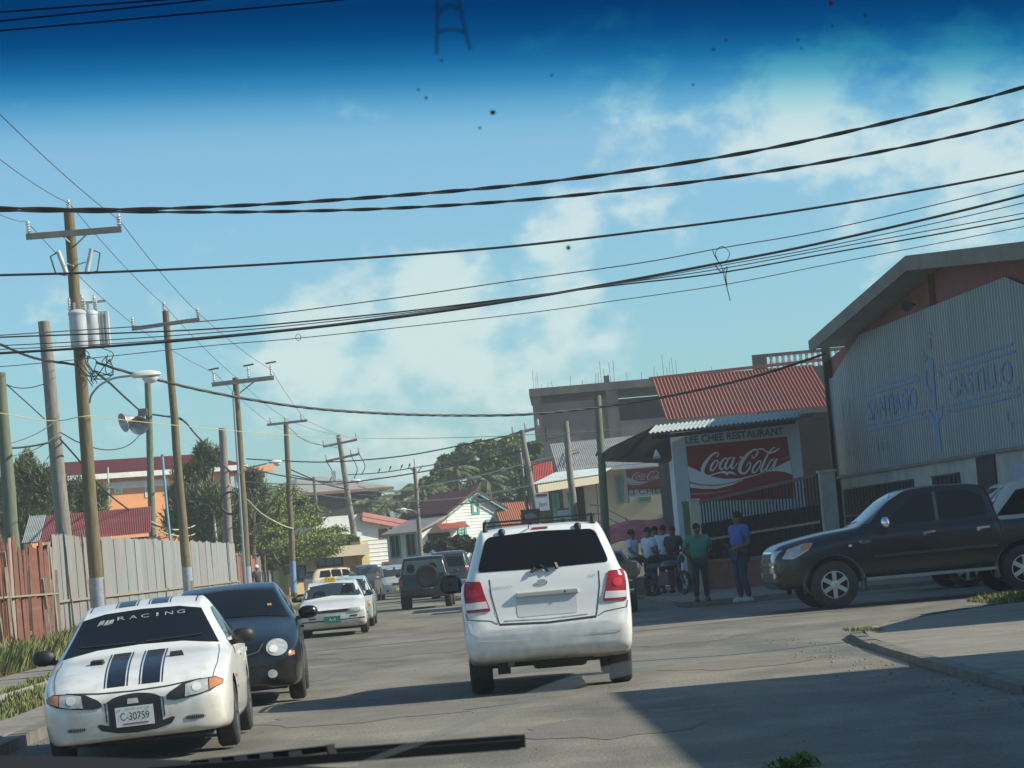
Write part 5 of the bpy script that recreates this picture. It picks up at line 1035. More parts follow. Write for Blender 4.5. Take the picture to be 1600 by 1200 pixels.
# big dark trees behind the gabled house
tree('broadleaf_tree', 'huge dark broadleaf tree towering behind the gabled house', cl([(720, 712, 24, 16), (750, 700, 30, 16), (785, 698, 28, 15), (812, 710, 20, 18), (700, 735, 22, 18), (735, 732, 34, 22), (775, 730, 34, 24), (812, 745, 24, 28), (755, 765, 44, 22), (800, 785, 30, 24), (770, 800, 30, 22), (828, 770, 16, 30), (820, 805, 20, 16), (845, 790, 20, 30)], 138, 3), 120000, .21, 37, M_dense, (ground_under(765, 880, 138), px(760, 750, 138), .6), None, shell=.15)
tree('broadleaf_tree', 'lower bushy tree left of the huge tree, above the red roof', cl([(672, 755, 20, 18), (695, 745, 22, 18), (690, 770, 28, 22), (665, 785, 20, 18), (650, 800, 16, 12), (640, 790, 10, 10), (715, 785, 20, 20), (640, 812, 14, 10)], 132, 2), 52000, .20, 38, M_dense, (ground_under(675, 880, 132), px(676, 790, 132), .4), None, shell=.15)
tree('clipped_tree', 'flat-topped clipped small tree in front of the gabled house', cl([(682, 852, 16, 9), (704, 848, 20, 10), (726, 848, 18, 10), (740, 856, 12, 9), (705, 858, 30, 8), (668, 858, 10, 7)], 88, .6), 22000, .09, 39, leafmat('clipped_leaves', (.05, .075, .025), (.07, .09, .03)), (ground_under(706, 905, 88), px(705, 858, 88), .14), None, cat='tree')
tree('broadleaf_tree', 'leafy mass beside the inn sign at the right of the street', cl([(828, 735, 12, 22), (833, 700, 10, 16), (822, 765, 10, 16)], 100, 1), 6000, .22, 40, M_dense, (ground_under(828, 880, 100), px(828, 740, 100), .2), None)
# palms
def palm(label, x, y, Y, spread, seed, xb=None, n=15):
    t = root('palm_tree', label, 'palm tree', 'palms behind the houses'); q = random.Random(seed); c = px(x, y, Y); mb = MB()
    for i in range(n):
        az = 2 * math.pi * i / n + q.uniform(-.2, .2); el = q.uniform(.1, 1.1); L = spread * q.uniform(.8, 1.1); pts = []
        for k in range(7):
            u = k / 6; pts.append(c + Vector((math.cos(az) * L * u * math.cos(el * (1 - u * .3)), math.sin(az) * L * u * math.cos(el * (1 - u * .3)), L * (u * math.sin(el) - .75 * u * u))))
        for k in range(6):
            a, b_ = pts[k], pts[k + 1]; d = (b_ - a).normalized(); s = d.cross(Vector((0, 0, 1))).normalized()
            for sg in (-1, 1):
                for f in (0, .33, .66):
                    p = a.lerp(b_, f); w = L * .26 * (1 - abs(k / 6 - .4)); tip = p + s * sg * w * .8 + d * w * .45 + Vector((0, 0, -w * .55)); mb.add([p, p + d * L * .055, tip], [(0, 1, 2)])
    f = mb.build('fronds', M_palm, t); f['kind'] = 'stuff'
    mb = MB(); mb.tube(spline([(c.x + q.uniform(-.6, .6), c.y, -.05), (c.x + .2, c.y, c.z * .5), c], 4), [.2 - .01 * i for i in range(9)], 8); mb.build('trunk', M_bark, t, 60)
palm('pale palm at the left edge of the tree mass', 627, 776, 130, 3.2, 1); palm('palm crown in front of the low bushy tree', 660, 772, 126, 2.6, 2); palm('palm showing over the white house roof, left one', 582, 790, 135, 2.6, 3)
palm('palm showing over the white house roof, right one', 605, 796, 134, 2.4, 4); palm('pale palm high in front of the huge dark tree', 712, 737, 128, 2.0, 5); palm('lower palm in front of the huge dark tree', 762, 752, 127, 2.0, 6)

t = root('leafy_weed', 'small dark leafy weed growing from the road at the bottom edge of the picture', 'plant'); c = px(1237, 1199, 11.72); V = leaves([((c.x - .06, c.y, .03), (.10, .08, .04)), ((c.x + .07, c.y + .03, .045), (.10, .08, .05))], 520, .036, 77, aspect=1.8, shell=0); k = len(V) // 4
np_mesh('leaves', V, np.arange(4 * k).reshape(k, 4), M_dense, t)['kind'] = 'stuff'

# ------------------------------------------------------------------ vehicles
def paint(name, c, rough=.3, coat=.6, dirt=None):
    m = paint0(name, c, rough, coat, dirt); nt = m.node_tree; N, L_ = nt.nodes, nt.links; b_ = N['Principled BSDF']   # road dust thrown up on the lower body
    tc = N.new('ShaderNodeTexCoord'); sp = N.new('ShaderNodeSeparateXYZ'); L_.new(tc.outputs['Object'], sp.inputs[0]); ns = N.new('ShaderNodeTexNoise'); L_.new(tc.outputs['Object'], ns.inputs[0]); ns.inputs['Scale'].default_value = 7; ns.inputs['Detail'].default_value = 8
    a_ = N.new('ShaderNodeMath'); a_.operation = 'MULTIPLY_ADD'; L_.new(ns.outputs[0], a_.inputs[0]); a_.inputs[1].default_value = -.9; L_.new(sp.outputs[2], a_.inputs[2]); mr = N.new('ShaderNodeMapRange'); L_.new(a_.outputs[0], mr.inputs[0]); mr.inputs[1].default_value = .35; mr.inputs[2].default_value = -.25; mr.inputs[4].default_value = .55
    mx = N.new('ShaderNodeMix'); mx.data_type = 'RGBA'; L_.new(mr.outputs[0], mx.inputs[0]); L_.new(b_.inputs['Base Color'].links[0].from_socket, mx.inputs[6]); mx.inputs[7].default_value = (.30, .265, .20, 1) if c[0] > .2 else (.045, .040, .031, 1); L_.new(mx.outputs[2], b_.inputs['Base Color']); return m
def paint0(name, c, rough=.3, coat=.6, dirt=None):
    m = mat(name, c, rough, coat=coat, dirt=dirt or (tuple(x * .55 + .06 for x in c), 3.5, .22), spec=.5); m.node_tree.nodes['Principled BSDF'].inputs['Coat Roughness'].default_value = .06; return m
M_pwhite = paint('white_paint', (.78, .79, .76)); M_pnavy = paint('dark_navy_paint', (.004, .006, .011), .25, .3, ((.03, .03, .03), 3, .15)); M_pblack = paint('black_truck_paint', (.002, .004, .008), .22, .28, ((.028, .026, .022), 2.2, .25))
M_pgreen = paint('dark_green_paint', (.004, .012, .013), .25, .4); M_psilver = paint('silver_paint', (.36, .38, .39), .35, .5); M_pcream = paint('pale_cream_paint', (.62, .56, .38), .4, .4); M_pgrey = paint('dark_grey_paint', (.05, .06, .075), .35, .5)
M_ptaxi = paint('taxi_white_paint', (.76, .77, .75))
M_tint = mat('tinted_glass', (.007, .009, .011), .05, spec=.3); M_carglass = mat('car_glass', (.03, .045, .05), .06, spec=.6)
M_tyre = mat('tyre_rubber', (.022, .022, .022), .85, col2=(.05, .047, .042), scale=6, bump=.2, bscale=40); M_rim = mat('alloy_rim', (.55, .56, .57), .3, metal=.8); M_trim = mat('black_trim', (.02, .02, .021), .55)
M_chrome = mat('chrome', (.75, .76, .78), .1, metal=1); M_red = mat('red_lamp', (.45, .012, .018), .12, col2=(.30, .008, .012), scale=22, coat=.8); M_amber = mat('amber_lamp', (.55, .22, .09), .15, coat=.8); M_clear = mat('headlamp_lens', (.50, .53, .52), .1, col2=(.30, .33, .33), scale=14, coat=1)
M_clear2 = mat('white_lamp', (.72, .70, .68), .12, coat=.8); M_plate = mat('number_plate', (.72, .74, .72), .5); M_gplate = mat('green_number_plate', (.02, .22, .12), .5); M_seam = mat('panel_gap', (.03, .03, .032), .8); M_under = mat('underbody', (.02, .019, .018), .95, col2=(.04, .036, .03), scale=5)
M_stripe = mat('racing_stripe', (.006, .008, .014), .3, coat=.35); M_taxisign = mat('taxi_sign_yellow', (.8, .62, .03), .5)

def pchip(xs, ys, x):
    xs, ys = np.asarray(xs, float), np.asarray(ys, float); h = np.diff(xs); d = np.diff(ys) / h; m = np.zeros(len(xs))
    for i in range(1, len(xs) - 1):
        if d[i - 1] * d[i] > 0: w1, w2 = 2 * h[i] + h[i - 1], h[i] + 2 * h[i - 1]; m[i] = (w1 + w2) / (w1 / d[i - 1] + w2 / d[i])
    m[0], m[-1] = d[0], d[-1]
    k = np.clip(np.searchsorted(xs, x) - 1, 0, len(h) - 1); t = (x - xs[k]) / h[k]
    return (ys[k] * (1 + 2 * t) * (1 - t) ** 2 + h[k] * m[k] * t * (1 - t) ** 2 + ys[k + 1] * t * t * (3 - 2 * t) - h[k + 1 - 1] * m[k + 1] * t * t * (1 - t))

class Car:
    """a vehicle body lofted from cross-sections; local axes: front at y=0 facing -Y, rear at y=L, ground z=0"""
    def __init__(s, name, label, cat, stations, body_m, group=None):
        s.root = thing(name, label, cat, (0, 0, 0), 0, group); s.st = np.array(stations, float); s.m = body_m
    def loft(s, wheels, wr, wellw=.30, nsub=4, dense=.07):
        st = s.st; y0, y1 = st[0, 0], st[-1, 0]
        ys = [y0]
        for a, b in zip(st[:-1, 0], st[1:, 0]):
            k = max(1, int(math.ceil((b - a) / dense))); ys += [a + (b - a) * (i + 1) / k for i in range(k)]
        ys = np.array(ys); par = [pchip(st[:, 0], st[:, j], ys) for j in range(1, 8)]
        rings = []
        for i, y in enumerate(ys):
            zb, w, zs, ws, wt, ze, zt = [p[i] for p in par]
            h = zs - zb
            P = [(0, zb), (.78 * w, zb), (.955 * w, zb + .07 * h), (.995 * w, zb + .35 * h), (w, zb + .6 * h), (.985 * w if w > ws else w, zs - .10 * h), (ws, zs), (ws + (wt - ws) * .5 + .012, zs + (ze - zs) * .5), (wt, ze), (wt * .86, ze + (zt - ze) * .55), (wt * .5, ze + (zt - ze) * .9), (0, zt)]
            S = spline([Vector((a, 0, b)) for a, b in P], nsub)
            S = [Vector((max(0, p.x), 0, p.z)) for p in S]
            ring = [(p.x, y, p.z) for p in S] + [(-p.x, y, p.z) for p in reversed(S[1:-1])]; rings.append(ring)
        n = len(rings[0]); V = [p for r in rings for p in r]; F = []
        for i in range(len(rings) - 1):
            for j in range(n): F.append((i * n + j, (i + 1) * n + j, (i + 1) * n + (j + 1) % n, i * n + (j + 1) % n))
        half = n // 2
        for base, flip in ((0, 0), ((len(rings) - 1) * n, 1)):    # end caps as strips between left and right
            for j in range(half):
                a, b, c, d = base + j, base + j + 1, base + (n - j - 1) % n, base + (n - j) % n
                q = [k for i_, k in enumerate((a, b, c, d)) if k not in (a, b, c, d)[:i_]]
                if len(q) > 2: F.append(tuple(reversed(q)) if flip else tuple(q))
        me = bpy.data.meshes.new('body'); me.from_pydata(V, [], F); bm = bmesh.new(); bm.from_mesh(me); bmesh.ops.remove_doubles(bm, verts=bm.verts, dist=1e-5); bmesh.ops.recalc_face_normals(bm, faces=bm.faces); bm.to_mesh(me)
        s.bvh = BVHTree.FromBMesh(bm); bm.free()
        me.materials.append(s.m); me.materials.append(M_under)
        o = bpy.data.objects.new('body', me); COL.objects.link(o)
        if wheels:
            cut = MB()
            for (wx, wy) in wheels:
                for sg in (-1, 1):
                    M = Matrix.Translation((sg * (wx + .25), wy, wr)) @ Matrix.Rotation(R(90), 4, 'Y'); cut.lathe([(wr + .055, -.25 - wellw), (wr + .055, .3)], 28, M=M, mi=1)
            c = cut.build('cut', [s.m, M_under]); md = o.modifiers.new('b', 'BOOLEAN'); md.object = c; md.operation = 'DIFFERENCE'; md.solver = 'EXACT'; md.material_mode = 'INDEX'
            dg = bpy.context.evaluated_depsgraph_get(); dg.update(); me2 = bpy.data.meshes.new_from_object(o.evaluated_get(dg)); o.modifiers.clear(); o.data = me2; me2.name = 'body'; bpy.data.objects.remove(c)
            me = me2
        me.polygons.foreach_set('use_smooth', [True] * len(me.polygons)); me.set_sharp_from_angle(angle=R(38)); o.parent = s.root; s.body = o; return s
    def hit(s, p, axis):             # p: 2D -> point and normal on the skin
        if axis == 'front': o, d = Vector((p[0], -5, p[1])), Vector((0, 1, 0))
        elif axis == 'rear': o, d = Vector((p[0], 12, p[1])), Vector((0, -1, 0))
        elif axis == 'top': o, d = Vector((p[0], p[1], 5)), Vector((0, 0, -1))
        elif axis == 'right': o, d = Vector((5, p[0], p[1])), Vector((-1, 0, 0))
        else: o, d = Vector((-5, p[0], p[1])), Vector((1, 0, 0))
        h = s.bvh.ray_cast(o, d)
        if h[0] is None:
            pt_ = {'front': Vector((p[0], s.st[0, 0], p[1])), 'rear': Vector((p[0], s.st[-1, 0], p[1])), 'top': Vector((p[0], p[1], 1.2)), 'right': Vector((1, p[0], p[1])), 'left': Vector((-1, p[0], p[1]))}[axis]
            h = s.bvh.find_nearest(pt_)
        n = h[1] if h[1].dot(d) < 0 else -h[1]
        return h[0], n
    def patch(s, name, poly, axis, m, lift=.006, res=.06, parent=None, edge=True):   # a panel that follows the skin
        pts = []; n = len(poly)
        for i in range(n):
            a, b = Vector(poly[i]), Vector(poly[(i + 1) % n]); k = max(1, int((b - a).length / res))
            pts += [a.lerp(b, j / k) for j in range(k)]
        nb = len(pts); xs = [p.x for p in pts]; ys = [p.y for p in pts]; inner = []
        def inside(x, y):
            c = False; j = n - 1
            for i in range(n):
                if (poly[i][1] > y) != (poly[j][1] > y) and x < (poly[j][0] - poly[i][0]) * (y - poly[i][1]) / (poly[j][1] - poly[i][1]) + poly[i][0]: c = not c
                j = i
            return c
        x = min(xs) + res * .5
        while x < max(xs):
            y = min(ys) + res * .5
            while y < max(ys):
                if inside(x, y) and min((Vector((x, y)) - p).length for p in pts) > res * .45: inner.append(Vector((x, y)))
                y += res
            x += res
        v, e, f, *_ = delaunay_2d_cdt(pts + inner, [(i, (i + 1) % nb) for i in range(nb)], [], 1, 1e-6)
        P, N = [], []
        for p in v: a, b = s.hit(p, axis); P.append(a); N.append(b)
        mb = MB(); F = []
        for t in f:
            nn = (P[t[1]] - P[t[0]]).cross(P[t[2]] - P[t[0]]); F.append(tuple(t) if nn.dot(N[t[0]]) > 0 else tuple(reversed(t)))
        mb.add([a + b * lift for a, b in zip(P, N)], F)
        if edge:
            cnt = {}
            for t in F:
                for i in range(len(t)): cnt.setdefault(tuple(sorted((t[i], t[(i + 1) % len(t)]))), []).append((t[i], t[(i + 1) % len(t)]))
            ed = [q[0] for q in cnt.values() if len(q) == 1]; b0 = len(P); mb.add([a - b * .004 for a, b in zip(P, N)], [])
            mb.f += [(b, a, b0 + a, b0 + b) for a, b in ed]; mb.m += [0] * len(ed)
        return mb.build(name, m, parent or s.root, 50)
    def both(s, name, poly, m, **k):  # on the two flanks
        return [s.patch(name, poly, ax, m, **k) for ax in ('right', 'left')]
    def mirror(s, name, poly, axis, m, *a_, **k):
        return [s.patch(name, poly, axis, m, *a_, **k), s.patch(name, [(-a, b) for a, b in reversed(poly)], axis, m, *a_, **k)]
    def line(s, name, pts, axis, m=None, w=.006, lift=.003, parent=None):
        L_ = [Vector(p) for p in pts]; v = []
        dense = []
        for a, b in zip(L_, L_[1:]): k = max(1, int((b - a).length / .05)); dense += [a.lerp(b, i / k) for i in range(k)]
        dense.append(L_[-1]); f = []
        for i, p in enumerate(dense):
            t = (dense[min(i + 1, len(dense) - 1)] - dense[max(0, i - 1)]).normalized(); nn = Vector((-t.y, t.x)) * w / 2
            for q in (p + nn, p - nn): a, b = s.hit(q, axis); v.append(a + b * lift)
            if i: f.append((2 * i - 2, 2 * i - 1, 2 * i + 1, 2 * i))
        mb = MB(); mb.add(v, f); return mb.build(name, m or M_seam, parent or s.root)
    def text(s, name, txt, org, w, h, axis, m, lift=.008, parent=None, flip=1):
        v, f = text_mesh(txt); x0, x1 = min(p[0] for p in v), max(p[0] for p in v); y0, y1 = min(p[1] for p in v), max(p[1] for p in v); P = []
        for p in v:
            a, b = s.hit((org[0] + flip * (p[0] - x0) / (x1 - x0) * w, org[1] + (p[1] - y0) / (y1 - y0) * h), axis); P.append(a + b * lift)
        mb = MB(); mb.add(P, f); return mb.build(name, m, parent or s.root)
    def wheel(s, x, y, r, w, rim, spokes=6, style='alloy', sg=1, rim_m=None):
        M = Matrix.Rotation(R(90) * sg, 4, 'Y'); mb = MB(); h = w / 2
        mb.lathe([(rim * .98, -h + .01), (rim + .02, -h), (r - .03, -h + .005), (r - .008, -h + .025), (r, -h * .6), (r, h * .6), (r - .008, h - .025), (r - .03, h - .005), (rim + .02, h), (rim * .98, h - .012), (rim * .96, -h + .012)], 32, M=M, closed=True)
        o = mb.build('wheel', M_tyre, s.root, 40, loc=(x, y, r)); mb = MB()
        mb.lathe([(rim, h - .015), (rim * .93, h - .012), (rim * .88, h - .045), (rim * .86, -h + .03), (rim, -h + .02)], 28, M=M, closed=True)
        mb.lathe([(.0, h - .06), (rim * .88, h - .06)], 20, M=M, mi=1)
        mb.lathe([(.07, h - .058), (.065, h - .02), (.03, h - .012), (.001, h - .012)], 14, M=M)
        for k in range(spokes):
            a = 2 * math.pi * k / spokes; d = M.to_3x3() @ Vector((math.cos(a), math.sin(a), 0)); ax = M.to_3x3() @ Vector((0, 0, 1))
            mb.bar(d * .05 + ax * (h - .035), d * rim * .93 + ax * (h - .03), rim * (.30 if style == 'alloy' else .2), .03, up=ax)
        mb.build('rim', [rim_m or M_rim, M_under], o, 40); return o
    def box(s, name, c, d, m, parent=None, bev=0, **k):
        mb = MB(); mb.box(c, d, **k); o = mb.build(name, m, parent or s.root)
        if bev:
            md = o.modifiers.new('bevel', 'BEVEL'); md.width = bev; md.segments = 2
        return o
    def place(s, x, y, rz, roll=0): s.root.location = (x, y, 0); s.root.rotation_euler = (0, roll, rz); return s
    def door_mirror(s, x, y, z, m, sz=(.20, .11, .15), arm=True):
        for sg in (-1, 1):
            mb = MB(); M = Matrix.Translation((sg * x, y, z)) @ Matrix.Diagonal((sz[0] / 2, sz[1] / 2, sz[2] / 2, 1))
            mb.lathe([(.05, -1), (.55, -.9), (.9, -.55), (1, 0), (.9, .55), (.55, .9), (.05, 1)], 12, M=M)
            if arm: mb.bar((sg * (x - .06), y + .02, z - sz[2] * .3), (sg * (x - .24), y + .02, z - sz[2] * .5), .07, .05)
            o = mb.build('door_mirror', m, s.root, 60)
            mb = MB(); mb.box((sg * x, y + sz[1] * .42, z), (sz[0] * .7, .02, sz[2] * .7)); mb.build('mirror_glass', M_carglass, o)
def ell(cx, cy, rx, ry, n=20, a0=0, a1=2 * math.pi): return [(cx + rx * math.cos(a0 + (a1 - a0) * i / n), cy + ry * math.sin(a0 + (a1 - a0) * i / n)) for i in range(n)]

M_reflector = mat('lamp_reflector', (.62, .63, .60), .25)
# ---- white striped sedan (front left)
#      y    zb   w    zs   ws   wt   ze   zt
ST = [(0, .245, .56, .50, .50, .40, .545, .565), (.025, .222, .66, .54, .61, .50, .585, .61), (.09, .205, .75, .59, .71, .58, .632, .655), (.22, .20, .80, .64, .765, .64, .69, .715), (.45, .19, .838, .71, .80, .68, .765, .80), (.85, .185, .85, .80, .81, .70, .85, .885),
      (1.22, .185, .85, .86, .81, .70, .905, .94), (1.34, .185, .85, .875, .815, .70, .945, .985), (1.70, .185, .85, .90, .81, .635, 1.12, 1.165), (2.08, .185, .85, .915, .80, .57, 1.295, 1.34), (2.6, .185, .85, .93, .80, .565, 1.35, 1.40), (3.15, .185, .845, .945, .79, .56, 1.30, 1.345), (3.7, .195, .835, .955, .78, .60, 1.04, 1.08), (3.86, .20, .83, .955, .77, .64, .99, 1.01), (4.2, .22, .81, .93, .75, .62, .95, .97), (4.38, .28, .76, .87, .70, .56, .89, .91), (4.43, .33, .70, .80, .64, .5, .82, .84)]
c = Car('striped_sedan', 'white sedan with twin dark racing stripes and plate C-30759, parked front left', 'car', ST, M_pwhite).loft([(.76, .86), (.76, 3.36)], .30)
for (x, y) in ((.745, .86), (.745, 3.36)):
    for sg in (-1, 1): c.wheel(sg * x, y, .30, .20, .215, 5, sg=sg, rim_m=M_chrome)
c.patch('windscreen', [(-.72, .935), (-.4, .985), (0, .998), (.4, .985), (.72, .935), (.645, 1.08), (.555, 1.26), (.35, 1.30), (0, 1.312), (-.35, 1.30), (-.555, 1.26), (-.645, 1.08)], 'front', M_tint, .006, .07)
ws_ = c.root.children[-1]
M_dull = mat('worn_white_vinyl', (.42, .44, .45), .6, col2=(.2, .21, .22), scale=25); [c.text('letter', ch, (-.23 + .112 * i + (.03 if ch == 'I' else 0), 1.225), .02 if ch == 'I' else .075, .032, 'front', M_dull, .012, ws_) for i, ch in enumerate('RACING')]
for k, (x, w) in enumerate(((-.42, .05), (-.36, .03), (-.33, .05))): c.patch('windscreen_emblem', [(x, 1.195), (x + w, 1.205), (x + w + .02, 1.242), (x + .03, 1.236)], 'front', M_dull, .011, .05, ws_)
c.both('side_window', [(1.75, .955), (2.15, 1.20), (2.28, 1.255), (2.62, 1.27), (2.64, .965)], M_tint); c.both('side_window', [(2.70, .965), (2.69, 1.265), (3.05, 1.235), (3.45, 1.0), (3.40, .975)], M_tint)
c.patch('rear_window', [(-.6, 1.04), (.6, 1.04), (.5, 1.25), (-.5, 1.25)], 'rear', M_tint)
for sgn in (-1, 1):
    f = lambda P: [(sgn * a, b) for a, b in P] if sgn > 0 else [(-a, b) for a, b in reversed(P)]
    for y0_, y1_, ax in ((.12, 1.2, 'top'), (2.14, 3.1, 'top'), (3.92, 4.3, 'top')):
        c.patch('stripe', f([(.075, y0_), (.235, y0_), (.235, y1_), (.075, y1_)]), ax, M_stripe, .004, .09)
        c.patch('pinstripe', f([(.25, y0_), (.261, y0_), (.261, y1_), (.25, y1_)]), ax, M_stripe, .004, .09); c.patch('pinstripe', f([(.049, y0_), (.06, y0_), (.06, y1_), (.049, y1_)]), ax, M_stripe, .004, .09)
    c.patch('pinstripe', f([(.25, .375), (.261, .375), (.261, .535), (.25, .535)]), 'front', M_stripe, .004, .06)
    hl = c.patch('headlight', f([(.285, .515), (.36, .500), (.52, .515), (.68, .545), (.775, .59), (.785, .625), (.72, .655), (.58, .652), (.42, .625), (.32, .575), (.288, .545)]), 'front', M_trim, .008, .04)
    c.patch('lamp_lens', f([(.45, .520), (.56, .530), (.655, .549), (.655, .640), (.56, .638), (.46, .617)]), 'front', M_clear, .014, .035, hl); c.patch('indicator', f([(.665, .553), (.765, .592), (.775, .62), (.72, .643), (.665, .640)]), 'front', M_amber, .014, .035, hl)
    v_ = c.patch('bumper_vent', f(ell(.52, .335, .095, .024)), 'front', M_greyroof, .003, .04)
    c.patch('reflector', f(ell(.555, .588, .040, .036, 14)), 'front', M_reflector, .017, .03, hl)
    for k in range(8): c.patch('vent_slot', f([(.45 + k * .019, .322), (.461 + k * .019, .322), (.461 + k * .019, .347), (.45 + k * .019, .347)]), 'front', M_black, .006, .05, v_)
    mb = MB(); p, n_ = c.hit((sgn * .36, .80), 'top'); mb.box((0, 0, 0), (.13, .085, .045), taper=.8, M=n_.to_track_quat('Z', 'Y').to_matrix()); mb.build('bonnet_vent', M_trim, c.root, loc=p + n_ * .012)
    c.line('bonnet_seam', f([(.70, .20), (.735, .55), (.735, 1.0), (.72, 1.28)]) if sgn > 0 else f([(.70, .20), (.735, .55), (.735, 1.0), (.72, 1.28)]), 'top')
    c.line('roof_seam', f([(.50, 2.14), (.50, 3.1)]), 'top', w=.012)
c.line('bonnet_front_seam', [(-.60, .655), (-.3, .628), (0, .62), (.3, .628), (.60, .655)], 'front', w=.012)
c.patch('grille', [(-.27, .545)] + ell(0, .50, .27, .10, 16, math.pi * .9, math.pi * .1) + [(.27, .545), (.2, .525), (.12, .50), (-.12, .50), (-.2, .525)], 'front', M_trim, .007, .04)
c.patch('grille_stripe', [(-.06, .515), (.04, .515), (.035, .56), (-.055, .56)], 'front', M_pwhite, .011, .04)
c.patch('air_intake', [(-.345, .352), (-.32, .362), (-.2, .33), (.2, .33), (.32, .362), (.345, .352), (.31, .305), (.17, .268), (0, .258), (-.17, .268), (-.31, .305)], 'front', M_trim, .008, .03)
c.patch('plate_mount', [(-.235, .31), (.235, .31), (.235, .53), (-.235, .53)], 'front', M_stripe, .004, .04)
mb = MB(); mb.box((-.005, -.02, .405), (.335, .012, .172)); pl = mb.build('number_plate', M_plate, c.root)
lettering('plate_lettering', 'C-30759', M_black, pl, (-.132, -.027, .372), (1, 0, 0), (0, 0, 1), .255, .068, .002); lettering('plate_small_lettering', 'BELIZE  C.A.', M_fadeblue, pl, (-.085, -.027, .463), (1, 0, 0), (0, 0, 1), .16, .013, .002); mb = MB(); mb.box((0, -.0275, .343), (.22, .002, .01)); mb.build('plate_line', M_signred, pl)
for xx in (-.13, .12): mb = MB(); mb.lathe([(.008, 0), (.006, .004)], 8, M=Matrix.Translation((xx, -.0265, .47)) @ Matrix.Rotation(R(90), 4, 'X')); mb.build('plate_bolt', M_chrome, pl)
for ax in ('right', 'left'):
    c.line('door_seam', [(1.62, .93), (1.58, .6), (1.60, .24), (2.66, .24), (2.68, .95)], ax); c.line('door_seam', [(2.68, .24), (3.15, .26), (3.35, .7), (3.50, .96)], ax); c.line('rub_strip', [(1.3, .52), (3.0, .53)], ax, M_pwhite, .035, .008)
    for yy in (2.52, 3.28): p, n_ = c.hit((yy, .80), ax); mb = MB(); mb.box(p + n_ * .015, (.03, .16, .035)); mb.build('door_handle', M_pwhite, c.root)
    p, n_ = c.hit((1.15, .62), ax); mb = MB(); mb.box(p + n_ * .004, (.02, .08, .03)); mb.build('side_lamp', M_amber, c.root)
c.door_mirror(.93, 1.66, .965, M_trim, (.22, .13, .15))
c.mirror('wiper', [(.05, 1.003), (.56, 1.012), (.56, 1.02), (.05, 1.012)], 'front', M_trim, .016, .08)
c.box('underbody', (0, 2.2, .22), (1.3, 3.9, .10), M_under)
c.place(-2.93, 15.86 * KY, R(1.1), R(-1.8))

# ---- dark sedan behind it
ST = [(0, .28, .54, .52, .48, .40, .565, .59), (.03, .24, .66, .57, .60, .5, .62, .645), (.12, .20, .77, .64, .72, .58, .685, .715), (.3, .19, .82, .70, .77, .65, .755, .79), (.6, .185, .85, .78, .80, .68, .83, .87), (1.0, .185, .855, .87, .82, .70, .91, .955), (1.25, .185, .855, .91, .82, .70, .965, 1.01), (1.6, .185, .855, .94, .82, .66, 1.13, 1.18), (2.1, .185, .855, .96, .81, .59, 1.34, 1.385), (2.6, .185, .855, .975, .81, .585, 1.39, 1.435), (3.2, .185, .85, .985, .80, .58, 1.34, 1.38), (3.75, .195, .84, .99, .79, .60, 1.09, 1.13), (4.0, .21, .82, .98, .77, .62, 1.01, 1.03), (4.3, .26, .77, .92, .71, .56, .95, .97), (4.4, .33, .70, .82, .64, .5, .85, .87)]
c = Car('dark_sedan', 'dark navy sedan with round headlight parked behind the striped sedan', 'car', ST, M_pnavy).loft([(.76, .92), (.76, 3.56)], .31)
for (x, y) in ((.755, .92), (.755, 3.56)):
    for sg in (-1, 1): c.wheel(sg * x, y, .31, .20, .215, 6, sg=sg)
c.patch('windscreen', [(-.73, .985), (-.4, 1.03), (0, 1.045), (.4, 1.03), (.73, .985), (.65, 1.13), (.56, 1.315), (0, 1.37), (-.56, 1.315), (-.65, 1.13)], 'front', M_tint, .006, .08); ws_ = c.root.children[-1]
c.patch('sticker', [(.48, 1.13), (.53, 1.13), (.525, 1.155), (.475, 1.155)], 'front', M_amber, .012, .05, ws_)
c.both('side_window', [(1.72, 1.005), (2.15, 1.27), (2.3, 1.325), (2.66, 1.345), (2.68, 1.015)], M_tint); c.both('side_window', [(2.73, 1.015), (2.72, 1.345), (3.1, 1.305), (3.5, 1.06), (3.45, 1.025)], M_tint)
for sgn in (-1, 1):
    f = lambda P: [(sgn * a, b) for a, b in P] if sgn > 0 else [(-a, b) for a, b in reversed(P)]
    hl = c.patch('headlight', f(ell(.575, .655, .125, .095, 24)), 'front', M_clear, .010, .035); c.patch('lamp_rim', f([q_ for q_ in ell(.535, .64, .05, .04, 14)]), 'front', M_clear2, .016, .03, hl)
    c.patch('indicator', f([(.70, .545), (.77, .555), (.77, .60), (.70, .592)]), 'front', M_amber, .008, .03); c.patch('fog_lamp', f(ell(.50, .36, .055, .05)), 'front', M_clear2, .008, .03)
c.patch('grille', [(-.34, .40), (.34, .40), (.38, .28), (-.38, .28)], 'front', M_trim, .005, .06); c.patch('upper_grille', [(-.22, .545), (.22, .545), (.18, .50), (-.18, .50)], 'front', M_trim, .005, .05)
c.line('bonnet_front_seam', [(-.42, .72), (-.36, .63), (-.15, .585), (.15, .585), (.36, .63), (.42, .72)], 'front', w=.010, m=M_gwire)
for ax in ('right', 'left'):
    c.line('door_seam', [(1.62, .96), (1.58, .6), (1.60, .24), (2.68, .24), (2.7, .98)], ax); c.line('door_seam', [(2.72, .24), (3.2, .27), (3.5, 1.0)], ax)
    p, n_ = c.hit((2.55, .83), ax); mb = MB(); mb.box(p + n_ * .015, (.03, .16, .035)); mb.build('door_handle', M_pnavy, c.root)
c.door_mirror(.96, 1.68, 1.01, M_pnavy, (.24, .15, .16)); c.box('underbody', (0, 2.2, .22), (1.3, 3.9, .10), M_under)
c.place(-2.76, 21.0 * KY, R(2.0), R(-1.2))

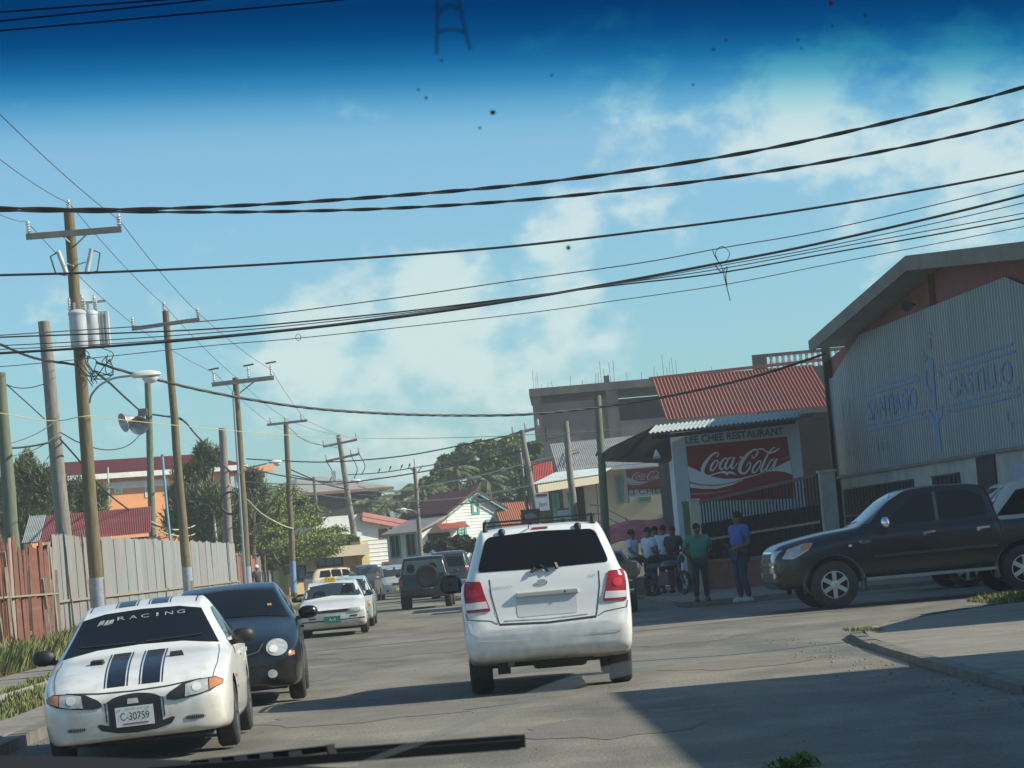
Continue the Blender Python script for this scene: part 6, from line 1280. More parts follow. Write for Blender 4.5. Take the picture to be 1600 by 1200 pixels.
# ---- taxi
ST = [(0, .34, .70, .62, .68, .5, .66, .67), (.04, .26, .79, .66, .76, .56, .69, .70), (.15, .22, .82, .69, .79, .6, .73, .745), (.6, .20, .83, .78, .80, .66, .82, .85), (1.15, .19, .83, .86, .80, .68, .90, .935), (1.35, .19, .83, .885, .80, .68, .97, 1.0), (2.0, .19, .83, .92, .795, .60, 1.32, 1.35), (2.6, .19, .83, .93, .79, .60, 1.36, 1.39), (3.2, .19, .83, .94, .785, .60, 1.33, 1.36), (3.7, .19, .82, .95, .78, .62, 1.03, 1.06), (4.15, .22, .81, .93, .76, .62, .96, .98), (4.35, .32, .78, .88, .72, .58, .90, .91)]
c = Car('taxi', 'white boxy taxi with yellow roof sign coming along the left side', 'taxi', ST, M_ptaxi).loft([(.73, .85), (.73, 3.3)], .30, dense=.1)
for (x, y) in ((.73, .85), (.73, 3.3)):
    for sg in (-1, 1): c.wheel(sg * x, y, .30, .19, .2, 8, sg=sg)
c.patch('windscreen', [(-.74, .955), (0, 1.02), (.74, .955), (.60, 1.28), (0, 1.335), (-.60, 1.28)], 'front', M_carglass, .006, .09); ws_ = c.root.children[-1]
c.patch('seat_shape', [(-.5, 1.0), (-.15, 1.03), (-.17, 1.12), (-.3, 1.16), (-.45, 1.12)], 'front', M_tint, .010, .08, ws_); c.patch('seat_shape', [(.2, 1.03), (.55, 1.0), (.5, 1.22), (.38, 1.27), (.27, 1.22)], 'front', M_tint, .010, .08, ws_)
c.both('side_window', [(1.7, .955), (2.1, 1.26), (2.62, 1.29), (2.62, .965)], M_carglass); c.both('side_window', [(2.68, .965), (2.68, 1.29), (3.15, 1.26), (3.45, 1.0)], M_carglass)
gr = c.patch('grille', [(-.38, .60), (.38, .60), (.38, .67), (-.38, .67)], 'front', M_trim, .006, .06)
for sgn in (-1, 1):
    f = lambda P: [(sgn * a, b) for a, b in P] if sgn > 0 else [(-a, b) for a, b in reversed(P)]
    c.patch('headlight', f([(.38, .58), (.66, .585), (.66, .68), (.38, .675)]), 'front', M_clear, .010, .05); c.patch('indicator', f([(.67, .585), (.77, .595), (.77, .68), (.67, .68)]), 'front', M_clear2, .010, .04); c.patch('bumper_slot', f([(.42, .47), (.6, .47), (.6, .505), (.42, .505)]), 'front', M_trim, .005, .05)
c.line('bumper_strip', [(-.78, .415), (0, .405), (.78, .415)], 'front', M_trim, .03, .008)
mb = MB(); mb.box((-.02, -.02, .43), (.4, .015, .17)); pl = mb.build('number_plate', M_gplate, c.root); lettering('plate_lettering', 'A-4', M_plate, pl, (-.1, -.029, .39), (1, 0, 0), (0, 0, 1), .16, .08, .002)
mb = MB(); mb.box((-.05, 2.25, 1.43), (.32, .14, .10), taper=.9); sg_ = mb.build('roof_sign', M_taxisign, c.root); lettering('sign_lettering', 'TAXI', M_black, sg_, (-.17, 2.18, 1.40), (1, 0, 0), (0, 0, 1), .24, .06, .004)
c.door_mirror(.92, 1.6, 1.0, M_trim); c.box('underbody', (0, 2.2, .22), (1.3, 3.9, .1), M_under)
for ax in ('right', 'left'): c.line('door_seam', [(1.6, .93), (1.6, .25), (2.65, .25), (2.65, .95)], ax, w=.012); c.line('rub_strip', [(.95, .5), (3.1, .5)], ax, M_trim, .04, .008)
c.root.scale = (.90, .95, .87); c.place(-2.84, 39.5 * KY, R(1), R(-1))
taxi_root = c.root
# ---- car just behind the taxi
ST2 = ST
c = Car('pale_sedan', 'pale green sedan mostly hidden behind the taxi, its left lamp showing', 'car', ST2, paint('pale_green_paint', (.45, .55, .52))).loft([(.73, .85), (.73, 3.3)], .30, dense=.12)
for (x, y) in ((.73, .85), (.73, 3.3)):
    for sg in (-1, 1): c.wheel(sg * x, y, .30, .19, .2, 8, sg=sg)
c.patch('windscreen', [(-.74, .955), (0, 1.02), (.74, .955), (.60, 1.28), (0, 1.335), (-.60, 1.28)], 'front', M_carglass, .006, .1); c.both('side_window', [(1.7, .955), (2.1, 1.26), (2.62, 1.29), (2.62, .965)], M_carglass)
c.mirror('headlight', [(.38, .58), (.66, .585), (.66, .68), (.38, .675)], 'front', M_clear, lift=.01); c.mirror('indicator', [(.67, .56), (.77, .57), (.77, .70), (.67, .70)], 'front', M_amber, lift=.012)
c.root.scale = (.9, .95, .9); c.place(-2.90, 43.5 * KY, R(0))
# ---- cream sport utility parked side-on
ST = [(0, .45, .74, .85, .7, .5, .92, .94), (.06, .38, .82, .92, .78, .6, .98, 1.0), (.5, .35, .88, 1.0, .84, .68, 1.06, 1.09), (1.2, .33, .88, 1.08, .84, .70, 1.13, 1.17), (1.4, .33, .88, 1.10, .84, .70, 1.2, 1.23), (1.95, .33, .88, 1.13, .83, .66, 1.66, 1.69), (3.0, .33, .88, 1.14, .83, .66, 1.72, 1.76), (4.1, .33, .88, 1.15, .82, .66, 1.69, 1.73), (4.45, .36, .86, 1.13, .80, .64, 1.45, 1.49), (4.6, .45, .82, 1.05, .76, .6, 1.12, 1.15)]
c = Car('cream_suv', 'cream sport utility parked side-on in front of the yellow shop', 'car', ST, M_pcream).loft([(.78, .9), (.78, 3.6)], .37, dense=.12)
for (x, y) in ((.78, .9), (.78, 3.6)):
    for sg in (-1, 1): c.wheel(sg * x, y, .37, .22, .22, 6, sg=sg)
c.both('side_window', [(1.75, 1.2), (2.1, 1.6), (2.45, 1.63), (2.45, 1.2)], M_tint); c.both('side_window', [(2.55, 1.2), (2.55, 1.63), (3.2, 1.64), (3.2, 1.2)], M_tint); c.both('side_window', [(3.3, 1.2), (3.3, 1.64), (3.95, 1.62), (4.1, 1.2)], M_tint)
c.patch('rear_window', [(-.66, 1.18), (.66, 1.18), (.58, 1.66), (-.58, 1.66)], 'rear', M_tint); c.mirror('tail_lamp', [(.66, .8), (.8, .8), (.78, 1.12), (.68, 1.12)], 'rear', M_red)
c.root.scale = (.8, .78, .8); p = px(534, 922, 92); c.place(p.x + 2.3 * .78 * math.sin(R(113)), p.y - 2.3 * .78 * math.cos(R(113)), R(113))
# ---- silver van
ST = [(0, .36, .70, .78, .66, .5, .84, .86), (.06, .30, .80, .86, .77, .58, .92, .94), (.4, .28, .85, .98, .82, .66, 1.04, 1.08), (.75, .27, .86, 1.05, .83, .68, 1.14, 1.18), (1.35, .27, .86, 1.10, .82, .66, 1.62, 1.66), (2.4, .27, .86, 1.12, .82, .66, 1.74, 1.78), (4.0, .27, .86, 1.12, .82, .66, 1.72, 1.76), (4.4, .3, .84, 1.1, .8, .64, 1.5, 1.54), (4.5, .4, .8, 1.0, .74, .6, 1.1, 1.13)]
c = Car('silver_van', 'silver people carrier coming round the bend, left of the dark jeep', 'van', ST, M_psilver).loft([(.75, .85), (.75, 3.4)], .31, dense=.12)
for (x, y) in ((.75, .85), (.75, 3.4)):
    for sg in (-1, 1): c.wheel(sg * x, y, .31, .19, .2, 6, sg=sg)
c.patch('windscreen', [(-.76, 1.16), (0, 1.2), (.76, 1.16), (.64, 1.6), (0, 1.66), (-.64, 1.6)], 'front', M_carglass, .006, .1); c.both('side_window', [(1.1, 1.15), (1.5, 1.55), (2.3, 1.64), (2.3, 1.15)], M_carglass); c.both('side_window', [(2.4, 1.15), (2.4, 1.64), (4.0, 1.63), (4.1, 1.15)], M_carglass)
c.patch('grille', [(-.28, .74), (.28, .74), (.28, .84), (-.28, .84)], 'front', M_trim, .008, .07); c.mirror('headlight', [(.36, .76), (.72, .78), (.74, .92), (.36, .86)], 'front', M_clear, lift=.008); c.mirror('fog_lamp', ell(.55, .46, .07, .06), 'front', M_trim, lift=.008)
mb = MB(); mb.box((.1, -.015, .52), (.36, .012, .13)); mb.build('number_plate', M_taxisign, c.root); c.door_mirror(.96, 1.1, 1.2, M_psilver)
c.root.scale = (.74, .8, .76); c.place(-2.45, 70.5 * KY, R(6))
# ---- dark car behind the van
c = Car('dark_hatchback', 'dark blue grey car between the cream one and the silver van', 'car', ST, M_pgrey).loft([(.75, .85), (.75, 3.4)], .31, dense=.15)
for (x, y) in ((.75, .85), (.75, 3.4)):
    for sg in (-1, 1): c.wheel(sg * x, y, .31, .19, .2, 6, sg=sg)
c.patch('windscreen', [(-.76, 1.16), (0, 1.2), (.76, 1.16), (.64, 1.6), (0, 1.66), (-.64, 1.6)], 'front', M_carglass, .006, .1); c.mirror('headlight', [(.36, .76), (.72, .78), (.74, .92), (.36, .86)], 'front', M_clear, lift=.008)
c.root.scale = (.8, .8, .8); c.place(-4.3, 88 * KY, R(10))
# ---- white sport utility ahead of us (seen from behind)
#      y    zb   w    zs   ws   wt   ze   zt
ST = [(0, .40, .66, .72, .62, .5, .80, .83), (.08, .34, .80, .82, .76, .6, .90, .93), (.4, .32, .90, .95, .86, .7, 1.0, 1.04), (1.1, .30, .925, 1.06, .88, .74, 1.12, 1.16), (1.35, .30, .93, 1.10, .88, .74, 1.2, 1.24), (2.0, .30, .93, 1.17, .87, .68, 1.66, 1.71), (2.8, .30, .93, 1.20, .865, .675, 1.75, 1.80), (3.7, .30, .93, 1.23, .86, .67, 1.745, 1.795), (4.08, .31, .93, 1.25, .855, .665, 1.715, 1.765), (4.17, .32, .93, 1.26, .85, .655, 1.66, 1.70), (4.24, .33, .928, 1.255, .845, .675, 1.55, 1.585), (4.32, .34, .925, 1.23, .84, .71, 1.39, 1.42), (4.38, .35, .92, 1.19, .84, .74, 1.28, 1.30), (4.43, .36, .915, 1.06, .84, .74, 1.16, 1.175), (4.47, .37, .91, .92, .84, .74, 1.0, 1.01), (4.50, .38, .905, .80, .84, .74, .86, .87), (4.535, .40, .885, .715, .83, .72, .765, .775), (4.56, .43, .84, .675, .80, .68, .715, .722), (4.57, .47, .78, .65, .75, .62, .69, .70)]
c = Car('white_suv', 'white sport utility vehicle seen from behind, right in front of the camera', 'car', ST, M_pwhite).loft([(.80, .92), (.80, 3.63)], .385, wellw=.32, dense=.05)
for (x, y) in ((.775, .92), (.775, 3.63)):
    for sg in (-1, 1): c.wheel(sg * x, y, .385, .255, .23, 6, sg=sg)
def rr(P, r=.05, n=5):               # round a polygon's corners
    out = []; N = len(P)
    for i in range(N):
        a, b, d = Vector(P[i - 1]), Vector(P[i]), Vector(P[(i + 1) % N]); u, v = (a - b), (d - b); k = min(r, u.length * .45, v.length * .45); u.normalize(); v.normalize(); p0, p1 = b + u * k, b + v * k
        for j in range(n + 1): t = j / n; out.append(tuple((p0 * (1 - t) ** 2 + b * 2 * t * (1 - t) + p1 * t * t)))
    return out
rw_ = c.patch('rear_window', rr([(-.715, 1.325), (0, 1.315), (.715, 1.325), (.70, 1.40), (.60, 1.69), (0, 1.715), (-.60, 1.69), (-.70, 1.40)], .07), 'rear', M_tint, .006, .05)
for sgn in (-1, 1):
    f = lambda P: [(sgn * a, b) for a, b in P] if sgn > 0 else [(-a, b) for a, b in reversed(P)]
    tl = c.patch('tail_lamp', f(rr([(.612, .905), (.875, .90), (.888, 1.10), (.865, 1.235), (.70, 1.225), (.665, 1.08)], .02)), 'rear', M_red, .012, .035)
    c.patch('reversing_lamp', f([(.635, .935), (.872, .93), (.878, 1.0), (.655, 1.01)]), 'rear', M_clear2, .018, .035, tl); c.patch('lamp_core', f(ell(.79, 1.10, .05, .045)), 'rear', mat('red_core', (.6, .03, .03), .1, coat=.8), .018, .03, tl)
    c.line('tailgate_seam', f([(.60, 1.24), (.595, 1.08), (.56, .90), (.53, .76)]), 'rear', w=.012)
    mb = MB(); p, n_ = c.hit((sgn * .42, 1.735), 'rear'); mb.lathe([(.005, -.055), (.03, -.05), (.04, -.02), (.04, .03), (.02, .05), (.003, .052)], 10, M=Matrix.Translation(p + n_ * .02 + Vector((0, 0, -.03)))); mb.build('glass_hinge', M_trim, c.root, 60)
    mb = MB(); pts = []
    for yy in (1.75, 1.95, 2.6, 3.3, 3.85, 4.02): z = c.hit((sgn * .60, yy), 'top')[0].z; pts.append((sgn * .60, yy, z + (.075 if 1.8 < yy < 4 else -.005)))
    mb.tube(spline(pts, 5), .022, 8); rl = mb.build('roof_rail', M_trim, c.root, 60)
    mb = MB(); mb.box((sgn * .60, 3.87, c.hit((sgn * .6, 3.87), 'top')[0].z + .035), (.06, .16, .10), taper=.75); mb.build('rail_foot', M_trim, rl)
c.patch('number_plate_recess', rr([(-.335, .815), (.325, .815), (.325, 1.025), (-.335, 1.025)], .03), 'rear', mat('recess_white', (.60, .61, .60), .5), .004, .05)
mb = MB(); mb.box((-.015, 0, 0), (.70, .05, .055), taper=.97); hb = mb.build('tailgate_handle', M_pwhite, c.root, loc=c.hit((0, 1.05), 'rear')[0] + Vector((0, .018, 0)))
md = hb.modifiers.new('bevel', 'BEVEL'); md.width = .012; md.segments = 2
mb = MB(); mb.lathe([(.012, 0), (.010, .006), (.002, .007)], 8, M=Matrix.Translation((-.21, .028, 0)) @ Matrix.Rotation(R(-90), 4, 'X')); mb.build('lock', M_trim, hb)
p, n_ = c.hit((.03, 1.165), 'rear'); mb = MB(); Mq = Matrix.Translation(p + n_ * .004) @ Matrix.Diagonal((1, 1, .55, 1)) @ Matrix.Rotation(R(-90), 4, 'X'); mb.lathe([(.062, 0), (.062, .008), (.05, .01), (.05, .004), (.001, .004)], 20, M=Mq); em = mb.build('emblem', M_chrome, c.root, 50)
c.text('emblem_lettering', 'KIA', (.065, 1.150), .07, .03, 'rear', M_chrome, .016, em, -1)
c.text('model_lettering', 'SORENTO', (.60, 1.135), .24, .022, 'rear', M_chrome, .007, None, -1); c.text('trim_lettering', 'LX', (-.49, 1.18), .075, .028, 'rear', M_chrome, .007, None, -1)
c.line('tailgate_bottom_seam', [(-.53, .755), (0, .735), (.53, .755)], 'rear', w=.022); c.line('bumper_crease', [(-.80, .60), (-.4, .575), (.4, .575), (.80, .60)], 'rear', M_pwhite, .02, .007); c.line('tailgate_crease', [(-.46, .80), (0, .785), (.46, .80)], 'rear', M_pwhite, .018, .008)
for sgn in (-1, 1): c.line('bumper_seam', [(sgn * .885, .90), (sgn * .87, .83), (sgn * .62, .80), (sgn * .55, .76)], 'rear', w=.009)
c.patch('brake_light', [(-.09, 1.738), (.09, 1.738), (.085, 1.752), (-.085, 1.752)], 'rear', M_red, .012, .04); mb = MB(); mb.bar(c.hit((.12, 4.1), 'top')[0], c.hit((.12, 4.1), 'top')[0] + Vector((0, .09, .03)), .012); mb.build('washer_jet', M_trim, c.root)
mb = MB(); a, b2, b3 = [c.hit(q_, 'rear')[0] + Vector((0, .035, .01)) for q_ in ((-.07, 1.30), (-.02, 1.385), (.15, 1.33))]; mb.bar(a + Vector((.02, 0, -.03)), b2 + Vector((.06, 0, -.04)), .022); mb.bar(c.hit((-.15, 1.30), 'rear')[0] + Vector((0, .03, .0)), c.hit((-.13, 1.36), 'rear')[0] + Vector((0, .03, 0)), .03); mb.bar(c.hit((.13, 1.275), 'rear')[0] + Vector((0, .03, 0)), c.hit((.10, 1.33), 'rear')[0] + Vector((0, .03, 0)), .03); mb.bar(c.hit((.12, 1.30), 'rear')[0] + Vector((0, .035, 0)), c.hit((-.14, 1.335), 'rear')[0] + Vector((0, .035, 0)), .014); mb.build('rear_wiper', M_trim, c.root)
for yy, r_ in ((3.86, .016), (2.3, .016)): z = c.hit((.6, yy), 'top')[0].z + .085; mb = MB(); mb.bar((-.60, yy, z), (.60, yy, z), .055, .02); mb.build('roof_crossbar', M_trim, c.root)
c.both('rear_quarter_window', rr([(3.35, 1.32), (3.35, 1.64), (3.85, 1.63), (4.02, 1.36)], .05), M_tint); c.both('rear_door_window', rr([(2.5, 1.28), (2.5, 1.66), (3.25, 1.65), (3.25, 1.31)], .04), M_tint); c.both('front_door_window', rr([(1.72, 1.25), (2.1, 1.58), (2.42, 1.65), (2.42, 1.28)], .04), M_tint); c.patch('windscreen', [(-.78, 1.2), (.78, 1.2), (.66, 1.62), (-.66, 1.62)], 'front', M_carglass, .006, .1)
for ax in ('right', 'left'): c.line('door_seam', [(1.6, 1.2), (1.55, .5), (2.45, .5), (2.46, 1.25)], ax, w=.009); c.line('door_seam', [(2.46, .5), (3.2, .55), (3.3, 1.3)], ax, w=.009)
c.door_mirror(1.06, 1.72, 1.20, M_trim, (.27, .16, .22))
c.box('exhaust_box', (.02, 4.05, .37), (1.0, .45, .16), M_under, bev=.05); c.box('rear_axle', (0, 3.63, .36), (1.3, .16, .16), M_under, bev=.04); c.box('underbody', (0, 2.3, .34), (1.4, 3.7, .12), M_under)
mb = MB(); mb.tube([(.42, 4.2, .34), (.44, 4.42, .33)], .04, 10); mb.build('exhaust_pipe', M_gwire, c.root, 60); c.box('tow_bracket', (.52, 4.30, .30), (.14, .1, .16), M_under); c.box('spare_wheel', (-.1, 4.0, .30), (.6, .5, .12), M_tyre, bev=.05)
c.root.scale = (1, 1, 1.02); c.place(.96, 19.55 * KY + 4.57, R(180) - R(.5), 0)
# ---- dark green jeep ahead
ST = [(0, .45, .7, .8, .66, .5, .88, .9), (.1, .4, .82, .9, .78, .6, .98, 1.0), (1.0, .38, .87, 1.0, .83, .68, 1.08, 1.12), (1.25, .38, .87, 1.06, .83, .68, 1.16, 1.2), (1.75, .38, .87, 1.10, .82, .66, 1.64, 1.68), (2.8, .38, .87, 1.12, .82, .66, 1.72, 1.76), (3.75, .38, .87, 1.12, .82, .66, 1.69, 1.73), (3.88, .38, .87, 1.11, .81, .67, 1.55, 1.58), (3.98, .40, .86, 1.08, .80, .70, 1.2, 1.22), (4.03, .44, .84, .9, .79, .7, .98, 1.0), (4.08, .5, .8, .7, .76, .6, .75, .77)]
c = Car('dark_jeep', 'dark green off-roader with spare wheel on its tailgate, driving ahead', 'car', ST, M_pgreen).loft([(.76, .85), (.76, 3.2)], .36, dense=.08)
for (x, y) in ((.75, .85), (.75, 3.2)):
    for sg in (-1, 1): c.wheel(sg * x, y, .36, .24, .21, 6, sg=sg)
rw_ = c.patch('rear_window', rr([(-.70, 1.16), (.70, 1.16), (.61, 1.62), (-.61, 1.62)], .06), 'rear', mat('jeep_glass', (.06, .085, .09), .08, spec=.6), .006, .07)
for xx in (.42, -.32): c.patch('headrest_shape', ell(xx, 1.36, .14, .16), 'rear', M_tint, .010, .06, rw_)
c.both('side_window', [(1.6, 1.15), (1.9, 1.58), (2.45, 1.62), (2.45, 1.15)], M_tint); c.both('side_window', [(2.55, 1.15), (2.55, 1.62), (3.6, 1.6), (3.7, 1.15)], M_tint)
mb = MB(); M = Matrix.Translation((-.13, 4.18, 1.08)) @ Matrix.Rotation(R(-90), 4, 'X'); mb.lathe([(.36, -.12), (.385, -.06), (.385, .05), (.36, .10), (.3, .115), (.26, .10), (.02, .11)], 28, M=M); sw = mb.build('spare_wheel', mat('spare_cover', (.014, .015, .017), .4), c.root, 40)
c.mirror('tail_lamp', [(.74, .80), (.85, .80), (.85, 1.02), (.74, 1.02)], 'rear', M_red, lift=.012); mb = MB(); mb.box((-.12, 4.10, .60), (.36, .012, .17)); pl = mb.build('number_plate', M_plate, c.root); c.box('rear_bumper', (0, 4.08, .56), (1.62, .14, .2), M_pgreen, bev=.03)
c.door_mirror(1.0, 1.5, 1.16, M_pgreen); c.box('underbody', (0, 2.1, .42), (1.3, 3.4, .12), M_under)
c.root.scale = (.90, .95, .91); p = px(673, 953, 54.5); c.place(p.x, p.y + 4.1, R(180) - R(2))
# ---- second dark off-roader ahead of it
c = Car('dark_suv', 'dark off-roader just beyond the jeep, its right tail lamp visible', 'car', ST, M_pgrey).loft([(.76, .85), (.76, 3.2)], .36, dense=.12)
for (x, y) in ((.75, .85), (.75, 3.2)):
    for sg in (-1, 1): c.wheel(sg * x, y, .36, .24, .21, 6, sg=sg)
c.patch('rear_window', [(-.68, 1.16), (.68, 1.16), (.6, 1.62), (-.6, 1.62)], 'rear', M_tint, .006, .1); c.mirror('tail_lamp', [(.70, .95), (.83, .95), (.80, 1.35), (.72, 1.35)], 'rear', M_red, lift=.014); c.mirror('reversing_lamp', [(.71, 1.08), (.82, 1.08), (.81, 1.16), (.715, 1.16)], 'rear', M_clear2, lift=.02); c.box('rear_bumper', (0, 4.08, .56), (1.62, .14, .2), M_psilver, bev=.03)
c.root.scale = (.86, .95, .97); p = px(714, 940, 65); c.place(p.x, p.y + 4.1, R(180) - R(3))
# ---- dark grey saloon at the kerb right of the white one
ST = [(0, .32, .68, .6, .64, .5, .66, .68), (.06, .26, .78, .66, .74, .56, .71, .73), (.6, .2, .83, .78, .80, .66, .82, .85), (1.2, .19, .83, .86, .80, .68, .91, .94), (1.4, .19, .83, .885, .80, .68, .98, 1.0), (2.0, .19, .83, .92, .795, .60, 1.32, 1.35), (2.6, .19, .83, .93, .79, .60, 1.36, 1.39), (3.1, .19, .83, .94, .785, .60, 1.33, 1.36), (3.65, .19, .82, .95, .78, .64, 1.06, 1.09), (3.85, .2, .82, .955, .78, .66, .99, 1.01), (4.3, .22, .81, .94, .76, .66, .965, .98), (4.38, .26, .80, .88, .74, .62, .92, .935), (4.42, .34, .77, .78, .7, .58, .82, .84)]
c = Car('grey_saloon', 'dark blue grey saloon parked right of the white vehicle, tail toward us', 'car', ST, M_pgrey).loft([(.74, .85), (.74, 3.35)], .30, dense=.1)
for (x, y) in ((.73, .85), (.73, 3.35)):
    for sg in (-1, 1): c.wheel(sg * x, y, .30, .19, .2, 6, sg=sg)
c.patch('rear_window', rr([(-.68, 1.03), (.68, 1.03), (.56, 1.29), (-.56, 1.29)], .04), 'rear', M_tint, .006, .08); c.both('side_window', [(1.7, .955), (2.1, 1.26), (2.62, 1.29), (2.62, .965)], M_tint); c.both('side_window', [(2.68, .965), (2.68, 1.29), (3.1, 1.26), (3.5, 1.0)], M_tint)
c.mirror('tail_lamp', [(.45, .76), (.74, .76), (.74, .88), (.45, .88)], 'rear', mat('dim_red_lamp', (.22, .01, .015), .2), lift=.01); c.line('boot_strip', [(-.72, .70), (.72, .70)], 'rear', M_chrome, .02, .01); c.line('bumper_strip', [(-.74, .50), (.74, .50)], 'rear', M_chrome, .03, .012); c.door_mirror(.94, 1.6, 1.0, M_pgrey)
c.place(3.02, 38.3 * KY + 4.4, R(180) - R(1))
# ---- black pickup on the side street
#      y    zb   w    zs   ws   wt   ze   zt
ST = [(0, .46, .66, .80, .62, .50, .86, .88), (.04, .40, .76, .88, .72, .58, .98, 1.0), (.14, .36, .84, .96, .79, .62, 1.05, 1.08), (.4, .36, .89, 1.02, .83, .68, 1.11, 1.15), (.9, .38, .905, 1.10, .85, .72, 1.19, 1.235), (1.38, .40, .905, 1.16, .86, .74, 1.25, 1.29), (1.5, .41, .905, 1.17, .86, .74, 1.30, 1.345), (2.0, .42, .905, 1.20, .85, .69, 1.66, 1.71), (2.25, .42, .905, 1.21, .85, .675, 1.77, 1.815), (2.7, .42, .905, 1.22, .85, .67, 1.80, 1.85), (3.2, .42, .905, 1.225, .85, .67, 1.79, 1.84), (3.5, .42, .905, 1.23, .85, .68, 1.72, 1.76), (3.60, .42, .905, 1.23, .85, .72, 1.5, 1.53), (3.66, .42, .905, 1.16, .86, .80, 1.22, 1.225), (3.7, .43, .905, 1.13, .875, .83, 1.185, 1.19), (5.1, .46, .905, 1.13, .875, .83, 1.185, 1.19), (5.2, .50, .88, 1.1, .85, .8, 1.15, 1.16)]
c = Car('black_pickup', 'black double-cab pickup truck waiting side-on in the side street', 'pickup truck', ST, M_pblack).loft([(.80, .92), (.80, 4.0)], .385, wellw=.3, dense=.06)
for (x, y) in ((.80, .92), (.80, 4.0)):
    for sg in (-1, 1): c.wheel(sg * x, y, .385, .26, .225, 6, sg=sg)
c.both('front_door_window', rr([(1.78, 1.255), (2.17, 1.60), (2.36, 1.70), (2.62, 1.725), (2.64, 1.275)], .05), M_tint); c.both('rear_door_window', rr([(2.72, 1.275), (2.71, 1.73), (3.20, 1.715), (3.44, 1.60), (3.48, 1.285)], .05), M_tint)
c.patch('windscreen', rr([(-.78, 1.30), (0, 1.36), (.78, 1.30), (.66, 1.66), (0, 1.76), (-.66, 1.66)], .04), 'front', mat('sky_lit_glass', (.05, .075, .085), .05, spec=.9), .008, .06)
for sgn in (-1, 1):
    ax = 'right' if sgn > 0 else 'left'
    hl = c.patch('headlight', rr([(.12, .86), (.30, .845), (.55, .97), (.64, 1.075), (.50, 1.075), (.22, 1.0)], .03), ax, M_clear, .012, .04); c.patch('indicator', rr([(.42, .95), (.55, .99), (.62, 1.065), (.50, 1.06), (.43, 1.02)], .02), ax, M_amber, .018, .04, hl)
    c.patch('headlight_front', [(sgn * .48, .80), (sgn * .70, .82), (sgn * .74, 1.0), (sgn * .50, .96)][::sgn], 'front', M_clear, .01, .05)
    c.line('door_seam', [(1.56, 1.2), (1.52, .9), (1.55, .50), (2.60, .50), (2.68, 1.2), (2.68, 1.72)], ax); c.line('door_seam', [(2.68, .50), (3.30, .50), (3.50, .8), (3.56, 1.25)], ax); c.line('cab_gap', [(3.66, .46), (3.66, 1.2)], ax, w=.02)
    c.line('body_crease', [(1.6, .78), (3.6, .80)], ax, mat('crease_paint', (.03, .035, .04), .3, coat=.7) if sgn > 0 else M_pblack, .05, .004)
    for yy in (2.50, 3.38): p, n_ = c.hit((yy, 1.09), ax); mb = MB(); mb.bar(p + n_ * .03 + Vector((0, -.11, 0)), p + n_ * .03 + Vector((0, .10, .01)), .03, .032); mb.lathe([(.04, 0), (.035, .012), (.001, .013)], 10, M=Matrix.Translation(p + Vector((0, -.07, -.01))) @ Matrix.Rotation(R(90) * sgn, 4, 'Y')); mb.build('door_handle', M_chrome, c.root)
    c.text('side_lettering', 'HILUX', (1.36 if sgn < 0 else 1.56, 1.0), .2, .05, ax, M_chrome, .008, None, 1 if sgn < 0 else -1)
    p, n_ = c.hit((1.22, .985), ax); mb = MB(); mb.box(p + n_ * .006, (.02, .05, .035)); mb.build('side_repeater', M_clear2, c.root)
    # flared arches, step and trim
    for wy in (.92, 4.0):
        mb = MB(); pts = [(sgn * (.905 + .02), wy + math.cos(t) * .47, .385 + math.sin(t) * .47) for t in np.linspace(-.25, math.pi + .25, 16)]
        pts = [(pt_[0] if c.bvh.ray_cast(Vector((sgn * 4, pt_[1], pt_[2])), Vector((-sgn, 0, 0)))[0] is None else c.hit((pt_[1], pt_[2]), ax)[0].x + sgn * .012, pt_[1], pt_[2]) for pt_ in pts]; mb.tube(pts, .045, 6); mb.build('wheel_arch_flare', M_pblack, c.root, 60)
    mb = MB(); mb.bar((sgn * .93, 1.42, .43), (sgn * .93, 3.52, .43), .16, .05); mb.build('side_step', M_greyroof, c.root)
    c.patch('wind_deflector', [(2.645, 1.28), (2.69, 1.28), (2.685, 1.735), (2.645, 1.73)], ax, M_gwire, .010, .08)
c.door_mirror(1.03, 1.80, 1.30, M_chrome, (.22, .16, .20))
c.patch('grille', rr([(-.42, .82), (.42, .82), (.46, .98), (-.46, .98)], .03), 'front', M_chrome, .012, .05); c.patch('grille_mesh', [(-.38, .85), (.38, .85), (.41, .95), (-.41, .95)], 'front', M_trim, .018, .06); c.patch('lower_intake', rr([(-.5, .50), (.5, .50), (.5, .64), (-.5, .64)], .04), 'front', M_trim, .008, .06); c.mirror('fog_lamp', ell(.66, .60, .06, .05), 'front', M_clear2, lift=.012)
c.patch('front_bumper_edge', [(-.7, .735), (.7, .735), (.7, .76), (-.7, .76)], 'front', M_chrome, .02, .08)
mb = MB(); z0 = 1.19; mb.box((0, 4.42, z0 - .2), (1.5, 1.36, .03)); mb.build('load_bed', M_under, c.root)
c.box('underbody', (0, 2.6, .48), (1.4, 4.6, .16), M_under); c.box('tail_lamp', (-.85, 5.2, .95), (.12, .06, .3), M_red); c.box('rear_bumper', (0, 5.27, .55), (1.7, .14, .18), M_chrome, bev=.03); c.box('roof_spoiler', (0, 3.55, 1.72), (.9, .05, .03), M_trim)
c.root.scale = (1.12, 1.14, 1.13); c.place(5.66, 33.0 * KY, R(-90) + R(3))
